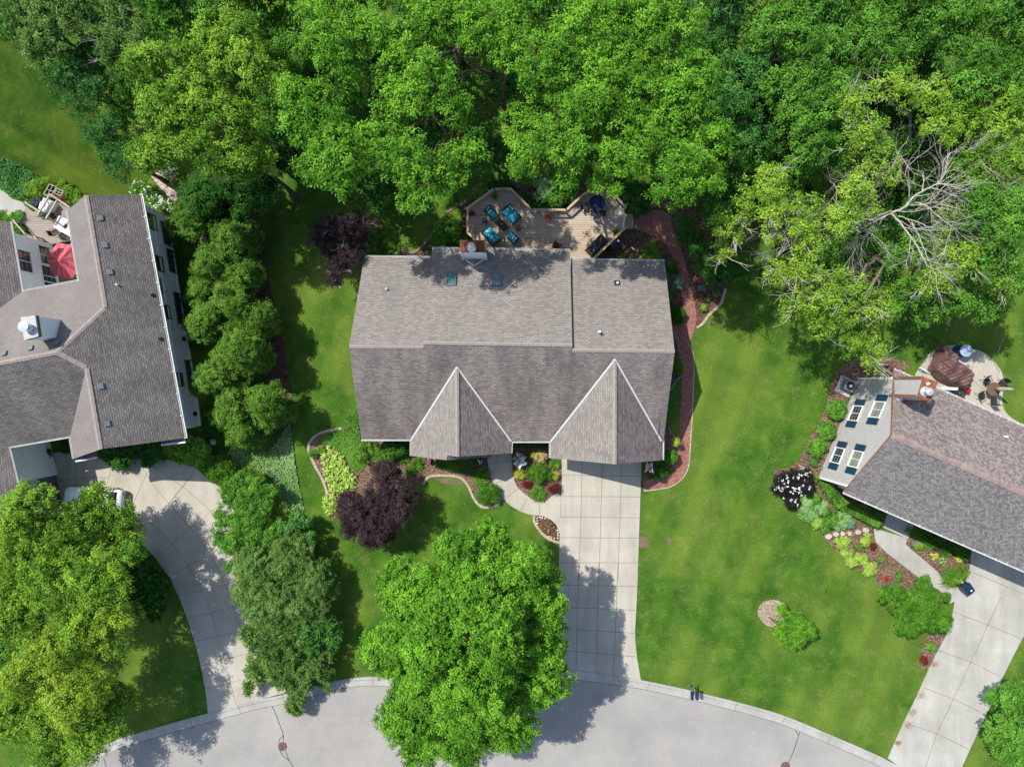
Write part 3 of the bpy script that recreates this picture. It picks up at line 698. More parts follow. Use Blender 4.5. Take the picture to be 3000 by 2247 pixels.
# brick path
bl_ = PL('E1', [(205, 300), (330, 288), (440, 290), (520, 310), (590, 360), (610, 450), (640, 560), (700, 680), (740, 800), (780, 950), (800, 1080), (835, 1200), (860, 1340), (860, 1480), (835, 1560), (800, 1657)])
bl_ += PL('R4', [(275, 610), (303, 680), (312, 760), (306, 900), (300, 1080), (292, 1200), (282, 1350), (272, 1460), (230, 1540), (160, 1590), (80, 1610), (0, 1620), (-35, 1622)])
br_ = PL('R4', [(-35, 1560), (0, 1550), (70, 1540), (130, 1512), (172, 1480), (190, 1430), (200, 1330), (212, 1240), (216, 1150), (226, 950), (234, 810), (215, 700), (180, 560)]) + PL('E1', [(600, 1500), (745, 1420), (730, 1300), (700, 1120), (680, 980), (650, 850), (610, 740), (540, 640), (440, 560), (340, 500), (205, 470)])
mb = MB(); mb.prism([Vector((p.x, p.y, .035)) for p in bl_+br_], .03, 0); mb.single('brick_path', M['brick'], kind='structure')

def edging(v, pts, label, wd=.16, ht=.1, mat='block', step=.2, name='garden_edging'):
    ps = smooth(PL(v, pts) if not isinstance(pts[0], Vector) else pts, 5); mb = MB(); acc = 0; last = ps[0]
    for a, b in zip(ps, ps[1:]):
        d = (b-a); n = max(1, round(d.length/step))
        for k in range(n):
            c = a.lerp(b, (k+.5)/n); mb.box((c.x, c.y, ht/2), (d.length/n*.93, wd*rnd.uniform(.9, 1.1), ht*rnd.uniform(.85, 1.1)), math.atan2(d.y, d.x)+rnd.uniform(-.08, .08))
    return mb.single(name, M[mat], label, 'edging', 'stone edgings round the garden beds')
# mulch beds
def bed(v, pts, mat='mulch', z=.02, sm=True):
    p = PL(v, pts); p = smooth(p, 4, True) if sm else p
    return sheet('mulch_bed', p, z, M[mat])
bed('E1', [(860, 1500), (850, 1340), (820, 1150), (780, 950), (700, 700), (620, 480), (600, 330), (640, 290), (760, 250), (860, 270), (1100, 500), (1300, 800), (1250, 1000), (1170, 1100), (1150, 1190), (1110, 1270), (1000, 1370), (920, 1470)], 'mulchdark')
bed('E1', [(205, 480), (120, 470), (-20, 560), (-100, 800), (560, 900), (600, 1600), (620, 1657), (770, 1657), (750, 1400), (720, 1200), (690, 980), (620, 750), (450, 560), (330, 500)], 'mulchdark', .021)
bed('E1', [(120, 290), (420, 285), (520, 300), (620, 370), (700, 260), (600, 150), (500, 110), (400, 180), (100, 100), (-200, -50), (-400, 50), (-350, 250)], 'mulchdark', .022)
bed('R4', [(180, 560), (215, 700), (235, 810), (226, 830), (190, 870), (150, 930), (60, 940), (60, 560)], 'mulchdark', .023)
bed('R4', [(105, 1170), (140, 1185), (160, 1230), (195, 1260), (212, 1245), (200, 1330), (190, 1440), (165, 1490), (100, 1530), (0, 1555), (-35, 1560), (-35, 1490), (0, 1420), (60, 1300)], 'mulch', .023)
bed('D3', [(1060, 560), (1190, 590), (1240, 560), (1700, 560), (1745, 590), (1750, 700), (1790, 810), (1870, 930), (1840, 990), (1760, 1010), (1680, 1000), (1620, 930), (1570, 820), (1500, 745), (1380, 730), (1250, 735), (1190, 800), (1060, 820), (700, 900), (500, 1000), (380, 1130), (330, 1080), (330, 900), (300, 780), (220, 650), (170, 520), (180, 430), (240, 375), (330, 335), (430, 320), (560, 280), (640, 380), (1000, 420)], 'mulch', .022, False)
sheet('mulch_bed', smooth(PL('D4', [(775, 300), (772, 560), (740, 612), (690, 640), (620, 705), (540, 695), (430, 620), (365, 560), (335, 490), (320, 420), (314, 330), (313, 150), (700, 130)]), 2, True), .024, M['mulch'])
sheet('mulch_bed', PL('D3', [(1270, 750), (1500, 770), (1550, 800), (1480, 810), (1340, 800)]), .010, M['soil'])
sheet('mulch_bed', PL('D3', [(190, 430), (225, 390), (270, 400), (300, 450), (250, 500), (195, 500)]), .028, M['soil'])
sheet('mulch_bed', smooth(PL('D4', [(525, 822), (610, 828), (680, 862), (722, 900), (757, 985), (756, 1068), (700, 1060), (620, 1010), (550, 930), (520, 870)]), 3, True), .024, M['mulchdark'])
bed('R1', [(800, 300), (1000, 260), (1300, 330), (1000, 460), (860, 440), (700, 840), (620, 1100), (560, 1250), (700, 1300), (800, 1400), (1100, 1560), (1100, 1640), (870, 1600), (700, 1640), (520, 1600), (350, 1480), (180, 1200), (300, 1160), (400, 1090), (440, 980), (540, 800), (600, 680), (660, 470), (720, 360)], 'mulch')
bed('R2', [(430, 230), (520, 220), (650, 180), (745, 205), (760, 285), (830, 355), (980, 470), (1060, 530), (1000, 600), (800, 570), (740, 490), (620, 440), (540, 360), (470, 290)], 'mulch', .021)
bed('R2', [(945, 270), (1000, 265), (1150, 330), (1330, 410), (1330, 470), (1230, 560), (1140, 470), (1060, 400), (980, 335)], 'mulch', .021)
bed('R2', [(1070, 860), (1180, 850), (1150, 940), (1080, 1058), (1030, 1030), (1040, 930)], 'mulch', .019)
sheet('mulch_bed', smooth(PL('R2', [(40, 720), (60, 665), (120, 638), (180, 650), (215, 700), (215, 770), (160, 800), (90, 790)]), 4, True), .02, M['mulchpale'])
bed('F3', [(0, 600), (120, 420), (200, 300), (330, 205), (380, 210), (420, 250), (600, 60), (900, -60), (1400, -60), (1700, 0), (1700, 500), (1300, 200), (600, 200), (480, 300), (480, 700), (0, 740)], 'mulchdark', .018)
bed('T2', [(230, 1490), (300, 1580), (400, 1630), (500, 1620), (600, 1540), (620, 1657), (300, 1700), (200, 1600)], 'mulchdark', .017)
bed('T4', [(500, 180), (560, 400), (600, 700), (660, 900), (720, 1250), (760, 1500), (700, 1657), (640, 1500), (500, 1000), (400, 500)], 'mulchdark', .015)
sheet('mulch_bed', smooth(PL('D4', [(1500, 1020), (1545, 1018), (1580, 1050), (1570, 1110), (1510, 1125), (1490, 1080)]), 3, True), .012, M['soil'])
sheet('mulch_bed', smooth(PL('D4', [(1765, 1022), (1785, 1040), (1792, 1095), (1768, 1100), (1755, 1065)]), 3, True), .012, M['soil'])
sheet('gravel_pad', PL('R1', [(730, 410), (860, 470), (790, 590), (670, 540)]), .03, M['gravel'])
sheet('patio', smooth(PL('E2', [(-60, 230), (20, 240), (90, 290), (160, 350), (290, 400), (320, 560), (250, 640), (150, 560), (60, 540), (-60, 520)]), 4, True), .03, M['concrete3'])
fs = MB()
for i in range(9):
    for j in range(3):
        a = P('Z1', 1330 + i*27 + j*30 - 30, 150 + i*30 - j*22 + 20); q = rnd.uniform(.17, .24)
        fs.prism([a+Vector((math.cos(t)*q*rnd.uniform(.85, 1.2), math.sin(t)*q*rnd.uniform(.85, 1.2), .04)) for t in [k*math.pi/3+.3 for k in range(6)]], .03)
fs.single('stepping_stones', M['flag'], kind='structure')
sheet('path', PL('Z1', [(1290, 130), (1340, 130), (1480, 280), (1560, 390), (1510, 420), (1380, 290)]), .02, M['flag'])
sheet('path', PL('T4', [(60, 60), (120, 150), (260, 360), (300, 700), (360, 900), (300, 900), (200, 500)]), .02, M['flag'])

edging('E1', [(865, 1515), (930, 1470), (1000, 1375), (1110, 1275), (1145, 1190), (1170, 1100)], 'pale block edging curving round the mulch bed right of the brick path', .22)
edging('D3', [(1180, 810), (1200, 765), (1250, 735), (1380, 732), (1500, 748), (1570, 820), (1620, 930), (1680, 1000), (1760, 1012), (1830, 985), (1868, 925)], 'pale block edging looping round the ball shrub beside the front walk', .2)
edging('D3', [(455, 318), (330, 338), (240, 372), (180, 430), (165, 510), (220, 640), (290, 770), (328, 890), (320, 900)], 'winding pale block edging left of the hosta bed on the side lawn', .2)
edging('D4', [(522, 822), (520, 870), (550, 930), (620, 1010), (700, 1058), (755, 1068)], 'crescent of pale blocks round the orange flower bed by the driveway', .2)
edging('F3', [(380, 205), (330, 205), (200, 300), (120, 410), (60, 520), (0, 610), (-120, 720), (-200, 740), (-320, 690)], 'grey block edging sweeping round the bed left of the deck', .2, mat='blockdark')
edging('R4', [(232, 828), (190, 865), (152, 930)], 'short grey block edging beside the house above the narrow lawn strip', .16, mat='blockdark')
edging('R4', [(137, 1180), (155, 1230), (190, 1262)], 'short grey block edging beside the yellow bush at the garage corner', .16, mat='blockdark')
edging('x', offset([Vector((p.x, p.y, 0)) for p in bl_[16:]], -.05)[::1], 'long thin pale brick edging along the outer side of the curved brick path', .1, .06, step=.3)
edging('E1', [(205, 470), (300, 490), (400, 545)], 'short dark stone edging below the deck steps', .12, mat='blockdark')
edging('E1', [(205, 292), (330, 282), (440, 284), (520, 305), (600, 360)], 'dark stone edging above the brick landing at the deck steps', .12, mat='blockdark')

# ------------------------------------------------------------------ main house
def H2(p): return Vector((p.x, p.y, 0))
def cap_line(mb, a, b, wd=.28, m=0, lift=.03):
    a, b = Vector(a)+Vector((0, 0, lift)), Vector(b)+Vector((0, 0, lift)); d = (b-a); n = max(1, int(d.length/.3)); s = Vector((-d.y, d.x, 0)).normalized()
    for i in range(n):
        p, q = a+d*i/n, a+d*(i+1)/n; k = .012*(i % 2)
        for sg in (-1, 1):
            f = [p+Vector((0, 0, k)), q+Vector((0, 0, k)), q+s*sg*wd/2-Vector((0, 0, wd*.22-k)), p+s*sg*wd/2-Vector((0, 0, wd*.22-k))]
            mb.face(f if sg < 0 else f[::-1], m)
def gutter(parent, a, b, out, name='gutter', wd=.10, clips=0):
    a, b = Vector(a), Vector(b); o = Vector(out).normalized(); mb = MB()
    mb.beam(a+o*wd-Vector((0, 0, .05)), b+o*wd-Vector((0, 0, .05)), .025, .11, 0)
    mb.beam(a+o*.02-Vector((0, 0, .05)), b+o*.02-Vector((0, 0, .05)), .02, .11, 0)
    mb.beam(a+o*wd*.55-Vector((0, 0, .085)), b+o*wd*.55-Vector((0, 0, .085)), wd*.8, .02, 0)
    if clips:
        n = int((b-a).length/clips)
        for i in range(n+1):
            p = a.lerp(b, i/max(1, n)); mb.beam(p+o*(-.05)+Vector((0, 0, .03)), p+o*(wd+.03)+Vector((0, 0, .03)), .05, .02, 0)
    return mb.part(name, parent, M['trimwhite'])
def valley(mb, a, b, wd=.12, m=0):
    a, b = Vector(a), Vector(b); d = (b-a).normalized(); s = Vector((-d.y, d.x, 0)).normalized()*wd/2; u = Vector((0, 0, .045))
    mb.beam(a+u, b+u, wd, .03, m)

hx = thing('house', 'large taupe shingled house with two front gables in the middle', 'house', P('D2', 1060, 620, 0))
h_e = 3.0
rL, rLm, rMl, rMr, rRl, rR = P('D2', 88, 612, 6.75), P('D2', 538, 614, 6.75), P('D2', 536, 588, 6.94), P('D2', 1440, 602, 6.94), P('D2', 1440, 632, 6.75), P('D2', 2060, 640, 6.75)
fL, fR = P('D2', 162, 1172, h_e), P('D2', 1992, 1192, h_e)
def fr(t): return fL.lerp(fR, t)
tM = (P('D2', 590, 1177, h_e)-fL).length/(fR-fL).length; tR = (P('D2', 1432, 1186, h_e)-fL).length/(fR-fL).length
bL, bLm = P('D2', 180, 68, h_e), P('D2', 592, 72, h_e)
bMl, bMr = P('D2', 591, 17, h_e), P('D2', 1427, 30, h_e)
bRl, bR = P('D2', 1432, 85, h_e), P('D2', 1999, 93, h_e)
roof = MB()
roof.prism([rL, rLm, fr(tM), fL], .18, 1, 2); roof.prism([rMl, rMr, fr(tR), fr(tM)], .18, 1, 2); roof.prism([rRl, rR, fR, fr(tR)], .18, 1, 2)
roof.prism([bL, bLm, rLm, rL], .18, 0, 2); roof.prism([bMl, bMr, rMr, rMl], .5, 0, 3); roof.prism([bRl, bR, rR, rRl], .18, 0, 2)
fp = plane3(rL, fL, fR)
# small gable
ga = on_plane('D2', 742, 735, fp); gh = ga.z; gf = P('E3', 806, 541, gh)
lf = P('D2', 465, 1272, h_e); lv = on_plane('D2', 465, 1173, fp); rv = on_plane('D2', 1070, 1184, fp); rf_ = P('E3', 1590, 492, h_e)
u3 = Vector((0, 0, .06))
lp = plane3(ga, gf, lf)
s2f = on_plane('E3', 650, 592, lp); s2b = on_plane('E3', 655, 522, lp)
roof.prism([ga+u3, gf+u3, s2b+u3, s2f+u3, lf+u3, lv+u3], .2, 0, 2)
roof.prism([ga+u3, rv+u3, rf_+u3, gf+u3], .2, 4, 2)
e2 = P('E3', 1312, 546, h_e-.05); e2b = P('E3', 1312, 508, h_e-.05)
roof.prism([s2b+u3*.5, e2b, e2, s2f+u3*.5], .16, 4, 2)
# garage gable
ka = on_plane('D2', 1697, 688, fp); kh = ka.z; kf = P('D2', 1698, 1322, kh)
kl = P('D2', 1308, 1285, h_e); klv = on_plane('D2', 1308, 1184, fp); krv = on_plane('D2', 1978, 1182, fp); kr = P('D2', 1986, 1297, h_e)
roof.prism([ka+u3, kf+u3, kl+u3, klv+u3], .2, 0, 2); roof.prism([ka+u3, krv+u3, kr+u3, kf+u3], .2, 4, 2)
M['roofside'] = shingle('side_slope_shingles', A(168, 158, 152), A(134, 120, 116), A(92, 84, 82), streak=.08)
M['roofmid'] = M['roofback']
rp_ = roof.part('roof', hx, [M['roofback'], M['rooffront'], M['trimwhite'], M['greytrim'], M['roofside']])
for a_, b_ in ((rL, rLm), (rMl, rMr), (rRl, rR), (ga+u3, gf+u3), (ka+u3, kf+u3)): rc = MB(); cap_line(rc, a_, b_); rc.part('ridge_cap', hx, M['ridge'])
vm = MB(); 
for a_, b_ in ((ga, lv), (ga, rv), (ka, klv), (ka, krv)): vm = MB(); valley(vm, a_+u3, b_+u3); vm.part('valley_flashing', hx, M['trimwhite'])
dn = (fL-rL); dn.z = 0; dn.normalize(); rt = (fR-fL); rt.z = 0; rt.normalize()
gutter(hx, fL, lv, dn); gutter(hx, rv, klv, dn); gutter(hx, lv, lf, -rt); gutter(hx, rv, rf_, rt); gutter(hx, klv, kl, -rt); gutter(hx, P('D2', 1988, 1120, 3.05), kr, rt)
gutter(hx, bL, bLm, -dn); gutter(hx, bMl, bMr, -dn); gutter(hx, bRl, bR, -dn)
# walls: footprint under the eaves
def wallloop(parent, pts, z0, tops, mat, name='wall', thick=.2):
    mb = MB(); n = len(pts)
    for i in range(n):
        a, b = H2(pts[i]), H2(pts[(i+1) % n]); mb.face([a+Vector((0, 0, z0)), b+Vector((0, 0, z0)), b+Vector((0, 0, tops)), a+Vector((0, 0, tops))], 0)
    return mb.part(name, parent, mat)
ins = .45
W0 = [H2(fL)+rt*.5-dn*ins, H2(lv)+rt*.4-dn*ins, H2(lf)+rt*.4-dn*ins, H2(rf_)-rt*.4-dn*ins, H2(rv)-rt*.4-dn*ins, H2(klv)+rt*.4-dn*ins, H2(kl)+rt*.4-dn*ins, H2(kr)-rt*.45-dn*ins,
      H2(bR)-rt*.5+dn*ins, H2(bRl)+dn*ins, H2(bMr)-rt*.3+dn*ins, H2(bMl)+rt*.3+dn*ins, H2(bLm)+dn*ins+rt*.3, H2(bL)+rt*.5+dn*ins]
wallloop(hx, W0, 0, 2.85, M['sidingtan'])
gw = MB()
def tri(mb, a, b, z0, apex): mb.face([a+Vector((0, 0, z0)), b+Vector((0, 0, z0)), apex], 0)
tri(gw, W0[2], W0[3], 2.85, H2((W0[2]+W0[3])/2)+Vector((0, 0, gh-.35))); gw.part('gable_wall', hx, M['sidingtan']); gw = MB(); tri(gw, W0[6], W0[7], 2.85, H2((W0[6]+W0[7])/2)+Vector((0, 0, kh-.35)))
for a, b, r in ((W0[7], W0[8], rR), (W0[13], W0[0], rL)):
    gw.part('gable_wall', hx, M['sidingtan']); gw = MB(); mid = (a+b)/2; tri(gw, a, b, 2.85, H2(r)+(Vector((0, 0, 0)))-rt*(.5 if r is rR else -.5)+Vector((0, 0, 6.35)))
gw.part('gable_wall', hx, M['sidingtan'])
def window(parent, c, along, out, wd, ht, panes=2, name='window', trim='white', gl='glass', bars=0, dp=.07):
    """c: centre on the wall"""
    c = Vector(c); al = Vector(along).normalized(); o = Vector(out).normalized(); up = Vector((0, 0, 1)); mb = MB(); fw = .07
    def bx(cc, sx, sz, sy, m=0, target=mb):
        p = [cc+al*x*sx/2+up*z*sz/2+o*y*sy for y in (0, 1) for z in (-1, 1) for x in (-1, 1)]
        for f in ((4, 5, 7, 6), (0, 1, 5, 4), (2, 6, 7, 3), (0, 4, 6, 2), (1, 3, 7, 5)): target.face([p[i] for i in f], m)
    bx(c+up*(ht/2+fw/2), wd+2*fw, fw, dp); bx(c-up*(ht/2+fw/2), wd+2*fw, fw, dp*1.4)
    bx(c+al*(wd/2+fw/2), fw, ht, dp*.98); bx(c-al*(wd/2+fw/2), fw, ht, dp*.98)
    for i in range(1, panes): bx(c+al*(-wd/2+wd*i/panes), fw*.6, ht, dp*.6)
    for i in range(bars):
        bx(c+up*(-ht/2+ht*(i+1)/(bars+1)), wd, .012, dp*.3)
    if bars:
        for i in range(panes): bx(c+al*(-wd/2+wd*(i+.5)/panes), .012, ht, dp*.25)
    w_ = mb.part(name, parent, M[trim]); g_ = MB(); bx(c, wd, ht, .02, 0, g_); g_.part('pane', w_, M[gl]); return w_
def door(parent, c, along, out, wd, ht, panels=1, mat='white', name='door'):
    c = Vector(c); al = Vector(along).normalized(); o = Vector(out).normalized(); up = Vector((0, 0, 1)); mb = MB()
    def bx(x, z, sx, sz, sy):
        cc = c+al*x+up*z; p = [cc+al*a*sx/2+up*b*sz/2+o*y*sy for y in (0, 1) for b in (-1, 1) for a in (-1, 1)]
        for f in ((4, 5, 7, 6), (0, 1, 5, 4), (2, 6, 7, 3), (0, 4, 6, 2), (1, 3, 7, 5)): mb.face([p[i] for i in f], 0)
    bx(0, ht/2, wd, ht, .03); rows = 4
    n = max(2, int(wd/.8))
    for i in range(n):
        for j in range(rows): bx(-wd/2+wd*(i+.5)/n, ht*(j+.5)/rows, wd/n*.8, ht/rows*.75, .05)
    d = mb.part(name, parent, M[mat]); hb = MB(); hb.box(c+al*wd*.42+up*1.0+o*.08, (.05, .05, .14)); hb.part('handle', d, M['black']); return d
g0, g1 = W0[6], W0[7]; gl_ = (g1-g0).length
door(hx, g0.lerp(g1, .36), rt, dn, 4.8, 2.2, name='garage_door'); door(hx, g0.lerp(g1, .80), rt, dn, 2.6, 2.2, name='garage_door')
window(hx, W0[2].lerp(W0[3], .35)+Vector((0, 0, 1.5)), rt, dn, 2.2, 1.3, 3, bars=2); door(hx, W0[3].lerp(W0[2], .14), rt, dn, 1.0, 2.05, mat='browntrim')
window(hx, W0[4].lerp(W0[5], .5)+Vector((0, 0, 1.5)), rt, dn, 1.4, 1.2, 2, bars=1); window(hx, W0[0].lerp(W0[1], .5)+Vector((0, 0, 1.5)), rt, dn, 1.6, 1.2, 2, bars=1)
for t in (.3, .65): window(hx, W0[7].lerp(W0[8], t)+Vector((0, 0, 1.5)), dn, rt, 1.2, 1.2, 2)
for t in (.3, .65): window(hx, W0[13].lerp(W0[0], t)+Vector((0, 0, 1.5)), dn, -rt, 1.2, 1.2, 2)
for t in (.2, .5, .8): window(hx, W0[10].lerp(W0[11], t)+Vector((0, 0, 1.6)), rt, -dn, 1.8, 1.6, 2)
# chimney
zt = 6.5
ct = [P('D1', 414, 600, zt), P('D1', 645, 600, zt), P('D1', 661, 713, zt), P('D1', 413, 711, zt)]
cc = sum(ct, Vector())/4; ch = MB()
inn = [cc+(p-cc)*.93 for p in ct]; inn = [Vector((p.x, p.y, zt-.12)) for p in inn]
ch.prism(inn, zt-.12-2.6, 0); cho = ch.part('chimney', rp_, M['sidingwhite'])
for q in inn:
    b_ = MB(); b_.beam(q, q-Vector((0, 0, 3.6)), .16, .16, 0); b_.part('corner_board', cho, M['white'])
c2 = MB(); c2.prism(ct, .12, 0); c2.part('chimney_cap', cho, M['rust'])
c3 = MB(); f0 = P('D1', 524, 660, zt+.3); f0.z = zt; c3.lathe(f0, [(.34, 0), (.30, .05), (.24, .12), (.22, .42), (.27, .42), (.29, .5), (.22, .6), (0, .64)], 20); c3.part('flue', cho, M['galv'])
bp = plane3(bMl, bMr, rMr)
cr0 = on_plane('F3', 435, 800, bp); cr1 = on_plane('F3', 712, 810, bp); cr2 = on_plane('F3', 566, 902, bp); crt = Vector((cr0+cr1)/2); crt.z = cr2.z+.02
cs2 = MB(); cs2.face([cr0, cr2, crt], 0); cs2.face([cr1, crt, cr2], 0); cs2.part('cricket', rp_, M['roofback'])
fl_ = MB(); fl_.beam(cr0+Vector((0, 0, .05)), cr2+Vector((0, 0, .05)), .12, .04); fl_.beam(cr1+Vector((0, 0, .05)), cr2+Vector((0, 0, .05)), .12, .04); fl_.part('chimney_flashing', rp_, M['trimwhite'])
def on_pl_quad(v, x0, y0, x1, y1, pl): return [on_plane(v, a, b, pl) for a, b in ((x0, y1), (x1, y1), (x1, y0), (x0, y0))]
for (x0, y0, x1, y1) in ((288, 914, 373, 1028), (722, 925, 801, 1034)):
    q = on_pl_quad('D1', x0, y0, x1, y1, bp); n_ = bp[1]; mb = MB(); c_ = sum(q, Vector())/4
    for i in range(4): mb.beam(q[i]+n_*.08, q[(i+1) % 4]+n_*.08, .07, .14, 0)
    k_ = mb.part('skylight', rp_, M['ventgrey']); g_ = MB(); g_.face([p+n_*.10 for p in q], 0); g_.part('pane', k_, M['skyglass'])
rbp = plane3(bRl, bR, rR); lbp = plane3(bL, bLm, rLm)
def pipe(parent, v, x, y, pl, r=.06, ht=.4, mat='white', flash='ventgrey'):
    c = on_plane(v, x, y, pl); mb = MB(); mb.lathe(c-Vector((0, 0, .05)), [(r, 0), (r, ht), (r*.7, ht), (r*.7, ht-.1), (0, ht-.1)], 10, 0)
    q = MB(); t = pl[1].cross(Vector((0, 0, 1))).normalized(); s = t.cross(pl[1]); k = .22
    o = mb.part('vent_pipe', parent, M[mat]); q.face([c+pl[1]*.02+t*a*k+s*b*k for a, b in ((-1, -1), (1, -1), (1, 1), (-1, 1))], 0, nrm=pl[1]); q.part('flashing', o, M[flash])
pipe(rp_, 'D2', 316, 264, lbp, .07, .35); pipe(rp_, 'D2', 1712, 226, rbp, .09, .3, flash='black'); pipe(rp_, 'D2', 1600, 523, rbp, .1, .6)

# ------------------------------------------------------------------ left house
lh = thing('house', 'grey-roofed white house on the left with courtyard and two-storey side wall', 'house', P('Z2', 300, 100, 0))
E_ = 5.2
p = {}
p['nr'] = P('Z1', 740, 360, 6.9); p['P1'] = P('Z1', 905, 1330, 6.9); p['ne'] = P('Z1', 1213, 355, E_); p['se'] = P('Z2', 1598, 982, E_)
p['sr'] = P('Z2', 865, 1080, 7.8); p['s0'] = P('Z2', 745, 378, 7.8); p['Pk'] = P('Z2', 490, 243, 8.5)
p['we'] = P('Z1', 582, 490, 5.4); p['wv'] = P('Z1', 683, 1100, 5.4); p['cv'] = P('Z1', 190, 1195, 5.4)
p['rw'] = P('Z2', -500, 430, 8.5); p['sv'] = P('Z2', 605, 967, 5.3); p['ce'] = P('Z2', 75, 1058, 5.3); p['sw'] = P('Z2', 637, 1160, 5.3)
p['nw0'] = P('Z1', 88, 590, 5.4); p['r0'] = P('Z1', -20, 1350, 6.5)
_b = plane3(p['Pk'], p['P1'], p['wv']); p['cv'] = on_plane('Z1', 190, 1195, _b); p['r0'] = on_plane('Z1', -20, 1350, _b); p['rw'] = on_plane('Z2', -500, 430, _b)
_w = plane3(P('Z1', 88, 590, 5.4), p['cv'], p['r0'])
LR = MB()
LR.prism([p['nr'], p['P1'], p['Pk'], p['s0'], p['sr'], p['se'], p['ne']], .18, 0, 2)
LR.prism([p['nr'], p['we'], p['wv'], p['P1']], .18, 1, 2)
LR.prism([p['Pk'], p['P1'], p['wv'], p['cv'], p['r0'], p['rw']], .18, 1, 2)
LR.prism([p['Pk'], p['rw'], P('Z2', -500, 1160, 5.3), p['ce'], p['sv'], p['s0']], .18, 0, 2)
LR.prism([p['s0'], p['sv'], p['sw'], p['sr']], .18, 1, 2)
LR.prism([p['nw0'], p['cv'], p['r0'], on_plane('Z1', -400, 1600, _w), on_plane('Z1', -400, 590, _w)], .18, 0, 2)
g_sw = P('Z2', 152, 1370, 5.3); LR.prism([p['ce'], g_sw, P('O', 60, 1150, 5.3), P('Z2', -500, 1800, 7.0), P('Z2', -500, 1150, 7.0)], .182, 0, 2)
lro = LR.part('roof', lh, [M['roofleft'], M['roofleft2'], M['trimwhite']])
for a, b in (('nr', 'P1'), ('P1', 'Pk'), ('Pk', 'rw'), ('Pk', 's0'), ('s0', 'sr')): lc = MB(); cap_line(lc, p[a], p[b], .34); lc.part('ridge_cap', lh, M['ridge'])
sl_ = (H2(p['se'])-H2(p['ne'])).normalized(); oE = Vector((-sl_.y, sl_.x, 0)); oE = oE if oE.x > 0 else -oE
gutter(lh, p['ne'], p['se'], oE, wd=.16, clips=1.6); gutter(lh, p['we'], p['wv'], -oE); gutter(lh, p['wv'], p['cv'], -sl_); gutter(lh, p['nw0'], p['cv'], oE)
gutter(lh, p['sv'], p['ce'], sl_); gutter(lh, p['sv'], p['sw'], -oE); gutter(lh, p['ce'], g_sw, oE)
for a, b in ((P('Z2', 1390, 1010, 5.0), P('Z2', 1600, 985, 5.0)), (P('Z2', 650, 1150, 5.0), P('Z2', 832, 1120, 5.0))):
    mb = MB(); mb.beam(a, b, .35, .1, 0); mb.beam(a+sl_*.28, b+sl_*.28, .12, .16, 1); mb.part('eave_return', lh, [M['roofleft'], M['trimwhite']])
# east wall, read from its base line
wa, wb_ = P('Z1', 1454, 542), P('Z2', 1738, 874); wd_ = (wb_-wa).normalized(); wo = Vector((-wd_.y, wd_.x, 0)); wo = wo if wo.x > 0 else -wo
def on_wall(v, x, y, a, b):
    d = (b-a); n = Vector((-d.y, d.x, 0)).normalized(); r = ray(v, x, y); o = Vector((0, 0, CAM_H)); dd = Vector((r[0], r[1], -1)); return o+dd*((a-o).dot(n)/dd.dot(n))
nwc = H2(p['we'])+oE*.5+sl_*.4; swc = H2(p['sw'])+oE*.5-sl_*.4
wallloop(lh, [wa, wb_, swc, H2(p['sv'])+oE*.5-sl_*.5, H2(p['ce'])-oE*.6-sl_*.5, H2(g_sw)-oE*.6, P('Z2', -450, 1400), P('Z1', -450, 700), H2(p['nw0'])-oE*.55+sl_*.5, H2(p['cv'])-oE*.55+sl_*.4, H2(p['wv'])+oE*.5+sl_*.4, nwc], 0, 5.05, M['sidingwhite'])
gw = MB(); tri(gw, wa, nwc, 5.05, H2(p['nr'])+sl_*.3+Vector((0, 0, 6.65))); gw.part('gable_wall', lh, M['sidingwhite']); gw = MB(); tri(gw, wb_, swc, 5.05, H2(p['sr'])-sl_*.3+Vector((0, 0, 7.5))); gw.part('gable_wall', lh, M['sidingwhite'])
bb = MB(); bb.beam(wa+wo*.03+Vector((0, 0, 2.5)), wb_+wo*.03+Vector((0, 0, 2.5)), .06, .22); bb.beam(wa+wo*.03+Vector((0, 0, .12)), wb_+wo*.03+Vector((0, 0, .12)), .08, .24); bb.part('trim_board', lh, M['sidingwhite'])
for (v, x, y, wd__, ht, pn) in (('Z1', 1305, 590, 1.1, 1.15, 1), ('Z1', 1368, 952, 1.1, 1.15, 1), ('Z1', 1432, 1370, .95, 1.0, 1), ('Z2', 1543, 478, .95, 1.0, 1),
                                ('Z1', 1436, 698, 1.75, 1.2, 2), ('Z1', 1482, 930, 1.75, 1.2, 2), ('Z1', 1548, 1340, 2.4, 1.2, 3), ('Z2', 1645, 445, 2.4, 1.2, 3)):
    c = on_wall(v, x, y, wa, wb_); window(lh, c+wo*.01, wd_, wo, wd__, ht, pn, trim='greytrim', gl='glass', bars=1)
c = on_wall('Z1', 1375, 1140, wa, wb_); mb = MB(); mb.beam(c-wd_*.6+wo*.03, c+wd_*.6+wo*.03, .05, .7); mb.part('shutter_panel', lh, M['greytrim'])
for (v, x, y) in (('Z1', 1580, 1605), ('Z2', 1675, 775)):
    c = on_wall(v, x, y, wa, wb_); mb = MB(); mb.box(c+wo*.1, (.2, .3, .3)); mb.part('meter_box', lh, M['black'])
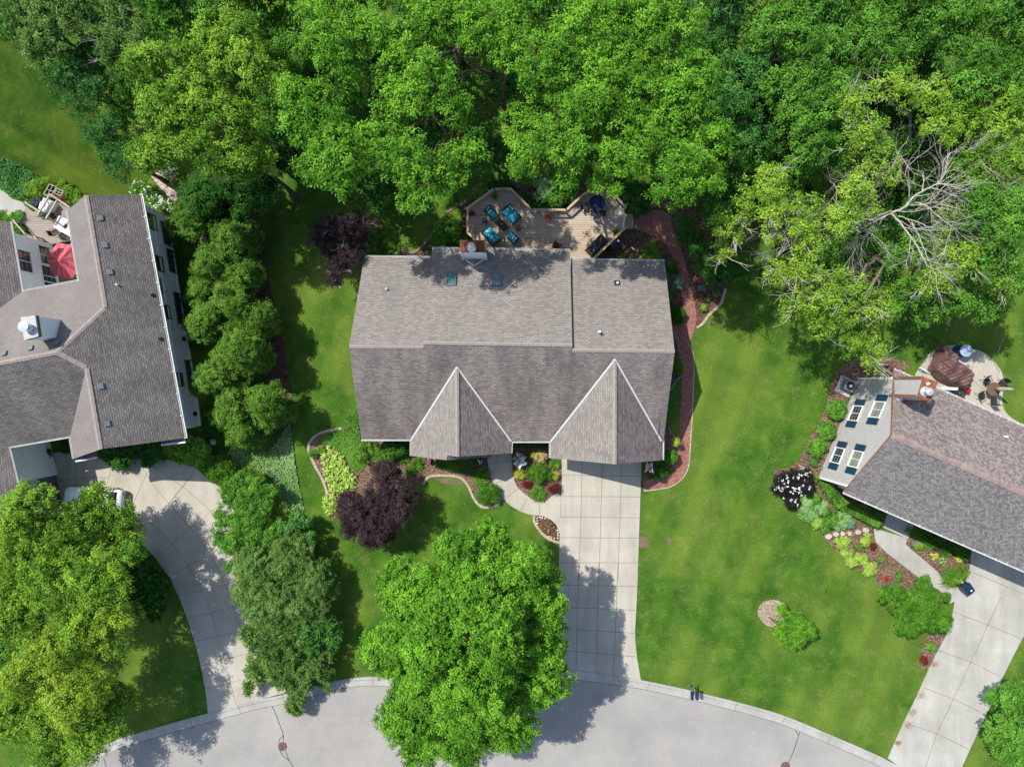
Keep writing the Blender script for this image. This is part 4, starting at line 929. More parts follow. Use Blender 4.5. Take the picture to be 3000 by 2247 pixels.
# courtyard west wing windows
ca_, cb_ = H2(p['nw0'])-oE*.55+sl_*.5, H2(p['cv'])-oE*.55+sl_*.4; cd_ = (cb_-ca_).normalized()
for t, ww, hh, zz in ((.40, 1.6, 1.5, 3.9), (.55, 1.6, 1.5, 1.3), (.80, 1.5, 2.0, 1.1), (.22, 1.4, 1.2, 1.4)):
    window(lh, ca_.lerp(cb_, t)+Vector((0, 0, zz))+oE*.01, cd_, oE, ww, hh, 2, trim='white', bars=2)
door(lh, H2(p['ce'])-oE*.59+sl_*3, sl_, oE, 4.6, 2.2, mat='greytrim', name='garage_door')
# roof vents
ep = plane3(p['ne'], p['se'], p['P1']); np_ = plane3(p['Pk'], p['P1'], p['wv'])
def rvent(parent, v, x, y, pl, s=.38, mat='ventgrey'):
    c = on_plane(v, x, y, pl); mb = MB(); n = pl[1]; t = n.cross(Vector((0, 0, 1))).normalized(); u = n.cross(t)
    q = [c+t*a*s/2+u*b*s/2+n*.14 for a, b in ((-1, -1), (1, -1), (1, 1), (-1, 1))]
    if (q[1]-q[0]).cross(q[2]-q[1]).z < 0: q.reverse()
    mb.prism(q, .2, 0); mb.part('roof_vent', parent, M[mat], bevel=.02)
for v, x, y in (('Z1', 865, 560), ('Z1', 905, 795), ('Z1', 947, 1025), ('Z2', 868, 538), ('Z2', 924, 860)): rvent(lro, v, x, y, ep)
for v, x, y in (('Z2', 497, 166), ('Z2', 268, 212), ('Z2', 40, 258)): rvent(lro, v, x, y, np_, .36)
for v, x, y in (('Z1', 1312, 1225), ('Z1', 1380, 1603)): rvent(lro, v, x, y, ep, .22, 'black')
pipe(lro, 'Z1', 1020, 1135, ep, .07, .3)
# left chimney
zt = 9.7; ctp = [P('Z1', 178, 1415, zt), P('Z1', 303, 1397, zt), P('Z1', 330, 1580, zt), P('Z1', 208, 1612, zt)]
ctp = [Vector((q.x, q.y, zt)) for q in ctp]; ch = MB(); cc = sum(ctp, Vector())/4
ch.prism([Vector((q.x, q.y, zt-.1)) for q in [cc+(q-cc)*.94 for q in ctp]], 3.6, 0); co = ch.part('chimney', lro, M['sidingwhite'])
c2 = MB(); c2.prism(ctp, .12, 0); c2.prism([q-Vector((0, 0, .12)) for q in [cc+(q-cc)*1.0 for q in ctp]], .25, 1); c2.part('chimney_cap', co, [M['sidinggrey'], M['greytrim']])
c3 = MB(); f0 = P('Z1', 212, 1497, zt+.35); f0.z = zt; c3.lathe(f0, [(.3, 0), (.24, .08), (.22, .4), (.33, .42), (.33, .52), (0, .6)], 20); c3.part('flue', co, M['galv'])

# ------------------------------------------------------------------ right house
rh = thing('house', 'right-hand house with brown speckled roof and pale gable wall with blue shutters', 'house', P('R1', 1500, 1000, 0))
Er, Rr = 5.0, 7.8
q = {}
q['re'] = P('R1', 1162, 368, Er); q['rg'] = P('R1', 1138, 897, Rr); q['fe'] = P('R1', 750, 1358, Er)
q['re2'] = P('R1', 2209, 830, Er); q['rg2'] = P('R1', 2209, 1365, Rr); q['fe2'] = P('R2', 1663, 462, Er)
for k in ('re2', 'rg2', 'fe2'):
    b = q[k[:2]]; q[k] = b+(q[k]-b).normalized()*26
RR = MB(); RR.prism([q['re'], q['rg'], q['rg2'], q['re2']], .2, 0, 2); RR.prism([q['rg'], q['fe'], q['fe2'], q['rg2']], .2, 1, 2)
rro = RR.part('roof', rh, [M['roofright'], M['roofrightf'], M['browntrim']])
rcm = MB(); cap_line(rcm, q['rg'], q['rg2'], .42); rcm.part('ridge_cap', rh, M['ridgeright'])
dr_ = (H2(q['fe2'])-H2(q['fe'])).normalized(); of = Vector((dr_.y, -dr_.x, 0)); of = of if of.y < 0 else -of
gutter(rh, q['fe'], q['fe2'], of, clips=.85); gutter(rh, q['re'], q['re2'], -of, clips=.7)
ga0, gb0 = P('R1', 870, 440), P('R1', 545, 1235); gd = (gb0-ga0).normalized(); go = Vector((gd.y, -gd.x, 0)); go = go if go.x < 0 else -go
mb = MB(); zt_ = Er-.15; apx = H2(q['rg'])+dr_*.35
apx = ga0+gd*(apx-ga0).dot(gd)+Vector((0, 0, Rr-.25))
f2, r2 = gb0+dr_*24, ga0+dr_*24
mb.face([gb0, ga0, ga0+Vector((0, 0, zt_)), apx, gb0+Vector((0, 0, zt_))], 0, nrm=go)
mb.face([gb0, f2, f2+Vector((0, 0, zt_)), gb0+Vector((0, 0, zt_))], 0, nrm=of); mb.face([r2, ga0, ga0+Vector((0, 0, zt_)), r2+Vector((0, 0, zt_))], 0, nrm=-of)
mb.part('wall', rh, M['sidinggrey'])
M['shutterblue'] = plain('navy_shutter', A(34, 68, 96), .6)
for x, y, g__ in ((850, 722, 'glass'), (1025, 692, 'glasslight'), (705, 1062, 'glass'), (850, 1092, 'glasslight')):
    c = on_wall('R1', x, y, ga0, gb0)+go*.02; window(rh, c, gd, go, 1.15, 1.35, 2, gl=g__, bars=2)
    for s in (-1, 1):
        m2 = MB(); cc = c+gd*s*(1.15/2+.09+.26); m2.beam(cc-gd*.24+go*.03, cc+gd*.24+go*.03, .05, 1.45)
        for k in (-1, 1): m2.beam(cc-gd*.17+go*.06+Vector((0, 0, .36*k)), cc+gd*.17+go*.06+Vector((0, 0, .36*k)), .02, .6)
        m2.part('shutter', rh, M['shutterblue'])
cb = MB()
for c in (ga0, gb0): cb.beam(c+go*.02, c+go*.02+Vector((0, 0, zt_)), .16, .16)
cb.part('corner_board', rh, M['white'])
door(rh, gb0+dr_*5.6+of*.02, dr_, of, 1.0, 2.05, mat='browntrim'); door(rh, gb0+dr_*16, dr_, of, 5.0, 2.2, name='garage_door')
for t in (2.2, 10): window(rh, gb0+dr_*t+of*.02+Vector((0, 0, 1.6)), dr_, of, 1.6, 1.3, 2, bars=2)
for t in (7, 12): window(rh, ga0+dr_*t-of*.02+Vector((0, 0, 1.6)), dr_, -of, 1.6, 1.3, 2, bars=2)
zt = 8.9; ctp = [P('R1', 1397, 425, zt), P('R1', 1513, 468, zt), P('R1', 1452, 630, zt), P('R1', 1350, 587, zt)]
cc = sum(ctp, Vector())/4; ch = MB(); ch.prism([Vector((a.x, a.y, zt-.1)) for a in [cc+(a-cc)*.95 for a in ctp]], 3.6, 0); co = ch.part('chimney', rro, M['sidinggrey'])
for a in ctp:
    q_ = cc+(a-cc)*.93; b_ = MB(); b_.beam(Vector((q_.x, q_.y, zt-.1)), Vector((q_.x, q_.y, zt-3.4)), .2, .2, 0); b_.part('corner_board', co, M['browntrim'])
c2 = MB(); c2.prism(ctp, .1, 0); c2.part('chimney_cap', co, M['rustorange'])
c3 = MB(); f0 = P('R1', 1430, 545, zt+.3); f0.z = zt; c3.lathe(f0, [(.34, 0), (.33, .04), (.2, .06), (.19, .45), (.26, .45), (.26, .55), (0, .62)], 20); c3.part('flue', co, M['galv'])
c4 = MB(); f0 = P('R1', 1438, 482, zt+.1); f0.z = zt; c4.lathe(f0, [(.13, 0), (.12, .03), (.05, .04), (.05, .2), (.07, .2), (0, .24)], 12); c4.part('flue', co, M['galv'])
rpl = plane3(q['re'], q['rg'], q['re2'])
cr = MB(); a = on_plane('R1', 1200, 590, rpl); cr.lathe(a, [(.35, .02), (.25, .25), (0, .4)], 8); cr.part('cricket', rro, M['trimwhite'])
pipe(rro, 'R1', 2050, 908, rpl, .08, .35)

# ------------------------------------------------------------------ deck
DZ = .75
dk = thing('deck', 'cedar deck with angled railings behind the middle house', 'deck', P('D1', 1240, 500, 0))
dpts = PL('D1', [(500, 300), (738, 118), (898, 118), (1092, 312), (1428, 316), (1578, 178), (1690, 110), (1838, 108), (1985, 285), (1985, 345), (1990, 485), (1690, 770), (1690, 900), (580, 900), (560, 604), (497, 520)], DZ)
mb = MB(); mb.prism(dpts, .25, 0, 1); mb.prism([v_-Vector((0, 0, .25)) for v_ in [sum(dpts, Vector())/len(dpts)*.03+w_*.97 for w_ in dpts]], .5, 1); mb.part('deck_floor', dk, [M['deckwood'], M['railwood']])
mb = MB(); mb.beam(P('D1', 1243, 330, DZ+.006), P('D1', 1252, 700, DZ+.006), .14, .008); mb.part('seam_board', dk, M['railwood'])
RZ = DZ+.95
runs = [PL('D1', [(572, 608), (488, 525), (488, 292), (736, 110), (900, 110), (1094, 306), (1430, 310), (1577, 172), (1690, 104), (1842, 102), (1992, 285)], RZ), PL('D1', [(1993, 478), (1685, 778)], RZ)]
for run in runs:
    for a, b in zip(run, run[1:]):
        d = (b-a).normalized(); mb = MB(); mb.beam(a+d*.02, b-d*.02, .17, .045); mb.beam(a-Vector((0, 0, .1)), b-Vector((0, 0, .1)), .045, .09); mb.beam(a-Vector((0, 0, .85)), b-Vector((0, 0, .85)), .045, .09); mb.part('hand_rail', dk, M['railwood'])
        m2 = MB(); n = int((b-a).length/.13)
        for i in range(1, n):
            c = a.lerp(b, i/n); m2.beam(c-Vector((0, 0, .86)), c-Vector((0, 0, .06)), .022, .022)
        r_ = m2.part('baluster', dk, M['black']); r_['kind'] = 'stuff'
    for c in run: m3 = MB(); m3.box((c.x, c.y, DZ+.45), (.12, .12, 1.0)); m3.part('post', dk, M['railwood'])
for a in ((1252, 320), (1430, 320)):
    pass
st_ = []
for i, (xa, xb, z) in enumerate(((1988, 2010, .58), (2010, 2036, .4), (2036, 2068, .2))):
    m3 = MB(); m3.prism(PL('D1', [(xa, 345 if i == 0 else 348), (xb, 345 if i == 0 else 348), (xb, 488), (xa, 488)], z), z-.02 if i == 2 else .2, 0); m3.part('step', dk, M['railwood'])
gt = thing('gate', 'white folding safety gate standing at the top of the deck steps', 'gate', P('D1', 1965, 380, DZ))
for a, b in ((P('D1', 1942, 275, DZ+.8), P('D1', 1988, 372, DZ+.8)), (P('D1', 1988, 376, DZ+.8), P('D1', 1970, 480, DZ+.8))):
    m3 = MB(); m3.beam(a, b, .05, .05); m3.beam(a-Vector((0, 0, .7)), b-Vector((0, 0, .7)), .04, .05)
    for i in range(7): c = a.lerp(b, i/6); m3.beam(c, c-Vector((0, 0, .7)), .02, .02)
    m3.part('gate_panel', gt, M['white'])

def cushion(mb, c, sx, sy, sz, rz, m=0): mb.box(c, (sx, sy, sz), rz, m)
def lounge(label, v, x, y, face, wd, dp, seats, pillows, name, cat, z=DZ):
    """face: sheet direction the seat faces"""
    c = P(v, x, y, z+.4); c.z = z; root = thing(name, label, cat, c, 'turquoise deck seating')
    ang = math.atan2(-face[1], face[0]); fx, fy = math.cos(ang), math.sin(ang); ux, uy = -fy, fx
    def at(f, s, h): return Vector((c.x+fx*f+ux*s, c.y+fy*f+uy*s, z+h))
    mb = MB(); mb.box(at(0, 0, .24), (dp*.96, wd*.96, .16), ang); mb.part('frame', root, M['wicker'])
    mb = MB(); mb.box(at(-dp/2+.03, 0, .5), (.05, wd, .62), ang); mb.part('backrest_frame', root, M['wicker'], bevel=.01)
    for s in (-1, 1):
        mb = MB(); mb.box(at(.02, s*(wd/2-.03), .56), (dp*.9, .055, .04), ang); mb.box(at(.02, s*(wd/2-.03), .4), (dp*.86, .035, .32), ang); mb.part('armrest', root, M['wicker'])
    for s in (-1, 1):
        for f in (-1, 1):
            mb = MB(); mb.box(at(f*(dp/2-.04), s*(wd/2-.04), .1), (.05, .05, .2), ang); mb.part('leg', root, M['wicker'])
    w1 = (wd-.12)/seats
    for k in range(seats):
        s = -wd/2+.06+w1*(k+.5)
        mb = MB(); mb.box(at(.07, s, .40), (dp-.16, w1*.97, .16), ang); mb.part('seat_cushion', root, M['teal'], bevel=.04)
        mb = MB(); mb.box(at(-dp/2+.15, s, .62), (.17, w1*.96, .36), ang, taper=.8); mb.part('back_cushion', root, M['teal'], bevel=.05)
    for f, s, t in pillows:
        mb = MB(); mb.box(at(f, s, .56), (.2, .38, .14), ang+t, taper=.8); mb.part('pillow', root, M['pillow'], bevel=.05)
    return root
lounge('turquoise cushioned armchair at the upper left of the black coffee table', 'F3', 775, 262, (.68, .73), .66, .98, 1, [(-.12, 0, .1)], 'armchair', 'armchair')
lounge('turquoise cushioned armchair at the lower right of the black coffee table', 'F3', 1034, 565, (-.68, -.73), .66, .80, 1, [(-.05, 0, .1)], 'armchair', 'armchair')
lounge('turquoise two-seat sofa at the upper right of the black coffee table', 'F3', 1016, 278, (-.76, .65), 1.42, .88, 2, [(-.08, .3, .4), (-.02, -.38, -.4)], 'loveseat', 'sofa')
lounge('turquoise two-seat sofa at the lower left of the coffee table near the chimney', 'F3', 772, 540, (.76, -.65), 1.42, .88, 2, [(-.02, .42, .5), (-.08, -.38, 0)], 'loveseat', 'sofa')
c = P('F3', 903, 407, DZ+.4); c.z = DZ; tb = thing('coffee_table', 'rectangular black coffee table amid the turquoise seating', 'table', c)
ta = math.atan2(-112, 106)
mb = MB()
for i in range(5):
    o_ = Vector((math.cos(ta+math.pi/2), math.sin(ta+math.pi/2), 0))*(i-2)*.115; mb.box(c+o_+Vector((0, 0, .42)), (1.04, .105, .03), ta)
mb.part('tabletop', tb, M['black'])
for sx in (-1, 1):
    for sy in (-1, 1):
        mb = MB(); mb.box(c+Vector((math.cos(ta), math.sin(ta), 0))*sx*.47+Vector((-math.sin(ta), math.cos(ta), 0))*sy*.25+Vector((0, 0, .2)), (.05, .05, .4), ta); mb.part('leg', tb, M['black'])
def wiretable(label, v, x, y, top, item):
    c = P(v, x, y, DZ+.5); c.z = DZ; root = thing('side_table', label, 'side table', c, 'round wire side tables'); R = .21; mb = MB()
    for rr, zz in ((R, .5), (R*.62, .5), (R*.7, .25), (R, .02)):
        ring = [c+Vector((math.cos(t)*rr, math.sin(t)*rr, zz)) for t in [k*math.pi/8 for k in range(17)]]; mb.tube(ring, .012, 4, 0, False)
    for k in range(10): t = k*math.pi/5; e = Vector((math.cos(t), math.sin(t), 0)); mb.tube([c+e*R+Vector((0, 0, .5)), c+e*R*.7+Vector((0, 0, .25)), c+e*R+Vector((0, 0, .02))], .009, 4, 0, False)
    mb.part('wire_frame', root, M['wicker'])
    m2 = MB(); m2.lathe(c+Vector((0, 0, .49)), [(0, 0), (R*.92, 0), (R*.92, .012), (0, .012)], 18); m2.part('tabletop', root, M[top])
M['coppertop'] = plain('copper_glass_top', A(128, 96, 74), .3, var=.2); M['darktop'] = plain('dark_bronze_top', A(84, 68, 58), .3, var=.2)
wiretable('dark round wire side table between the left armchair and left sofa', 'F3', 697, 360, 'darktop', 1)
wiretable('copper round wire side table right of the turquoise seating', 'F3', 1100, 441, 'coppertop', 0)
def cup(label, v, x, y, z):
    c = P(v, x, y, z); mb = MB(); mb.lathe(c, [(0, 0), (.03, 0), (.042, .11), (.036, .11), (.026, .02), (0, .02)], 10); mb.single('cup', M['white'], label, 'cup')
cup('small white cup on the dark wire side table', 'F3', 692, 355, DZ+.505); cup('small pale cup on the black coffee table', 'F3', 902, 398, DZ+.44)
# dining set
c = P('D1', 1722, 245, DZ+.7); c.z = DZ; dt = thing('dining_table', 'round dark navy dining table half hidden by overhanging leaves', 'table', c)
M['navytop'] = plain('navy_glass_top', (.02, .03, .07), .12)
mb = MB(); mb.lathe(c+Vector((0, 0, .7)), [(0, 0), (.62, 0), (.64, .015), (.62, .03), (0, .03)], 28); mb.part('tabletop', dt, M['navytop'])
for k in range(4): t = k*math.pi/2+.6; e = Vector((math.cos(t), math.sin(t), 0)); mb = MB(); mb.tube([c+e*.5+Vector((0, 0, .7)), c+e*.35+Vector((0, 0, .35)), c+e*.5], .02, 6); mb.part('leg', dt, M['black'])
def patio_chair(label, v, x, y, ang, z, h=.45, mat='black', seatmat='wicker', group='black chairs of the deck dining set', high=.95, name='patio_chair'):
    c = P(v, x, y, z+.5); c.z = z; root = thing(name, label, 'chair', (0, 0, 0), group); W[root.name] = Vector((0, 0, 0))
    mb = MB(); mb.box((0, 0, h), (.46, .46, .035)); mb.part('seat', root, M[seatmat])
    mb = MB(); 
    mb.beam((-.24, -.22, h+.02), (-.36, -.22, high), .03, .03); mb.beam((-.24, .22, h+.02), (-.36, .22, high), .03, .03); mb.beam((-.36, -.22, high), (-.36, .22, high), .03, .03)
    mb.face([(-.25, -.21, h+.05), (-.355, -.21, high), (-.355, .21, high), (-.25, .21, h+.05)], 1); mb.face([(-.24, -.21, h+.05), (-.24, .21, h+.05), (-.345, .21, high), (-.345, -.21, high)], 1)
    mb.part('backrest', root, [M[mat], M[seatmat]])
    for s in (-1, 1): mb = MB(); mb.beam((-.28, s*.25, h+.2), (.2, s*.25, h+.2), .035, .03); mb.beam((.2, s*.25, h+.2), (.23, s*.25, h-.05), .03, .03); mb.part('armrest', root, M[mat])
    for s in (-1, 1):
        for f in (-1, 1): mb = MB(); mb.beam((f*.2, s*.22, h), (f*.26, s*.24, 0), .028, .028); mb.part('leg', root, M[mat])
    root.location = c; rotz(root, ang); W[root.name] = c; return root
patio_chair('black patio chair on the left of the navy dining table', 'D1', 1600, 277, 0, DZ)
patio_chair('black patio chair below the navy dining table, the left one of two', 'D1', 1690, 340, math.pi/2, DZ)
patio_chair('black patio chair below the navy dining table, the right one of two', 'D1', 1773, 338, math.pi/2, DZ)
M['redsling'] = plain('red_sling_fabric', A(140, 44, 36), .8)
patio_chair('red folding sling chair by the house wall on the deck', 'D1', 1345, 655, math.radians(-25), DZ, .42, 'black', 'redsling', None, .9, 'folding_chair')
# grill under a cover
def covered(name, label, cat, v, x, y, wd, dp, ht, ang, z, mat='blackcover', seed=1, lumps=.05):
    c = P(v, x, y, z+ht*.7); c.z = z; mb = MB(); r = random.Random(seed); nx, ny = 26, 18; G = {}
    for i in range(nx+1):
        for j in range(ny+1):
            u, w2 = i/nx*2-1, j/ny*2-1; e = max(abs(u), abs(w2)); top = min(1, (1-e)/.16)
            hgt = ht*(1-(1-top)**2*1.0) if e < 1 else 0
            hgt = ht*(.0 + (1-(1-top)**3)) + (math.sin(u*7+seed)*math.cos(w2*5)*lumps+math.sin(u*15+w2*11)*lumps*.4)*top
            k = 1-.06*top+.05*math.sin(14*math.atan2(w2, u))*(1-top)
            x_, y_ = u*wd/2*k, w2*dp/2*k; G[i, j] = Vector((c.x+x_*math.cos(ang)-y_*math.sin(ang), c.y+x_*math.sin(ang)+y_*math.cos(ang), z+max(0, hgt)))
    for i in range(nx):
        for j in range(ny): mb.face([G[i, j], G[i+1, j], G[i+1, j+1], G[i, j+1]], 0, True)
    return mb.single(name, M[mat], label, cat, weld=True)
covered('covered_grill', 'long barbecue under a black vinyl cover by the diagonal deck rail', 'grill', 'D1', 1722, 638, 1.75, .82, 1.05, math.atan2(150, 145), DZ, seed=3)
c = P('D1', 1885, 655, .8); c.z = 0; kg = thing('kettle_grill', 'black covered kettle grill on the mulch beyond the deck rail', 'grill', c)
mb = MB(); mb.lathe(c, [(.30, 0), (.33, .3), (.44, .7), (.47, .8), (.42, .98), (.25, 1.08), (0, 1.1)], 18, sy=.85, rz=.8); mb.part('cover', kg, M['blackcover'])
mb = MB(); mb.lathe(c+Vector((.33, .42, 0)), [(0, 0), (.09, 0), (.1, .75), (0, .76)], 10); mb.part('ash_bucket', kg, M['galv'])
# planters on the deck
def pot(label, v, x, y, z, kind, flower=None, r=.2, cat='potted plant', potmat='browntrim', h=.3, square=False, pr=.16, nf=16, name='potted_plant', group=None, hgt=None):
    c = P(v, x, y, z+h); c.z = z; root = thing(name, label, cat, c, group)
    mb = MB()
    if square: mb.box(c+Vector((0, 0, h/2)), (pr*2, pr*2, h)); 
    else: mb.lathe(c, [(0, 0), (pr*.7, 0), (pr, h), (pr*.88, h), (pr*.8, h-.05), (0, h-.05)], 16)
    mb.part('pot', root, M[potmat])
    d = dirs(90, -.1); C = np.array(c)+np.array([0, 0, h])+d*r*RNG.uniform(.5, 1.05, (len(d), 1))*np.array([1, 1, .8]); C = np.repeat(C, 3, 0)+RNG.normal(size=(len(d)*3, 3))*.02
    add_leaf_part('leaves', root, leaves_mesh('leaves', C, RNG.normal(size=C.shape)*.5+np.array([0, 0, .8]), np.full(len(C), .1), .5, RNG.random(len(C)), LM[kind], root.location, np.repeat(d, 3, 0)))
    if flower:
        d = dirs(nf, .1); C = np.array(c)+np.array([0, 0, h+.03])+d*r*1.0*np.array([1, 1, .85])
        C = np.repeat(C, 3, 0)+RNG.normal(size=(len(d)*3, 3))*.02; add_leaf_part('blossoms', root, leaves_mesh('blossoms', C, RNG.normal(size=C.shape)*.3+np.array([0, 0, 1]), np.full(len(C), .085), .9, RNG.random(len(C)), LM[flower], root.location))
    return root
M['planterwood'] = plain('planter_wood', A(196, 166, 128), .8)
pot('square wooden planter with red flowers at the middle of the deck rail', 'D1', 1252, 385, DZ, 'green', 'redflower', .2, 'planter', 'planterwood', .4, True, .2, name='planter')
pot('pot of dark red flowers hanging at the left deck rail', 'D1', 532, 345, DZ, 'red', 'redflower', .2, 'flower pot', name='flower_pot')
pot('small leafy green pot by the diagonal rail of the deck', 'D1', 1893, 518, DZ, 'green', None, .24)
tuft('spiky green fern at the top rail of the deck', 'lily', 'D1', 745, 182, 44, .5, 'fern', nb=90, z0=DZ+.3, wd=.05)
for x, y in ((742, 112), (1098, 302), (1424, 303), (494, 520)):
    c = P('D1', x, y, RZ+.03); mb = MB(); mb.lathe(c, [(.0, 0), (.055, .0), (.06, .06), (.045, .12), (0, .13)], 12); mb.single('rail_lamp', M['black'], {742: 'small black solar lamp on the top left corner of the deck rail', 1098: 'small black solar lamp on the rail left of the square planter', 1424: 'small black solar lamp on the rail right of the square planter', 494: 'small black solar lamp on the deck rail above the chimney'}[x], 'lamp', 'black solar lamps on the deck rail')
# boulders
BL = [(475, 228, 26), (438, 268, 26), (472, 290, 18), (425, 320, 18), (455, 372, 24), (440, 425, 24), (448, 470, 24), (468, 555, 40), (470, 505, 20), (590, 85, 34), (640, 62, 26), (560, 100, 22), (505, 205, 22), (545, 150, 22),
      (800, 22, 32), (860, 30, 26), (905, 45, 42), (962, 92, 30), (1000, 140, 26), (1045, 148, 26), (1085, 160, 22), (1128, 190, 38), (1150, 232, 28), (1190, 205, 22), (1235, 248, 38), (1285, 250, 20), (1330, 290, 20), (1368, 262, 34), (1435, 235, 30), (1500, 192, 46), (1550, 160, 22), (700, 40, 24)]
where = ['left of the deck corner', 'nearest the lawn edging left of the deck', 'touching the left deck rail', 'outermost left of the deck rail', 'midway down the left deck rail', 'beside the shrub at the left rail', 'low on the left deck rail', 'big one just above the chimney', 'small one above the big chimney boulder',
         'large one under the overhanging leaves above the sloping rail', 'beside the dark fern above the sloping rail', 'at the outer left end of the upper row', 'beside the yellow flowers at the sloping rail', 'tucked behind the sloping left rail', 'in the row above the top rail', 'round one above the top rail', 'largest one above the top rail corner', 'below the largest at the top right rail corner', 'halfway down the right-sloping rail', 'right of the halfway one on the slope', 'small one right on the slope', 'wide one in the notch bed upper left', 'under the wide one in the notch', 'small one above the notch centre', 'flat wide one in the notch centre', 'small one by the big shrub in the notch', 'low one by the straight rail', 'pale one by the straight rail right half', 'rounded one near the right notch corner', 'biggest one at the right notch rail', 'blue grey one nearest the dining set', 'small one in the shade above the top rail']
for (x, y, r), wl_ in zip(BL, where):
    R = L('D1', r, .3); c = P('D1', x, y, .2); c.z = 0; mb = MB(); rr = random.Random(x*7+y); ph = [rr.uniform(0, 6) for _ in range(6)]
    def br(t, u): return R*(1+.16*math.sin(2*t+ph[0])+.12*math.sin(3*t+ph[1]+u*2)+.08*math.sin(5*t+ph[2])+.1*math.sin(4*u+ph[3]+t))
    nt_, nu = 12, 6; g_ = [[c+Vector((math.cos(t)*math.cos(u)*br(t, u), math.sin(t)*math.cos(u)*br(t, u)*.85, max(-.1, math.sin(u)*br(t, u)*.75+R*.15))) for t in [2*math.pi*i/nt_ for i in range(nt_)]] for u in [-.35+(math.pi/2+.35)*j/nu for j in range(nu+1)]]
    for j in range(nu):
        for i in range(nt_):
            k = (i+1) % nt_; f = [g_[j][i], g_[j][k], g_[j+1][k], g_[j+1][i]]; mb.face(f[:3] if j == nu-1 else f, 0, False)
    mb.single('boulder', M['rockpale' if x in (1368, 472) else 'rock'], ('grey boulder '+wl_) if x not in (1368, 472) else ('boulder '+wl_), 'boulder', 'boulders of the rock wall round the deck', weld=True)
for i, (x, y, w_, t, wl_) in enumerate(((467, 247, 36, 'pale angular rock at the lawn tip of the right bed', 0), (512, 235, 30, 'second pale angular rock from the lawn, below the silver plants', 0), (552, 233, 28, 'third pale angular rock below the variegated plants', 0), (596, 232, 26, 'small pale rock below the blue-grey plant', 0), (645, 225, 34, 'tall triangular pale rock in the mulch right of the silver plants', 0), (692, 212, 32, 'square pale rock nearest the right-hand walk', 0))):
    c = P('R2', x, y); r = w_/2.079*.0275*.55; mb = MB(); rr = random.Random(i)
    mb.prism([c+Vector((math.cos(a)*r*rr.uniform(.8, 1.3), math.sin(a)*r*rr.uniform(.8, 1.3), .22+rr.uniform(-.03, .03))) for a in [k*math.pi*2/5+i for k in range(5)]], .22); mb.single('rock', M['rockpale'], t, 'rock', 'pale rocks in the right-hand bed', bevel=.02)
c = P('F4', 608, 495); mb = MB(); mb.prism([c+Vector(q_)+Vector((0, 0, .38)) for q_ in ((-.42, .15, 0), (-.35, -.22, 0), (.1, -.2, 0), (.42, -.3, 0), (.45, .05, 0), (.1, .17, 0))], .1); mb.box(c+Vector((-.25, -.03, .14)), (.12, .25, .28)); mb.box(c+Vector((.28, -.1, .14)), (.12, .25, .28)); mb.single('stone_bench', M['rock'], 'small curved grey stone bench by the stoup end of the right-hand walk'.replace('stoup', 'stoop'), 'bench')

# ------------------------------------------------------------------ mailboxes, bin, flag, car
c = P('R3', 1175, 985); mbx = thing('mailbox', 'pair of dark blue mailboxes on one post at the street curb', 'mailbox', c)
mb = MB(); mb.beam(c, c+Vector((0, 0, 1.15)), .1, .1); mb.beam(c+Vector((-.3, -.1, 1.1)), c+Vector((.3, -.1, 1.1)), .09, .09); mb.beam(c+Vector((-.28, .28, .9)), c+Vector((0, 0, .4)), .06, .06); mb.beam(c+Vector((-.08, .5, 1.2)), c+Vector((0, -.3, 1.2)), .09, .07); mb.part('post', mbx, M['greytrim'])
M['navy'] = plain('navy_metal', (.012, .025, .06), .35)
for s in (-1, 1):
    mb = MB(); o = c+Vector((s*.2, -.32, 1.17)); n = 8
    prof = [Vector((-.11, 0, 0))] + [Vector((math.cos(t)*.11, 0, .12+math.sin(t)*.11)) for t in [math.pi-math.pi*i/n for i in range(n+1)]] + [Vector((.11, 0, 0))]
    A_ = [o+q_+Vector((0, -.3, 0)) for q_ in prof]; B_ = [o+q_+Vector((0, .3, 0)) for q_ in prof]
    for i in range(len(prof)): j = (i+1) % len(prof); mb.face([A_[i], A_[j], B_[j], B_[i]], 0)
    mb.face(A_, 0); mb.face(B_[::-1], 0); x_ = mb.part('letter_box', mbx, M['navy']); m2 = MB(); m2.box(o+Vector((s*.125, -.05, .2)), (.015, .14, .04)); m2.part('signal_flag', x_, M['redsling'])
c = P('F4', 992, 820, 1.0); c.z = .05; ang = math.radians(35)
bn = thing('trash_bin', 'navy blue wheeled bin with a small white mark on its lid', 'bin', c)
mb = MB(); mb.box(c+Vector((0, 0, .5)), (.6, .68, .95), ang, taper=1.12); mb.part('body', bn, M['navy'], bevel=.03)
mb = MB(); mb.box(c+Vector((0, 0, 1.02)), (.74, .86, .09), ang, taper=.9); ld_ = mb.part('lid', bn, M['navy'], bevel=.04)
mb = MB(); o = c+Vector((math.cos(ang-1.2)*.2, math.sin(ang-1.2)*.2, 1.071)); mb.prism([o+Vector(q_) for q_ in ((-.07, -.05, .004), (.06, -.06, .004), (.08, .03, .004), (0, .08, .004), (-.06, .05, .004))], .003); mb.part('lid_mark', ld_, M['white'])
for s in (-1, 1): mb = MB(); o = c+Vector((-math.sin(ang)*.36+math.cos(ang)*s*.27, math.cos(ang)*.36+math.sin(ang)*s*.27, .1)); mb.tube([o-Vector((math.cos(ang)*.03, math.sin(ang)*.03, 0)), o+Vector((math.cos(ang)*.03, math.sin(ang)*.03, 0))], .11, 14); mb.part('wheel', bn, M['black'])
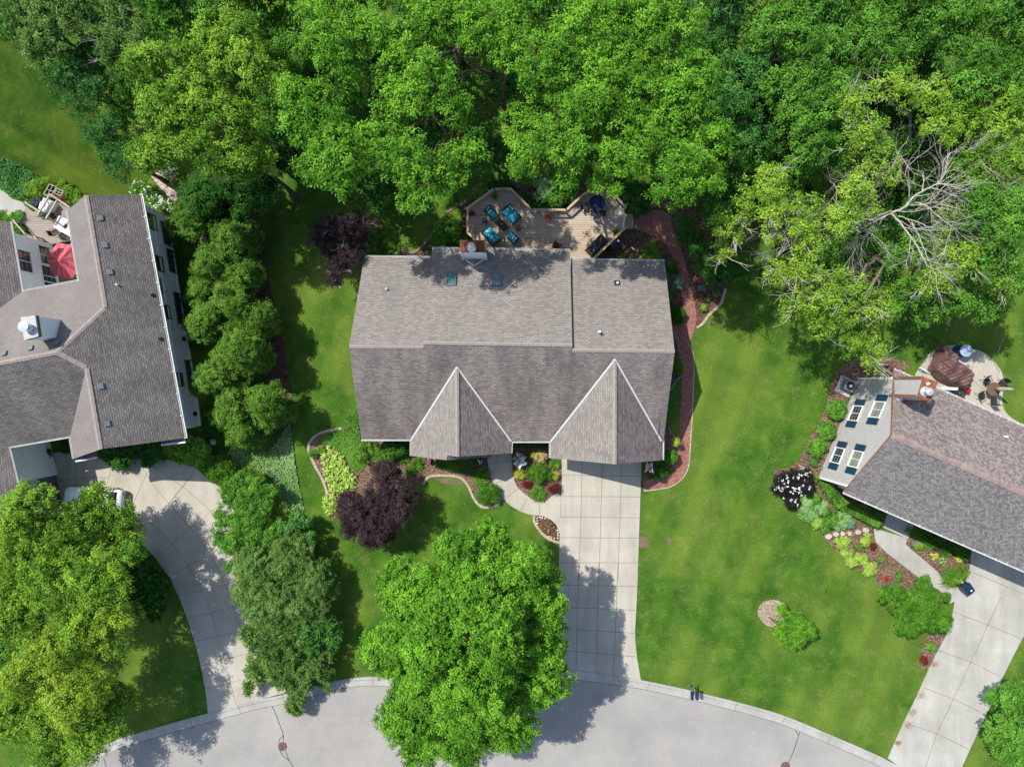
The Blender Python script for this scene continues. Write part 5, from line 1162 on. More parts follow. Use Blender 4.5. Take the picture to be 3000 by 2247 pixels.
# flag
pa, pb = P('D4', 1612, 312, 2.4), P('D4', 1622, 428, 3.0)
fg = thing('flag', 'stars and stripes flag on a short pole at the garage corner', 'flag', pa)
mb = MB(); mb.tube([pa, pb], .014, 6); mb.part('pole', fg, M['white'])
def flagmat():
    b = NB('flag_stripes'); s = b.n('ShaderNodeSeparateXYZ'); b.l(b.coord(True), s.inputs[0])
    def m(op, a, bb):
        x = b.n('ShaderNodeMath', operation=op)
        for i, q_ in enumerate((a, bb)):
            if isinstance(q_, (int, float)): x.inputs[i].default_value = q_
            else: b.l(q_, x.inputs[i])
        return x.outputs[0]
    st = m('LESS_THAN', m('FRACT', m('MULTIPLY', s.outputs[1], 6.5), 0), .5); can = m('MULTIPLY', m('LESS_THAN', s.outputs[0], .4), m('GREATER_THAN', s.outputs[1], 6/13))
    c = b.mix(st, (.72, .72, .72), (.42, .02, .03)); c = b.mix(can, c, (.02, .03, .12)); b.col(c, .8); return b.m
M['stripes'] = flagmat()
nu_, nv_ = 18, 13
def fpt(u, v_):
    base = pa.lerp(pb, .22+.72*v_); d = Vector((-.46, -.03, -.62)); return base+d*u+Vector((.04, .10, .05))*math.sin(u*9+v_*2)*(.3+u)+Vector((.12, 0, 0))*u*(1-v_)
fm = MB()
for i in range(nu_):
    for j in range(nv_): fm.face([fpt(i/nu_, j/nv_), fpt((i+1)/nu_, j/nv_), fpt((i+1)/nu_, (j+1)/nv_), fpt(i/nu_, (j+1)/nv_)], 0, True)
fm.uv = []
for i in range(nu_):
    for j in range(nv_): fm.uv += [(i/nu_, j/nv_), ((i+1)/nu_, j/nv_), ((i+1)/nu_, (j+1)/nv_), (i/nu_, (j+1)/nv_)]
clo = fm.part('cloth', fg, M['stripes'])
sm_ = MB()
for r in range(9):
    for k in range(6 if r % 2 == 0 else 5):
        u = (.4/12)*(1+2*k+(r % 2)); v_ = 6/13+(7/13)*(r+1)/10; p0 = fpt(u, v_); nn = (fpt(u+.02, v_)-p0).cross(fpt(u, v_+.02)-p0).normalized(); nn = nn if nn.z > 0 else -nn
        t1 = (fpt(u+.02, v_)-p0).normalized(); t2 = nn.cross(t1); sm_.face([p0+nn*.004+(t1*math.cos(a)+t2*math.sin(a))*(.014 if i % 2 == 0 else .006) for i, a in enumerate([math.pi*q_/5 for q_ in range(10)])], 0)
sm_.part('stars', clo, M['white'])
# car
def car(label, c, ang):
    root = thing('parked_car', label, 'car', (0, 0, 0)); W[root.name] = Vector((0, 0, 0))
    M['carpaint'] = plain('white_car_paint', (.78, .79, .80), .18, var=.02)
    secs = [(-2.35, .45, .55, .72), (-2.28, .3, .80, .80), (-2.0, .26, .92, .88), (-1.0, .25, .96, .93), (.6, .25, .98, .93), (1.3, .25, .95, .92), (2.0, .27, .86, .86), (2.32, .33, .70, .74), (2.42, .45, .55, .6)]
    def ring(x, z0, z1, hw): return [Vector((x, y, z)) for y, z in ((-hw*.9, z0), (-hw, z0+.12), (-hw, z1-.18), (-hw*.86, z1-.04), (-hw*.5, z1+.015), (0, z1+.03), (hw*.5, z1+.015), (hw*.86, z1-.04), (hw, z1-.18), (hw, z0+.12), (hw*.9, z0))]
    def loft(S, m=0):
        mb = MB(); rs = [ring(*s) for s in S]; n = len(rs[0])
        for a, b in zip(rs, rs[1:]):
            for i in range(n): j = (i+1) % n; mb.face([a[i], b[i], b[j], a[j]], m, True)
        mb.face(rs[0], m); mb.face(rs[-1][::-1], m); return mb
    loft(secs).part('body', root, M['carpaint'], weld=True)
    def cab(S, zoff, name, mat):
        mb = MB(); rs = [[Vector((x, y*hw, z)) for y, z in ((-1, zb), (-.86, zt), (-.45, zt+.03), (0, zt+.04), (.45, zt+.03), (.86, zt), (1, zb))] for x, hw, zb, zt in S]
        for a, b in zip(rs, rs[1:]):
            for i in range(6): mb.face([a[i], b[i], b[i+1], a[i+1]], 0, True)
        mb.face(rs[0], 0); mb.face(rs[-1][::-1], 0); return mb.part(name, root, M[mat], weld=True)
    cab([(-2.0, .74, .86, .9), (-1.5, .76, .90, 1.36), (-.5, .78, .92, 1.48), (.3, .78, .92, 1.46), (.95, .78, .92, .96)], 0, 'window_glass', 'glass')
    mb = MB(); pr_ = [(-1.55, .60, 1.405), (-.8, .64, 1.50), (-.1, .64, 1.52), (.32, .62, 1.475)]
    for (x0, w0, z0), (x1, w1, z1) in zip(pr_, pr_[1:]): mb.face([(x0, -w0, z0), (x1, -w1, z1), (x1, w1, z1), (x0, w0, z0)], 0, True)
    mb.part('roof', root, M['carpaint'])
    for sx in (-1.42, 1.45):
        for sy in (-1, 1):
            mb = MB(); mb.tube([(sx, sy*.72, .33), (sx, sy*.94, .33)], .33, 18); w_ = mb.part('wheel', root, M['black']); m2 = MB(); m2.tube([(sx, sy*.93, .33), (sx, sy*.955, .33)], .2, 12); m2.part('rim', w_, M['galv'])
    for sy in (-1, 1):
        mb = MB(); mb.box((2.28, sy*.55, .62), (.16, .32, .14)); mb.part('headlight', root, M['glasslight'], bevel=.02)
        mb = MB(); mb.box((-2.28, sy*.6, .68), (.1, .26, .14)); mb.part('tail_light', root, M['redsling'], bevel=.02)
        mb = MB(); mb.box((.75, sy*1.0, .95), (.14, .16, .1)); mb.part('mirror', root, M['carpaint'], bevel=.02)
    root.location = c; rotz(root, ang); W[root.name] = c; return root
c = P('Z2', 795, 1515, .9); c.z = .05
car('white car parked on the left driveway, mostly hidden under the tree', c, math.radians(176))

# ------------------------------------------------------------------ courtyard of the left house
cy = thing('deck', 'pale grey courtyard deck between the wings of the left house', 'deck', P('E2', 400, 800, 0))
mb = MB(); mb.prism(PL('E2', [(255, 600), (310, 430), (400, 500), (560, 470), (760, 360), (860, 420), (1000, 560), (1100, 860), (860, 850), (530, 910), (400, 790)], .4), .3, 0); mb.prism(PL('E2', [(530, 915), (540, 1500), (150, 1500), (100, 700), (380, 800)], .38), .28, 0); mb.prism(PL('E2', [(545, 910), (1100, 860), (1100, 1500), (600, 1500)], .15), .13, 1)
mb.part('deck_floor', cy, [M['greydeck'], M['mulchpale']])
for a, b in (((310, 388), (480, 500)), ((160, 605), (300, 765)), ((415, 800), (440, 840))):
    mb = MB(); A_, B_ = P('E2', *a, 1.35), P('E2', *b, 1.35); mb.beam(A_, B_, .09, .09)
    for t in (0, 1): z_ = A_.lerp(B_, t); mb.beam(z_, z_-Vector((0, 0, .95)), .12, .12)
    mb.part('railing', cy, M['palewood'])
for z0_ in (1,):
    mb = MB(); mb.beam(P('E2', 532, 915, .42), P('E2', 860, 848, .42), .05, .06); mb.beam(P('E2', 532, 915, .42), P('E2', 600, 1400, .42), .05, .06); mb.part('edge_strip', cy, M['black'])
pg = thing('pergola', 'small whitewashed corner pergola above the courtyard deck', 'pergola', P('E2', 640, 420, 0))
for a, b in (((455, 545), (612, 285)), ((612, 290), (850, 450)), ((560, 585), (700, 350))):
    mb = MB(); A_, B_ = P('E2', *a, 2.3), P('E2', *b, 2.3); mb.beam(A_, B_, .09, .14); mb.part('beam', pg, M['palewood'])
for a in ((455, 545), (612, 288), (850, 450), (575, 585)):
    mb = MB(); A_ = P('E2', *a, 2.3); mb.beam(A_-Vector((0, 0, .06)), Vector((A_.x, A_.y, .4)), .1, .1); mb.part('post', pg, M['palewood'])
tr_ = thing('trellis', 'cream square-grid trellis frames beside the pergola', 'trellis', P('E2', 640, 240, 0))
for q_ in ([(600, 165), (685, 195), (620, 320), (528, 290)], [(690, 215), (770, 250), (735, 310), (660, 275)]):
    mb = MB(); Q = [P('E2', *a, 1.6) for a in q_]
    for i in range(4): mb.beam(Q[i], Q[(i+1) % 4], .045, .045)
    mb.beam((Q[0]+Q[1])/2, (Q[2]+Q[3])/2, .035, .035); mb.beam((Q[1]+Q[2])/2, (Q[0]+Q[3])/2, .035, .035)
    for i in (2, 3): mb.beam(Q[i], Vector((Q[i].x, Q[i].y, 0)), .04, .04)
    mb.part('frame', tr_, M['palewood'])
c = P('E2', 765, 1100, 2.5); um = thing('patio_umbrella', 'faded red hexagonal umbrella in the left courtyard', 'umbrella', Vector((c.x, c.y, .2)))
M['redcloth'] = plain('faded_red_cloth', A(214, 92, 100), .85, var=.08, scale=2.0); M['redcloth2'] = plain('faded_red_cloth_light', A(228, 122, 128), .85, var=.08, scale=2)
rim = [P('E2', *a, 2.1) for a in ((700, 875), (882, 912), (935, 1230), (862, 1320), (642, 1268), (560, 1040))]
mb = MB(); tp = Vector((c.x, c.y, 2.95))
for i in range(6):
    a, b = rim[i], rim[(i+1) % 6]; seg = 5
    for k in range(seg):
        u0, u1 = k/seg, (k+1)/seg
        def sg(u): return a.lerp(b, u)-Vector((0, 0, .03*math.sin(u*math.pi)))
        mid = lambda u, t: tp.lerp(sg(u), t)-Vector((0, 0, .05*math.sin(t*math.pi)))
        for t0, t1 in ((0, .5), (.5, 1)): mb.face([mid(u0, t0), mid(u0, t1), mid(u1, t1), mid(u1, t0)] if t0 else [tp, mid(u0, t1), mid(u1, t1)], 1 if k in (1, 3) else 0)
cn = mb.part('canopy', um, [M['redcloth'], M['redcloth2']]); mb = MB(); mb.lathe(tp-Vector((0, 0, .03)), [(.16, -.02), (.1, .04), (.03, .06), (.03, .12), (0, .13)], 10); mb.part('finial', cn, M['redcloth'])
mb = MB(); mb.tube([(c.x, c.y, .2), (c.x, c.y, 2.9)], .025, 8); mb.lathe((c.x, c.y, .15), [(.28, 0), (.26, .08), (0, .1)], 14); mb.part('pole', um, M['black'])
for i in range(6): mb = MB(); mb.tube([tp-Vector((0, 0, .06)), rim[i]-Vector((0, 0, .03))], .012, 4); mb.part('rib', um, M['black'])
M['tile'] = planks('white_tiles', (.72, .70, .68), (.70, .68, .66), (.3, .28, .28), .42, .42)
tt_ = thing('dining_table', 'white tiled table with dark centre tile beside the left courtyard roof', 'table', P('E2', 790, 680, .4))
mb = MB(); mb.prism(PL('E2', [(715, 545), (860, 620), (900, 830), (645, 685)], 1.15), .05, 0); mb.part('tabletop', tt_, M['tile'])
mb = MB(); mb.prism(PL('E2', [(785, 640), (828, 668), (806, 710), (764, 684)], 1.156), .02, 0); mb.part('centre_tile', tt_, M['black'])
for a in ((690, 600), (820, 620), (850, 770), (680, 680)): mb = MB(); z_ = P('E2', *a, 1.1); mb.beam(z_, Vector((z_.x, z_.y, .4)), .05, .05); mb.part('leg', tt_, M['black'])
for x, y, an, t in ((670, 580, -.9, 'black iron chair at the upper left side of the tiled table'), (665, 745, .6, 'black iron chair at the lower left side of the tiled table'), (815, 800, 1.1, 'black iron chair at the bottom side of the tiled table'),
                    (410, 915, 0, 'black iron bench-like chair by the courtyard wall window'), (430, 1150, -.2, 'black iron chair below the big potted bush in the courtyard')):
    patio_chair(t, 'E2', x, y, an, .4, group='black iron chairs of the left courtyard')
c = P('E2', 525, 1150, .7); mb = MB(); c.z = .4; mb.lathe(c, [(0, 0), (.12, 0), (.03, .03), (.03, .5), (.24, .52), (.24, .54), (0, .54)], 16); mb.single('side_table', M['black'], 'small round black table beside the lower courtyard chair', 'side table')
covered('covered_barbecue', 'shiny black covered barbecue left of the pergola', 'grill', 'E2', 465, 385, .9, .7, 1.0, .6, .1, seed=5)
covered('covered_chair', 'chair wrapped in a white cover under the pergola', 'chair', 'E2', 560, 430, .8, 1.1, .85, -.5, .4, 'white', seed=8, lumps=.08)
pot('tall leafy bush in a pot before the courtyard windows', 'E2', 395, 1040, .4, 'green', None, .55, h=1.3, pr=.25, potmat='black')
pot('pot of red flowers beside the pergola beam', 'E2', 760, 345, 0, 'green', 'redflower', .3, 'flower pot', h=.9, nf=40, name='flower_pot')
c = P('Z2', 160, 1135, .5); mb = MB(); c.z = .02; mb.lathe(c, [(0, 0), (.15, 0), (.22, .2), (.17, .36), (.2, .38), (.15, .38), (.12, .3), (0, .3)], 18); mb.single('clay_urn', M['browntrim'], 'brown clay urn on the white ledge by the left garage', 'urn')
sheet('porch_slab', PL('Z2', [(90, 1060), (290, 1040), (290, 1160), (120, 1175)]), .06, M['white'], .05, None, 'white painted ledge below the left garage eave', 'ledge')
c = on_wall('Z2', 1712, 670, wa, wb_)+wo*.45; mb = MB(); mb.lathe(c-Vector((0, 0, .1)), [(0, 0), (.25, .08), (.34, .2), (.3, .2), (0, .06)], 18); mb.beam(c, c-wo*.45, .04, .04); mb.single('satellite_dish', M['galv'], 'grey satellite dish on the side wall of the left house', 'dish')
# AC unit, antenna, patio things on the right
c = P('R1', 795, 500, .6); c.z = .03; ac = thing('air_conditioner', 'grey air conditioner box on white gravel beside the right gable wall', 'air conditioner', c)
mb = MB(); mb.box(c+Vector((0, 0, .4)), (.8, .8, .8), math.radians(-25)); mb.part('cabinet', ac, M['ventgrey'], bevel=.04)
mb = MB(); mb.lathe(c+Vector((0, 0, .8)), [(.36, 0), (.34, .03), (.3, .02), (.12, .02), (.1, .05), (0, .06)], 20); mb.part('fan_guard', ac, M['black']); mb = MB(); mb.lathe(c+Vector((0, 0, .85)), [(.12, 0), (.1, .03), (0, .04)], 14); mb.part('fan_hub', ac, M['galv'])
an = thing('antenna', 'white curved dish antenna on an arm at the rear eave by the patio', 'antenna', P('E4', 160, 740, 4.9))
A_ = P('E4', 160, 745, 4.9); mb = MB(); mb.tube([A_, P('E4', 215, 715, 5.1), P('E4', 270, 650, 5.3), P('E4', 390, 520, 5.5)], .03, 6); mb.part('arm', an, M['galv'])
mb = MB(); d0, d1 = P('E4', 250, 578, 5.45), P('E4', 440, 690, 5.45); d = (d1-d0); mid = (d0+d1)/2; nn = Vector((-d.y, d.x, 0)).normalized(); nn = nn if nn.x+nn.y > 0 else -nn
for i in range(10):
    t0, t1 = i/10*2-1, (i+1)/10*2-1
    def q2(t, s): return mid+d*.5*t+nn*(-.08*(1-t*t))*1.0+Vector((0, 0, s*.36*math.sqrt(max(0, 1-t*t))))
    for s0, s1 in ((-1, 0), (0, 1)): mb.face([q2(t0, s0), q2(t1, s0), q2(t1, s1), q2(t0, s1)], 0, True)
    mb.face([q2(t0, 1), q2(t1, 1), q2(t1, 1)+nn*.05, q2(t0, 1)+nn*.05], 0)
mb.part('dish', an, M['white'])
# brown tarp over furniture
tp_ = [(590, 190), (730, 230), (860, 320), (900, 460), (990, 520), (1110, 610), (1160, 690), (1120, 770), (1130, 850), (1060, 930), (1010, 1010), (860, 940), (700, 860), (580, 800), (440, 660), (400, 640), (480, 480)]
tw = [P('E4', x, y, .15) for x, y in tp_]; cen = [P('E4', 650, 430, 1.0), P('E4', 800, 620, 1.0), P('E4', 950, 760, .9)]
mb = MB(); M['tarp'] = plain('brown_tarp', A(112, 84, 80), .42, var=.3, scale=1.5, bump=.9)
xs = np.linspace(min(a.x for a in tw)-.05, max(a.x for a in tw)+.05, 46); ys = np.linspace(min(a.y for a in tw)-.05, max(a.y for a in tw)+.05, 46)
def dedge(x, y):
    best = 9
    for i in range(len(tw)):
        a, b = tw[i-1], tw[i]; dx, dy = b.x-a.x, b.y-a.y; t = max(0, min(1, ((x-a.x)*dx+(y-a.y)*dy)/(dx*dx+dy*dy))); best = min(best, math.hypot(x-a.x-dx*t, y-a.y-dy*t))
    return best
ins_ = {}
for i, x in enumerate(xs):
    k = in_poly(np.full(len(ys), x), ys, tw)
    for j, y in enumerate(ys):
        e = dedge(x, y)
        if k[j] or e < .12:
            ridge = abs((x-P('E4', 560, 400).x)*.75+(y-P('E4', 560, 400).y)*.35); e2_ = e if k[j] else 0
            z = .95*min(1, e2_/.35)**.5+.12*math.sin(x*5.1)*math.cos(y*4.3)*min(1, e2_/.3)+.22*math.exp(-(ridge/.22)**2)*min(1, e2_/.25)+.07*math.sin(x*11+y*13)+.05*math.sin(y*21-x*9); ins_[i, j] = Vector((x, y, max(.06, z+.06)))
for (i, j) in list(ins_):
    q_ = [(i, j), (i+1, j), (i+1, j+1), (i, j+1)]
    if all(a in ins_ for a in q_): mb.face([ins_[a] for a in q_], 0, True)
mb.single('tarp', M['tarp'], 'glossy brown tarp draped over furniture on the right patio', 'tarp', weld=True)
c = P('E4', 1070, 282, 1.05); c.z = .06; dr = thing('storage_drum', 'round tub with dark blue sides and pale lid on the right patio', 'tub', c)
M['drumblue'] = plain('blue_drum', A(44, 74, 120), .4); M['drumlid'] = plain('pale_blue_lid', A(176, 196, 214), .4, var=.15, scale=2)
mb = MB(); mb.lathe(c, [(0, 0), (.50, 0), (.47, .95), (0, .95)], 30); mb.part('body', dr, M['drumblue']); mb = MB(); mb.lathe(c+Vector((0, 0, .95)), [(.48, 0), (.47, .07), (.3, .09), (0, .10)], 30); mb.part('lid', dr, M['drumlid'])
c = P('E4', 1545, 945, .75); c.z = .05; rt_ = thing('round_table', 'round brown patio table with a closed umbrella leaning from it', 'table', c)
M['browntop'] = plain('brown_mosaic_top', A(118, 92, 76), .6, var=.2, scale=8)
mb = MB(); mb.lathe(c+Vector((0, 0, .7)), [(0, 0), (.52, 0), (.55, .02), (.52, .04), (0, .04)], 28); mb.part('tabletop', rt_, M['browntop'])
for k in range(4): e = Vector((math.cos(k*1.57+.5), math.sin(k*1.57+.5), 0)); mb = MB(); mb.tube([c+e*.45+Vector((0, 0, .7)), c+e*.5], .02, 6); mb.part('leg', rt_, M['black'])
c1, c2_ = c+Vector((.05, 0, .8)), P('E4', 1815, 945, 2.6); u_ = thing('closed_umbrella', 'closed pale striped umbrella tilting over the grass from the round table', 'umbrella', c+Vector((0, 0, .74)))
c1 = Vector((c.x, c.y, .8)); c2_ = Vector((c.x+.15, c.y, 2.75)); M['stripe'] = plain('grey_striped_cloth', A(196, 190, 176), .85, var=.35, scale=6)
mb = MB(); mb.tube([c1.lerp(c2_, t) for t in (.1, .25, .4, .6, .8, .93, 1)], [.05, .15, .17, .15, .11, .06, .015], 10); mb.part('folded_canopy', u_, M['stripe']); mb = MB(); mb.tube([Vector((c.x, c.y, .05)), c1.lerp(c2_, .15)], .022, 6); mb.part('pole', u_, M['black'])
for x, y, a, t in ((1440, 800, -.9, 'dark sling chair above the round brown table'), (1690, 850, -2.3, 'dark sling chair at the upper right of the round brown table'), (1350, 1050, .35, 'dark sling chair left below the round brown table'), (1560, 1150, 1.6, 'dark sling chair under the round brown table nearest the eave')):
    patio_chair(t, 'E4', x, y, a, .05, mat='wicker', seatmat='wicker', group='dark sling chairs round the brown table', high=1.05)
mb = MB(); c = P('E4', 1105, 965, .5); c.z = .06; mb.box(c+Vector((0, 0, .22)), (.46, .38, .44), -.5); M['redbox'] = plain('red_plastic', A(200, 28, 34), .5, var=.05); mb.single('cooler', M['redbox'], 'bright red box at the foot of the brown tarp', 'cooler', bevel=.04)
mb = MB(); c = P('E4', 1085, 560, .3); c.z = .06; mb.lathe(c, [(0, 0), (.14, 0), (.18, .35), (.16, .35), (.12, .05), (0, .05)], 14); mb.single('bucket', M['galv'], 'small grey bucket at the right edge of the tarp', 'bucket')
mb = MB(); c = P('E4', 1362, 622, .1); ring = [c+Vector((math.cos(t)*.13, math.sin(t)*.13, -.03)) for t in [k*math.pi/8 for k in range(17)]]; mb.tube(ring, .03, 6, 0, False); M['peach'] = plain('peach_ring', A(240, 180, 140), .6); mb.single('ring_toy', M['peach'], 'small peach ring lying on the right patio concrete', 'ring')
mb = MB(); a, b = P('E4', 650, 930, .5), P('E4', 925, 945, .5); mb.beam(a, b, .22, .06); mb.beam(a-Vector((0, 0, .25)), b-Vector((0, 0, .25)), .05, .45); mb.single('lounge_chair', M['white'], 'white folded lounge chair between the tarp and the eave', 'chair')
c = P('E4', 965, 1040, .6); covered('covered_grill', 'dark grill half under the rear eave beside the red box', 'grill', 'E4', 960, 1045, .7, .6, .9, -.5, .06, seed=11)
mb = MB(); limb(mb, P('E4', 1610, 315, .05), P('E4', 1740, 15, .08), .03, .01, 6, .08, 5); mb.single('fallen_branch', M['palebark'], 'thin pale fallen branch on the shaded grass beyond the patio', 'branch')
mb = MB(); limb(mb, P('E4', 1480, 390, .1), P('E4', 1660, 655, .1), .02, .008, 6, .12, 5); mb.single('fallen_branch', M['bark'], 'thin dark twig lying along the patio edge', 'branch')
mb = MB(); c = P('R1', 425, 1165, .4)
for k in range(3): mb.beam(c+Vector((k*.12-.1, 0, 0)), c+Vector((-.45+k*.1, .3-.05*k, .1)), .03, .03)
mb.box((c.x, c.y, .15), (.25, .2, .3)); mb.single('hose_reel', M['galv'], 'pale metal hose stand above the black-leaved shrub', 'hose stand')
mb = MB(); c = on_wall('R1', 575, 1165, ga0, gb0)+go*.1; mb.box(c, (.22, .22, .5)); mb.box(c-Vector((0, 0, .5)), (.12, .12, .5)); mb.single('electric_meter', M['ventgrey'], 'grey utility meter low on the right gable wall', 'meter')
pot('little pot with yellow flowers leaning on the blue bin', 'F4', 940, 770, .05, 'green', 'gold', .17, 'flower pot', h=.35, name='flower_pot', pr=.14)
for x, y, k, t in ((1220, 600, 'pink', 'round planter of pink and white flowers left of the low hedge'), (1668, 607, 'white', 'round planter of white flowers right of the low hedge by the walk')):
    pot(t, 'D3', x, y, 0, 'purple', k, .2, 'flower pot', 'black', .5, nf=12, name='flower_pot', group='round planters under the small front gable', pr=.22)
mb = MB(); a = P('E1', 195, 683); mb.box(a+Vector((0, 0, .05)), (.32, .1, .06), -.7); mb.single('wood_offcut', M['white'], 'small pale board lying on the mulch below the deck steps', 'board')
# leaf litter on the right driveway
for v, x, y, r, t in (('R2', 1110, 1025, 16, 'topmost heap of brown leaves at the right driveway edge'), ('R2', 1030, 1217, 20, 'widest scatter of brown leaves on the right driveway edge'), ('R2', 985, 1320, 16, 'scatter of brown leaves midway down the right driveway edge'), ('R2', 955, 1398, 15, 'low scatter of brown leaves on the right driveway edge'), ('R2', 890, 1505, 10, 'lowest small scatter of brown leaves near the street')):
    c = P(v, x, y); n = 160; Cc = np.array([c.x, c.y, .07])+RNG.normal(size=(n, 3))*np.array([.12, .09, .01])*r/9; o = bpy.data.objects.new('leaf_litter', leaves_mesh('leaf_litter', Cc, RNG.normal(size=Cc.shape)*.5+np.array([0, 0, 1]), np.full(n, .07), .7, RNG.random(n), LM['brown'], c)); COL.objects.link(o); o.location = c; tag(o, t, 'fallen leaves'); o['kind'] = 'stuff'

# ------------------------------------------------------------------ trees
FR = dict(lr=1.0, cr=.36, per=30, leaf=.19, cov=1.0, asp=.45)
def T(label, kind, subs, h=8.5, **kw):
    d = dict(FR); d.update(kw); s = [(v, x, y, r, (hh[0] if hh else h)) for v, x, y, r, *hh in subs]; return tree(kw.pop('name', 'deciduous_tree') if 'name' in kw else 'deciduous_tree', label, kind, s, **{k: v_ for k, v_ in d.items() if k != 'name'})
GF = 'trees of the wood behind the houses'
# upper left
T('thin olive-leaved tree in the top left corner above the blue-green pines', 'olive', [('O', 50, 15, 60), ('O', 110, 60, 70), ('O', 170, 30, 70), ('O', 90, 110, 45)], 8, group=GF, cov=.9, twig=1)
T('sparse grey-green tree with bare twigs right of the top left corner', 'olive', [('O', 260, 45, 75), ('O', 310, 110, 55), ('O', 240, 110, 50)], 8, group=GF, cov=.6, twig=1, bark='palebark')
T('dark tree at the top edge behind the yellow-green trees', 'green', [('O', 370, 20, 70), ('O', 450, 10, 60)], 8.5, group=GF)
for i, (x, y, r, t) in enumerate(((150, 165, 55, 'blue-green pine at the upper edge of the far left lawn'), (205, 205, 58, 'second blue-green pine down the edge of the far left lawn'), (228, 290, 52, 'reddish-tipped blue-green pine halfway down the far left lawn edge'), (262, 345, 45, 'lowest blue-green pine touching the big yellow-green tree'), (225, 120, 60, 'blue-green pine behind the first row by the far left lawn'))):
    tree('pine_tree', t, 'teal', [('O', x, y, r, 5.5), ('O', x+6, y-12, r*.6, 7.5)], 'blue-green pines by the far left lawn', lr=.9, cr=.32, per=22, leaf=.24, radial=True, asp=.28, rzf=1.4, twig=0)
T('big yellow-green tree beside the far left lawn', 'lime', [('O', 345, 165, 80), ('O', 375, 260, 85), ('O', 345, 330, 65), ('O', 430, 200, 80), ('O', 440, 300, 80)], 11.7, group=GF, twig=1)
T('yellow-green tree behind the beside-lawn one at the upper left', 'lime', [('O', 450, 100, 75), ('O', 530, 170, 85), ('O', 520, 70, 65)], 12.2, group=GF)
T('yellow-green tree overhanging the dark conifer hedge top', 'lime', [('O', 520, 270, 80), ('O', 500, 350, 60), ('O', 560, 360, 42, 9.5)], 11.2, group=GF, twig=1)
T('tall green tree at the top left centre edge', 'green', [('O', 600, 50, 75), ('O', 620, 130, 60)], 9, group=GF)
T('bright green locust tree over the left end of the back lawn', 'locust', [('O', 700, 270, 80), ('O', 680, 350, 55, 13.2), ('O', 750, 340, 70, 13.7), ('O', 660, 210, 55), ('O', 740, 400, 30, 12.7)], 12.5, group=GF)
T('bright green locust tree at the top edge left of centre', 'locust', [('O', 700, 60, 85), ('O', 720, 150, 80), ('O', 780, 60, 70)], 13.5, group=GF)
T('broad locust tree whose lit lower bough hangs over the back lawn', 'locust', [('O', 830, 230, 80), ('O', 870, 340, 70, 13.7), ('O', 900, 420, 55, 12.7), ('O', 970, 370, 65, 13.2), ('O', 1010, 350, 50, 13.2), ('O', 800, 300, 55)], 12.5, group=GF, base=P('O', 945, 250), cov=.78)
T('pale green locust tree left of the gap with the bare trunk', 'locust', [('O', 880, 90, 80), ('O', 930, 190, 75), ('O', 980, 230, 50), ('O', 960, 70, 70)], 13.5, group=GF, base=P('O', 1000, 190), tr=.2, cov=.8)
T('locust tree at the top edge above the trunk gap', 'locust', [('O', 1040, 60, 75), ('O', 1120, 50, 75), ('O', 1090, 110, 45)], 13.5, group=GF)
T('locust tree whose boughs reach the left half of the deck', 'locust', [('O', 1150, 290, 75), ('O', 1130, 350, 40, 13.2), ('O', 1220, 330, 75, 14.2), ('O', 1235, 372, 40, 13.2)], 12.5, group=GF, base=P('O', 1180, 300), cov=.72, dens=.8)
T('dense locust tree above the middle of the deck', 'locust', [('O', 1180, 160, 75), ('O', 1260, 220, 85), ('O', 1250, 110, 85), ('O', 1340, 150, 70)], 13.5, group=GF)
T('locust tree with leaves hanging over the dining end of the deck', 'locust', [('O', 1330, 285, 80), ('O', 1312, 368, 34, 12.7), ('O', 1390, 345, 50, 13.7), ('O', 1290, 400, 20, 12.5), ('O', 1328, 412, 13, 12.5)], 12.5, group=GF, base=P('O', 1370, 240))
T('locust tree right of the deck with lit outer boughs', 'locust', [('O', 1440, 280, 85), ('O', 1480, 370, 75, 14.2), ('O', 1530, 370, 50, 13.7), ('O', 1540, 300, 45, 13.7)], 12.5, group=GF)
T('locust tree at the top edge above the right half of the deck', 'locust', [('O', 1340, 50, 75), ('O', 1430, 60, 85), ('O', 1410, 160, 80), ('O', 1490, 190, 70)], 14.0, group=GF)
T('bluish green tree between the locusts and the right-hand wood', 'ivy', [('O', 1580, 50, 65), ('O', 1600, 130, 65), ('O', 1590, 210, 50), ('O', 1620, 290, 45, 7)], 9, group=GF)
T('dark understorey tree in the gap left of the right-hand wood', 'green', [('O', 1700, 300, 60, 5.5), ('O', 1620, 350, 50, 5), ('O', 1560, 250, 45, 6)], 5.5, group=GF)
T('medium green tree at the top edge of the right-hand wood', 'green', [('O', 1680, 60, 80), ('O', 1770, 40, 80), ('O', 1730, 110, 60)], 10, group=GF)
T('round medium green tree below the branchy gap on the right', 'green', [('O', 1700, 190, 70), ('O', 1780, 210, 75), ('O', 1740, 270, 75), ('O', 1820, 170, 45)], 9, group=GF)
T('green tree at the top edge right of the branchy gap', 'green', [('O', 1870, 50, 85), ('O', 1960, 40, 80), ('O', 1940, 120, 60)], 10, group=GF, twig=1)
T('large green tree in the top right corner', 'green', [('O', 2060, 60, 85), ('O', 2150, 50, 85), ('O', 2100, 150, 85), ('O', 2180, 160, 70)], 10, group=GF)
T('yellow-green tree midway down the right edge of the wood', 'lime', [('O', 2050, 240, 80), ('O', 2140, 270, 85), ('O', 2190, 350, 70), ('O', 2110, 360, 60)], 9, group=GF)
T('dense green tree behind the sparse pale tree', 'green', [('O', 1730, 350, 60), ('O', 1850, 290, 65), ('O', 1790, 330, 50), ('O', 1900, 330, 50)], 7, group=GF)
T('green tree at the right edge below the wood', 'green', [('O', 2180, 470, 65, 10), ('O', 2150, 560, 50, 9), ('O', 2100, 450, 65, 9), ('O', 2190, 600, 45, 8)], 9, group=GF)
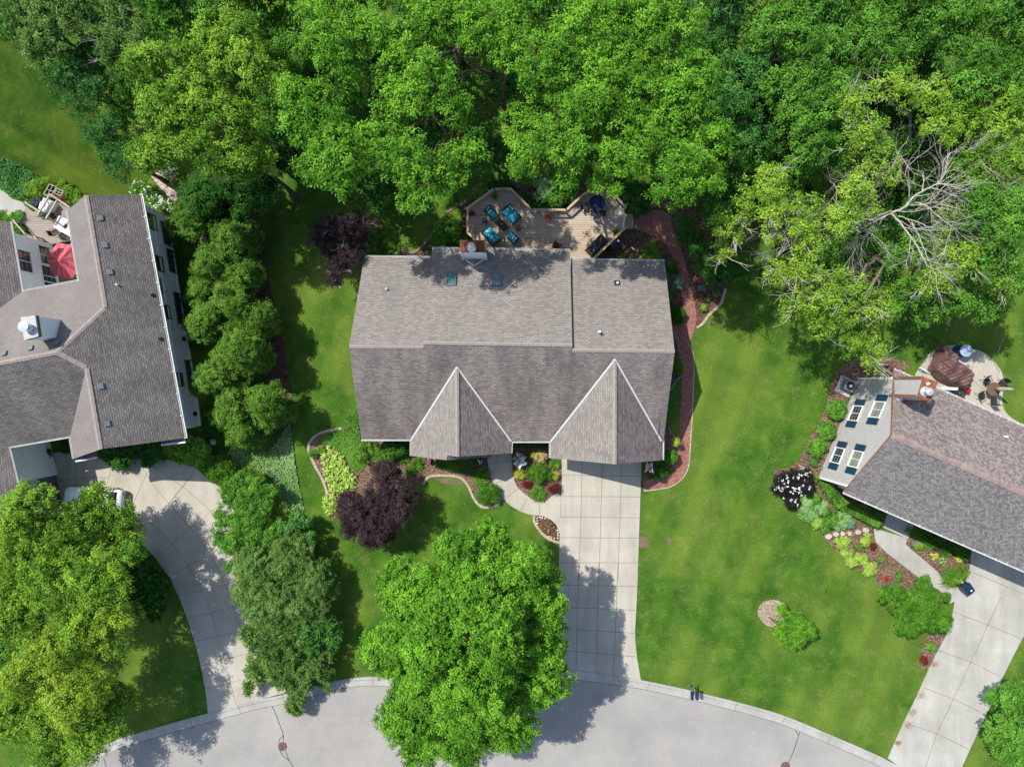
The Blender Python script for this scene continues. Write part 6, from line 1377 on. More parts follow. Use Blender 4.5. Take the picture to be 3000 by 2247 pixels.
SP = dict(lr=.75, cr=.34, per=22, leaf=.17, cov=.82, twig=1.15, bark='greybark', dens=.85, limbs=5)
T('sparse pale yellow-green tree with light branches right of the brick path', 'sparse', [('O', 1590, 478, 55, 10.2), ('O', 1640, 400, 65, 10.7), ('O', 1710, 470, 75, 11.2), ('O', 1672, 585, 38, 9.7), ('O', 1730, 560, 60, 10.2), ('O', 1560, 545, 25, 9.2)], 8.5, base=P('O', 1740, 480), tr=.2, **SP)
T('sparse pale tree beside the dead branches, arching toward the right-hand house', 'sparse', [('O', 1780, 690, 60, 8.7), ('O', 1830, 630, 60, 10.2), ('O', 1780, 620, 55, 10.2), ('O', 1720, 650, 40, 9.2), ('O', 1860, 740, 55, 8.2), ('O', 1880, 785, 30, 7.7), ('O', 1890, 660, 45, 10.2)], 8, base=P('O', 1840, 560), tr=.2, **SP)
T('pale yellow-green tree top above the dead branches', 'sparse', [('O', 1850, 240, 45, 10.7), ('O', 1930, 210, 55, 10.7), ('O', 1880, 320, 60, 10.7), ('O', 1840, 420, 65, 10.7), ('O', 1920, 370, 35, 10.7), ('O', 1800, 480, 60, 10.7)], 8.5, base=P('O', 1880, 400), tr=.2, **SP)
T('pale yellow-green tree under the right ends of the dead branches', 'sparse', [('O', 2100, 560, 60, 8.2), ('O', 2150, 600, 50, 7.7), ('O', 2020, 600, 50, 7.2), ('O', 2050, 500, 60, 7.2)], 6, base=P('O', 2060, 520), tr=.18, **SP)
T('green tree between the dead branches and the right patio', 'green', [('O', 1990, 560, 60, 6), ('O', 2070, 630, 55, 6), ('O', 1940, 640, 45, 5.5), ('O', 2010, 660, 45, 5), ('O', 2120, 660, 45, 5.5), ('O', 1900, 560, 45, 5)], 6, group=GF, cov=.85)
T('shaded green tree behind the left ends of the dead branches', 'green', [('O', 1760, 500, 60, 5), ('O', 1680, 440, 60, 5), ('O', 1880, 480, 60, 5), ('O', 1820, 540, 50, 5)], 5, group=GF, cov=.85)
T('green pine-side tree filling the gap beside the big yellow-green tree', 'green', [('O', 285, 180, 55, 6), ('O', 290, 100, 55, 6.5), ('O', 280, 240, 45, 5)], 6, group=GF)
# dead branches
dbx = P('T3', 1350, 1380, 9); dead = thing('dead_tree', 'bare silvery dead branches fanning out of the pale tree on the right', 'tree', Vector((dbx.x-.5, dbx.y, 0)))
mb = MB(); mb.tube([(dbx.x-.5, dbx.y, 0), (dbx.x-.2, dbx.y+.1, 4), dbx], [.24, .19, .14], 8); mb.part('trunk', dead, M['bark'])
paths = [([(1350, 1380), (1430, 1345), (1500, 1270), (1600, 1215), (1660, 1190)], .11), ([(1660, 1190), (1680, 1130), (1690, 1040), (1760, 985), (1940, 1000)], .05), ([(1660, 1190), (1760, 1120), (1830, 1060), (1900, 1040)], .04),
         ([(1660, 1190), (1780, 1215), (1900, 1260), (2090, 1295)], .06), ([(1500, 1310), (1570, 1330), (1650, 1400), (1740, 1465)], .06), ([(1460, 1330), (1600, 1310), (1700, 1200), (1850, 1100)], .05), ([(1740, 1465), (1850, 1430), (1990, 1350)], .035), ([(1600, 1310), (1700, 1330), (1900, 1380), (2060, 1420)], .04),
         ([(1350, 1380), (1430, 1470), (1520, 1600), (1580, 1720)], .09), ([(1400, 1400), (1520, 1440), (1620, 1480)], .06), ([(1480, 1430), (1530, 1540), (1580, 1660), (1640, 1780)], .06), ([(1430, 1040), (1500, 1120), (1640, 1180)], .035), ([(1450, 1080), (1600, 960), (1720, 870)], .025), ([(1350, 1380), (1230, 1440), (1150, 1460)], .05), ([(1150, 1470), (1230, 1520), (1310, 1580)], .035),
         ([(1350, 1360), (1220, 1400), (1190, 1300), (1150, 1240)], .04), ([(1740, 1465), (1860, 1560), (2000, 1590)], .03), ([(1900, 1260), (2050, 1200), (2150, 1180)], .03), ([(1900, 1380), (2040, 1480), (2120, 1560)], .03), ([(1690, 1040), (1800, 940), (1880, 900)], .025), ([(1430, 1040), (1380, 960), (1300, 900)], .025), ([(1150, 1240), (1050, 1180), (960, 1160)], .025), ([(1350, 1380), (1150, 1480), (980, 1530), (880, 1540), (700, 1560), (620, 1640)], .05), ([(880, 1560), (760, 1600), (660, 1650)], .03), ([(1210, 1000), (1200, 1110), (1160, 1180), (1100, 1280)], .035), ([(950, 1170), (1000, 1230), (980, 1350)], .03), ([(1130, 1480), (1130, 1560), (1100, 1650)], .03)]
for ps, r in paths:
    mb = MB(); pp = smooth([P('T3', x, y, 9+.25*i) for i, (x, y) in enumerate(ps)], 4); mb.tube([q_+Vector((rnd.uniform(-.03, .03), rnd.uniform(-.03, .03), rnd.uniform(-.05, .05))) for q_ in pp], [r*.72*(1-.6*i/len(pp)) for i in range(len(pp))], 6, 0, False)
    for i in range(2, len(pp), 2):
        d = (pp[i]-pp[i-1]).normalized(); s = Vector((-d.y, d.x, 0))*rnd.choice((-1, 1)); twigs(mb, pp[i], d+s*rnd.uniform(.5, 1.1)+Vector((0, 0, rnd.uniform(-.3, .2))), rnd.uniform(.8, 2.3), r*.3, 2, .55)
    mb.part('branch', dead, M['palebark'])
# crowns just beyond the frame, which shade the yard
for i, (x, y, k, h) in enumerate(((60, -60, 'olive', 9), (300, -70, 'green', 10), (520, -60, 'lime', 11), (720, -50, 'locust', 12.5), (930, -50, 'locust', 12.5), (1140, -50, 'locust', 12.5), (1350, -50, 'locust', 12.5), (1560, -50, 'teal', 11), (1760, -50, 'green', 11), (1960, -50, 'green', 11), (2160, -50, 'green', 11))):
    T('green tree crown showing at the top edge, number %s from the left' % ('one two three four five six seven eight nine ten eleven'.split()[i]), k, [('O', x, y, 100), ('O', x+60, y+20, 60)], h, group='tree crowns cut by the top edge of the picture')
# exposed trunks in the gaps of the wood
for v, ps, r, t in (('T2', [(1070, 760), (1030, 620), (985, 500), (900, 450), (800, 375)], .19, 'bare dark trunk bending through the gap above the deck'), ('T3', [(1000, 600), (960, 480), (940, 310)], .16, 'upright grey trunk in the gap at the right wood top'), ('T3', [(1240, 530), (1330, 460), (1290, 400), (1180, 320)], .14, 'crooked pale forked trunk in the right wood gap'), ('T3', [(1200, 640), (1340, 600), (1580, 590)], .12, 'long horizontal grey bough under the yellow tuft on the right')):
    b0 = P(v, *ps[0], 0); root = thing('leaning_tree', t, 'tree', b0, GF); mb = MB(); pp = smooth([P(v, *q_, 1+6.5*(i/(len(ps)-1))) for i, q_ in enumerate(ps)], 4); mb.tube([b0]+pp, [r*1.2]+[r*(1-.5*i/len(pp)) for i in range(len(pp))], 8); mb.part('trunk', root, M['bark'])
    mb = MB()
    for i in range(5, len(pp), 3): twigs(mb, pp[i], Vector((rnd.uniform(-1, 1), rnd.uniform(-1, 1), .5)), 1.8, r*.35, 1)
    mb.part('branch', root, M['bark'])
# left row of arborvitae
AR = [(330, 60, 185, 5, 'dark'), (150, 290, 150, 4.5, 'arbor'), (400, 400, 150, 4.6, 'arbor'), (270, 560, 130, 4.6, 'arbor'), (430, 640, 140, 4.2, 'arbor'), (200, 730, 100, 4, 'arbor'), (380, 790, 150, 5, 'arbor'), (230, 910, 140, 4.6, 'arbor'), (530, 900, 140, 4.2, 'arbor'), (450, 1080, 185, 5, 'arbor'), (290, 1260, 150, 4.6, 'arbor'), (600, 1420, 165, 4.8, 'arbor'), (410, 1430, 165, 4.2, 'arbor'), (450, 1580, 110, 3.4, 'arbor'), (260, 190, 150, 4.6, 'dark')]
AT = ['dark conifer at the top of the row, under the yellow-green tree', 'conifer nearest the white flowers at the upper left of the row', 'upper right conifer of the row beside the shaded lawn', 'small conifer facing the upper side windows of the left house', 'conifer in the right column, second lump down', 'small low conifer bulging toward the left house wall', 'tall central conifer of the row', 'conifer with a bare twig facing the left house wall', 'conifer bulging right over the lawn at mid row', 'biggest round conifer in the lower half of the row', 'conifer facing the lower side windows of the left house', 'lowest right conifer jutting over the lawn', 'conifer left of the lowest right one', 'low sunny shrub-like conifer ending the row by the ivy', 'shaded conifer second from the top of the row']
for (x, y, r, h, k), t in zip(AR, AT):
    tree('arborvitae', t, k, [('T4', x+6, y, r*1.02, h*.62), ('T4', x-12, y-8, r*.6, h*.95), ('T4', x+r*.5, y+r*.25, r*.6, h*.5), ('T4', x-r*.5, y+r*.3, r*.6, h*.5)], 'row of conifers between the left and middle houses', lr=.62, cr=.24, per=24, leaf=.13, cov=1.15, rzf=1.3, limbs=3, tr=.1, dens=1.6, fr=(.5, .8))
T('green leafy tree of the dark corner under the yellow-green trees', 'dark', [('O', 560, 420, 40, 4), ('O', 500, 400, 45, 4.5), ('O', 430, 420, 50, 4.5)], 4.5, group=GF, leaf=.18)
# front maple
tree('maple_tree', 'large round bright green maple in the front yard by the street', 'maple', [('O', 960, 1480, 90, 9.5), ('O', 1000, 1300, 90, 11), ('O', 960, 1560, 80, 7.5), ('O', 1060, 1430, 90, 11), ('O', 930, 1400, 85, 10.5), ('O', 1000, 1390, 159, 12.2), ('O', 1010, 1210, 80, 10.1), ('O', 1100, 1230, 85, 9.5), ('O', 900, 1290, 90, 9.5), ('O', 1140, 1330, 95, 9.5), ('O', 870, 1400, 85, 8.8), ('O', 1140, 1450, 95, 8.8),
     ('O', 900, 1530, 95, 8.1), ('O', 1040, 1520, 101, 9.5), ('O', 1100, 1560, 64, 7.4), ('O', 1000, 1590, 74, 6.8), ('O', 910, 1610, 64, 6.1), ('O', 1170, 1400, 64, 8.8), ('O', 1050, 1165, 53, 8.1), ('O', 860, 1250, 48, 8.1), ('O', 1180, 1250, 37, 8.1), ('O', 800, 1395, 32, 7.4)], lr=.85, cr=.29, per=28, leaf=.155, cov=1.1, asp=.6, dens=1.25, fr=(.45, .9), tr=.28, base=P('O', 1015, 1370), limbs=4)
# purple trees
tree('purple_plum_tree', 'round dark purple-leaved tree on the front lawn', 'purple', [('D3', 780, 900, 210, 3.4), ('D3', 600, 1080, 200, 3), ('D3', 520, 950, 110, 2.6), ('D3', 560, 1200, 120, 2.4), ('D3', 850, 1230, 130, 2.6), ('D3', 950, 1000, 190, 3.2), ('D3', 780, 1180, 200, 3), ('D3', 820, 700, 140, 2.8), ('D3', 700, 1310, 100, 2.4), ('D3', 1080, 900, 90, 2.6)], lr=.6, cr=.23, per=24, leaf=.105, cov=1.15, tr=.12, dens=1.4, fr=(.45, .82))
tree('purple_plum_tree', 'ragged dark purple tree behind the left end of the middle house', 'purple', [('T4', 1050, 330, 150, 3.6), ('T4', 940, 400, 115, 3.2), ('T4', 1060, 480, 135, 3.4), ('T4', 1130, 410, 100, 3), ('T4', 1000, 640, 80, 2.6), ('T4', 1010, 560, 100, 2.8), ('T4', 1160, 320, 95, 3)], lr=.65, cr=.25, per=22, leaf=.115, cov=.95, tr=.12, twig=.5, bark='palebark')
# lower left trees
LL = dict(lr=.95, cr=.32, per=26, leaf=.16, cov=1.1, dens=1.35, fr=(.4, .88))
T('yellow-green tree over the white car at the left driveway', 'lime', [('O', 60, 1110, 75), ('O', 150, 1150, 80, 6.5), ('O', 240, 1110, 65, 5), ('O', 275, 1165, 52, 4.5), ('O', 20, 1200, 80), ('O', 200, 1080, 40, 5.5)], 8, **LL)
T('mid green tree in the middle of the lower left clump', 'lime', [('O', 110, 1240, 85), ('O', 210, 1250, 80), ('O', 40, 1320, 80), ('O', 170, 1330, 70)], 8, **LL)
T('tree with bright yellow tips in the lower left clump', 'yellow', [('O', 130, 1400, 80, 8), ('O', 60, 1440, 75, 8), ('O', 240, 1360, 70, 7.5), ('O', 170, 1490, 80, 8), ('O', 260, 1330, 30, 8)], 8, **LL)
T('green drooping tree at the bottom left corner by the curb', 'lime', [('O', 90, 1560, 80), ('O', 190, 1570, 75), ('O', 250, 1500, 50, 6), ('O', 30, 1540, 60), ('O', 130, 1630, 60, 5.5)], 7, **LL)
T('green tree at the left frame edge beside the yellow-tipped tree', 'green', [('O', 10, 1400, 50), ('O', -20, 1500, 60), ('O', 290, 1190, 30, 6)], 6, **LL)
tree('deciduous_tree', 'dark glossy tree cut by the lower right frame edge', 'green', [('R2', 1600, 1250, 120, 4), ('R2', 1560, 1450, 150, 4), ('R2', 1640, 1580, 120, 4), ('R2', 1470, 1220, 50, 3)], None, base=P('R2', 1640, 1420), lr=.9, cr=.3, per=26, leaf=.16, cov=1.1)
tree('small_tree', 'small bright lime tree leaning from its mulch ring on the right lawn', 'maple', [('R2', 260, 800, 110, 2.4), ('R2', 330, 830, 60, 2.2), ('R2', 180, 700, 42, 1.8), ('R2', 200, 850, 65, 2), ('R2', 270, 880, 55, 2)], None, base=P('R2', 110, 745), lr=.42, cr=.2, per=22, leaf=.12, tr=.05, dens=1.6, fr=(.4, .85))
tree('shrub_tree', 'wide dark green shrub between the right lawn and right driveway', 'box', [('R2', 880, 620, 100, 1.6), ('R2', 1010, 700, 130, 1.9), ('R2', 1030, 640, 130, 1.8), ('R2', 1120, 740, 110, 1.6), ('R2', 950, 760, 110, 1.5), ('R2', 1050, 540, 60, 1.4), ('R2', 1190, 620, 25, 1.2)], None, cat='shrub', lr=.45, cr=.2, per=24, leaf=.12, tr=.07, dens=1.5, fr=(.5, .82))
tree('evergreen_tree', 'big dark green evergreen right of the brick path', 'dark', [('E1', 1100, 850, 240, 3), ('E1', 900, 700, 140, 3), ('E1', 1300, 850, 150, 3), ('E1', 1150, 980, 110, 2.2), ('E1', 950, 900, 140, 2.5)], None, lr=.6, cr=.24, per=24, leaf=.13, rzf=1.0, tr=.1)
tree('evergreen_tree', 'shaded dark shrubby tree right of the brick landing', 'dark', [('E1', 750, 400, 140, 2.4), ('E1', 850, 560, 110, 2.4), ('E1', 720, 560, 60, 1.8)], None, lr=.6, cr=.24, per=22, leaf=.13, tr=.08)
# hedge of mixed shrubs between drive and lawn
for t, k, subs, kw in (
    ('bright green bushy shrub mass right of the round clipped shrub', 'green', [('F1', 430, 800, 140, 2.0), ('F1', 650, 700, 140, 2), ('F1', 560, 560, 100, 1.6), ('F1', 780, 740, 70, 1.9), ('F1', 450, 680, 120, 1.8), ('F1', 350, 720, 80, 1.6), ('F1', 560, 830, 130, 2)], {}),
    ('tall fresh green shrub bulging over the left driveway edge', 'green', [('F1', 350, 1050, 120, 2.4), ('F1', 560, 1000, 140, 2.6), ('F1', 720, 920, 130, 2.4), ('F1', 420, 1220, 140, 2.4), ('F1', 600, 1230, 130, 2.2), ('F1', 480, 1120, 130, 2.6), ('F1', 300, 1180, 100, 2), ('F1', 620, 1090, 130, 2.6), ('F1', 280, 940, 70, 1.8)], {}),
    ('blue-green leafy shrub at the lawn edge above the grey juniper', 'ivy', [('F1', 1060, 1010, 120, 2), ('F1', 1160, 1170, 80, 2), ('F1', 900, 1090, 90, 2)], dict(leaf=.2)),
    ('low shrub under the row facing the driveway corner', 'green', [('F1', 420, 1440, 100, 1.8), ('F1', 760, 1160, 130, 2.2), ('F1', 520, 1370, 110, 1.9), ('F1', 700, 1300, 110, 2)], {})):
    d = dict(lr=.6, cr=.24, per=24, leaf=.13, tr=.06); d.update(kw); tree('shrub', t, k, subs, 'mixed shrubs along the left driveway', cat='shrub', **d)
tree('juniper', 'large grey-green juniper bush beside the left driveway', 'olive', [('Z4', 100, 250, 170, 2.6), ('Z4', 330, 200, 170, 2.8), ('Z4', 480, 320, 150, 2.6), ('Z4', 200, 450, 190, 2.8), ('Z4', 400, 470, 160, 2.6), ('Z4', 60, 400, 120, 2.2), ('Z4', 340, 90, 100, 2.2), ('Z4', 480, 480, 130, 2.4), ('Z4', 250, 580, 150, 2.4), ('Z4', 130, 540, 110, 2.2), ('Z4', 560, 400, 80, 2.2)], None, lr=.55, cr=.22, per=24, leaf=.115, dens=1.4, fr=(.5, .85), tr=.08, cat='shrub')
tree('juniper', 'bright feathery juniper right below the grey-green one', 'ivy', [('Z4', 420, 640, 110, 2.4), ('Z4', 560, 640, 100, 2.2), ('Z4', 620, 720, 70, 2), ('Z4', 480, 730, 90, 2.2)], 'spiky junipers at the street end of the hedge', lr=.5, cr=.26, per=20, leaf=.28, radial=True, asp=.22, tr=.07, cat='shrub')
tree('juniper', 'dark spiky juniper spilling over the street curb', 'olive', [('Z4', 200, 740, 150, 2.3), ('Z4', 100, 700, 110, 2), ('Z4', 300, 660, 120, 2.4), ('Z4', 400, 960, 120, 1.9), ('Z4', 330, 740, 140, 2.4), ('Z4', 130, 900, 120, 1.6), ('Z4', 240, 860, 130, 2), ('Z4', 330, 900, 150, 2), ('Z4', 500, 880, 120, 2), ('Z4', 380, 1050, 100, 1.5), ('Z4', 60, 1010, 50, 1.1), ('Z4', 370, 1150, 60, 1.1), ('Z4', 560, 990, 60, 1.4)], 'spiky junipers at the street end of the hedge', lr=.5, cr=.26, per=22, leaf=.28, radial=True, asp=.22, tr=.07, cat='shrub')
groundcover('groundcover', 'pale variegated ivy carpet between the conifers and the side lawn', 'ground cover', 'silver', PL('F1', [(360, 60), (420, 60), (560, 330), (760, 340), (960, 60), (985, 250), (1010, 450), (1035, 560), (1050, 700), (1100, 900), (1080, 960), (900, 900), (800, 600), (560, 460), (420, 500), (330, 380), (390, 300)]), 300, .22, .13)
groundcover('groundcover', 'dark ivy carpet in the shade of the left house corner', 'ground cover', 'dark', PL('F1', [(100, 100), (120, -100), (360, -60), (380, 380), (300, 420), (160, 430), (150, 300)]), 300, .2, .13)
groundcover('groundcover', 'dark ivy strip along the foot of the left house side wall', 'ground cover', 'dark', PL('Z1', [(1460, 540), (1530, 560), (1620, 1000), (1700, 1500), (1760, 1700), (1650, 1700), (1540, 1100)]), 260, .3, .15)
groundcover('groundcover', 'bright green carpet of low plants above the hostas', 'ground cover', 'green', PL('D3', [(270, 390), (340, 345), (440, 325), (560, 350), (620, 420), (720, 470), (690, 600), (640, 700), (540, 690), (480, 560), (400, 500), (320, 480)]), 520, .16, .11)
groundcover('groundcover', 'bright ground plants climbing up the left wall of the middle house', 'ground cover', 'green', PL('D3', [(480, 230), (560, 180), (590, 120), (620, 400), (640, 440), (560, 380), (470, 320), (560, 280)]), 420, .25, .12)
shrub('round clipped green shrub at the corner of the left driveway', 'box', 'F1', 290, 515, 150, 1.5, 'round_shrub', leaf=.09, tight=True)
rosettes('large lime-yellow hosta patch left of the purple tree', 'hosta', 'D3', [(300, 560), (350, 520), (320, 620), (400, 570), (450, 610), (380, 660), (330, 690), (440, 680), (480, 720), (400, 730), (350, 760), (420, 800), (500, 780), (530, 830), (380, 840), (450, 860), (500, 700), (540, 760)], 55, .5, leaf=.26, nl=40)
rosettes('smaller lime hosta patch tucked below left of the purple tree', 'hosta', 'D3', [(330, 940), (320, 1000), (350, 1050), (390, 930), (370, 990)], 48, .45, leaf=.22, nl=40)
shrub('small mottled shrub above the big lime hosta patch', 'green', 'D3', 205, 535, 42, .6, leaf=.09)
shrub('small olive shrub beside the bare soil patch', 'lime', 'D3', 270, 500, 38, .5, leaf=.08)
shrub('olive-green loose shrubs under the left front eave', 'arbor', 'D3', 0, 0, 60, 1.2, pts=[(690, 470), (760, 540), (850, 560), (650, 540)], rw=.75, leaf=.11, v=None) if False else shrub('olive-green loose shrubs under the left front eave', 'arbor', 'D3', 0, 0, 60, 1.2, leaf=.11, pts=[(690, 480), (770, 540), (850, 560), (640, 560)], rw=.75)
shrub('dark green shrub against the wall below the left front gutter', 'dark', 'D3', 0, 0, 60, 1.3, leaf=.12, pts=[(880, 470), (980, 470), (930, 500)], rw=.75)
tuft('reddish-tipped daylily clump left of the small gable', 'lily', 'D3', 990, 570, 75, .6, 'daylily', nb=170)
tuft('green daylily clump nearest the left round planter', 'lily', 'D3', 1120, 630, 70, .6, 'daylily', nb=170)
tuft('green daylily clump behind the purple tree', 'lily', 'D3', 1060, 690, 60, .5, 'daylily', nb=130)
def hedge(label, kind, v, quad, h, name='hedge', leaf=.09, n=None):
    q_ = [P(v, x, y, h) for x, y in quad]; c = sum(q_, Vector())/4; root = thing(name, label, 'hedge', Vector((c.x, c.y, 0)))
    ar = ((q_[1]-q_[0]).length)*((q_[2]-q_[1]).length); n = n or int(ar*420); u = RNG.random((n, 2)); f = np.array([[*a] for a in q_])
    pt = (f[0]*((1-u[:, 0])*(1-u[:, 1]))[:, None]+f[1]*(u[:, 0]*(1-u[:, 1]))[:, None]+f[2]*(u[:, 0]*u[:, 1])[:, None]+f[3]*((1-u[:, 0])*u[:, 1])[:, None])
    pt[:, 2] = h*(1-.35*RNG.random(n)**2)+.06*np.sin(pt[:, 0]*4)*np.cos(pt[:, 1]*5); m = int(n*.7); k = RNG.integers(0, 4, m); t = RNG.random((m, 1)); sp = f[k]*(1-t)+f[(k+1) % 4]*t; sp[:, 2] = h*RNG.random(m); sp += RNG.normal(size=sp.shape)*.05
    C = np.concatenate([pt, sp]); N = np.concatenate([RNG.normal(size=pt.shape)*.45+np.array([0, 0, 1]), (sp-np.array(c))*np.array([1, 1, 0])+RNG.normal(size=sp.shape)*.4+np.array([0, 0, .5])])
    add_leaf_part('foliage', root, leaves_mesh('foliage', C, N, leaf*RNG.uniform(.7, 1.4, len(C)), .6, .4+.3*np.sin(C[:, 0]*3)*np.sin(C[:, 1]*3)+RNG.normal(size=len(C))*.2, LM[kind], root.location))
    mb = MB()
    for i in range(5): z_ = q_[0].lerp(q_[1], (i+.5)/5).lerp(q_[3].lerp(q_[2], (i+.5)/5), .5); mb.tube([(z_.x, z_.y, 0), (z_.x, z_.y, h*.7)], .02, 5)
    mb.part('stem', root, M['bark']); return root
hedge('low clipped green hedge under the small front gable', 'box', 'E3', [(490, 590), (1065, 560), (1000, 810), (500, 700)], .75)
tuft('bright grassy clump between hedge and front walk, lower one', 'lily', 'E3', 1150, 860, 150, .55, 'daylily', nb=200)
tuft('shaded grassy clump between hedge and front walk, upper one', 'lily', 'E3', 1190, 790, 120, .55, 'daylily', nb=150)
shrub('clipped dark green ball shrub inside the looped edging by the walk', 'box', 'D3', 1748, 897, 105, 1.1, 'round_shrub', tight=True)
# island bed
shrub('large clipped oval green shrub in the centre of the entry bed', 'box', 'D4', 545, 430, 105, 1.0, 'round_shrub', tight=True, sy=.95)
shrub('white-flowering bush at the walk edge of the entry bed', 'blue', 'D4', 385, 310, 62, .8, flower='white', nfl=120, leaf=.09, fl=.12)
shrub('golden-pink spirea at the top of the entry bed', 'gold', 'D4', 580, 270, 70, .8, flower='pink', nfl=40, leaf=.08)
tuft('daylily clump behind the golden-pink spirea', 'lily', 'D4', 480, 255, 45, .5, 'daylily', nb=110)
tuft('grassy clump below the garage corner gutter', 'lily', 'D4', 710, 345, 62, .6, 'daylily', nb=170)
shrub('small golden shrub at the left of the entry bed', 'gold', 'D4', 382, 442, 58, .6, leaf=.07)
shrub('small golden shrub at the right of the entry bed', 'gold', 'D4', 715, 450, 42, .6, leaf=.07)
shrub('dark red shrub between golden shrub and round grass clump', 'red', 'D4', 455, 530, 55, .6, leaf=.06)
shrub('bright dark red barberry beside the driveway in the entry bed', 'red', 'D4', 700, 570, 68, .8, leaf=.06)
shrub('green shrub squeezed right of the large clipped oval', 'box', 'D4', 668, 450, 42, .7, leaf=.08)
tuft('round spiky grass mound at the bottom of the entry bed', 'lily', 'D4', 560, 620, 85, .6, 'grass_mound', nb=260, wd=.03)
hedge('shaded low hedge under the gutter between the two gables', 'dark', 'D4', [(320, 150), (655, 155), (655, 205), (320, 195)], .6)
c0 = smooth(PL('D4', [(545, 835), (610, 840), (670, 870), (715, 910), (745, 990), (742, 1050), (690, 1035), (620, 985), (560, 910), (545, 860)]), 3, True)
groundcover('flower_patch', 'patch of orange and yellow flowers in the leaf-shaped bed', 'flowers', 'orange', c0, 60, .2, .08)
groundcover('flower_foliage', 'bronze-green foliage among the orange flowers', 'foliage', 'purple', c0, 120, .12, .1)
DM = [(549, 842), (575, 838), (598, 845), (622, 846), (548, 868), (552, 892), (738, 958), (741, 980), (742, 1004), (738, 1030), (708, 1032), (680, 1025), (655, 1018)]
dwh = ['topmost left', 'second along the top', 'third along the top', 'last along the top', 'second down the left rim', 'third down the left rim', 'highest on the driveway side', 'second on the driveway side', 'third on the driveway side', 'lowest on the driveway side', 'first along the bottom from the driveway', 'second along the bottom', 'last along the bottom']
for (x, y), t in zip(DM, dwh): rosettes('silvery dusty miller rimming the orange bed, '+t, 'white', 'D4', [(x, y)], 9, .2, 'dusty_miller', 'plant', .075, 16, 'silvery plants rimming the orange flower bed')
# garage corner to the right
shrub('dark clipped shrub under the flag at the garage corner', 'dark', 'D4', 1655, 395, 105, 1.2, 'round_shrub', tight=True)
shrub('fresh green round shrub beside the brick path at the garage', 'green', 'D4', 1780, 275, 60, 1.5, 'round_shrub', tight=True)
shrub('small pale yellow bush on a stem beside the brick path', 'gold', 'D4', 1828, 137, 40, 1.5, leaf=.07)
tuft('small grass clump at the inner bend of the brick path', 'lily', 'D4', 1785, 418, 35, .3, 'grass_clump', nb=80)
shrub('green shrub at the right wall of the middle house below the ridge', 'box', 'R4', 195, 760, 62, 1.1, leaf=.09, sx=.8)
hedge('narrow clipped hedge along the right wall of the middle house', 'box', 'R4', [(115, 930), (165, 935), (155, 1175), (100, 1170)], .9)
shrub('dark round shrub beside the shaded brick path, below the blue one', 'dark', 'R4', 195, 415, 62, 1.0, 'round_shrub', tight=True)
shrub('blue-green spruce-like shrub by the right wall of the house', 'blue', 'E1', 630, 1050, 95, 1.3, leaf=.13, radial=True, asp=.3)
shrub('dark shaded shrub beside the back right corner of the house', 'dark', 'E1', 600, 880, 80, 1.1, leaf=.1)
tuft('shaded spiky grass clump behind the right end of the house', 'lily', 'E1', 390, 730, 135, .6, 'grass_clump', nb=220)
tuft('low grass clump at the deck end of the rear gutter', 'lily', 'E1', 60, 775, 60, .35, 'grass_clump', nb=90)
for v, x, y, r, k, t in (('E1', 920, 1090, 42, 'blue', 'small silvery plant in the bed right of the brick path'), ('E1', 1072, 1148, 48, 'green', 'small dark green mound in the bed near its lawn edge'), ('E1', 978, 1215, 24, 'lime', 'tiny green sprig in the middle of the path-side bed'), ('E1', 948, 1305, 42, 'lime', 'small bright lime mound in the bed right of the brick path')):
    shrub(t, k, v, x, y, r, .35, 'low_plant', 'plant', leaf=.08, cr=.1, group='small plants in the bed right of the brick path')
shrub('broad dark bush by the deck steps above the brick landing', 'dark', 'E1', 0, 0, 100, 1.4, pts=[(220, 180), (300, 100), (150, 80), (60, 0), (250, 230)], rw=1.0, leaf=.13)
shrub('large pale-edged viburnum in the notch of the deck', 'silver', 'D1', 0, 0, 100, 1.8, pts=[(1230, 130), (1290, 90), (1200, 90)], rw=.85, leaf=.14)
shrub('glossy dark green viburnum filling the deck notch', 'green', 'D1', 0, 0, 100, 2.0, pts=[(1400, 60), (1330, 60), (1450, 120), (1380, 150), (1320, 170)], rw=1.0, leaf=.15)
shrub('low dark juniper behind the top deck rail', 'dark', 'D1', 0, 0, 60, .7, pts=[(790, 85), (860, 85), (720, 85)], rw=.55, leaf=.1)
shrub('green shrub with yellow flowers beside the sloping left deck rail', 'green', 'D1', 0, 0, 60, .7, pts=[(600, 150), (640, 110)], rw=.55, leaf=.1, flower='gold', nfl=14)
shrub('dark creeper along the inside of the right-sloping notch rail', 'dark', 'D1', 0, 0, 60, .6, pts=[(1010, 190), (1060, 240), (1100, 270), (1230, 285), (1180, 290)], rw=.5, leaf=.1)
shrub('broad green shrub left of the chimney beside the deck', 'green', 'F3', 0, 0, 100, 1.3, pts=[(200, 500), (280, 560), (180, 600), (320, 480)], rw=1.0, leaf=.13)
shrub('rounded boxwood cluster at the top of the bed left of the deck', 'lime', 'F3', 0, 0, 60, .7, pts=[(250, 310), (360, 285), (300, 385), (370, 330)], rw=.45, leaf=.08)
shrub('low silvery plant at the back left roof corner', 'silver', 'F3', 35, 765, 45, .4, leaf=.1)
shrub('dark shrub at the back wall under the left gutter', 'dark', 'F3', 0, 0, 60, 1.0, pts=[(380, 600), (350, 650), (330, 560)], rw=.7, leaf=.12)
shrub('green shrub peeping out at the foot of the ragged purple tree', 'green', 'T2', 0, 0, 60, .9, pts=[(260, 1600), (210, 1560), (320, 1640)], rw=.8, leaf=.12)
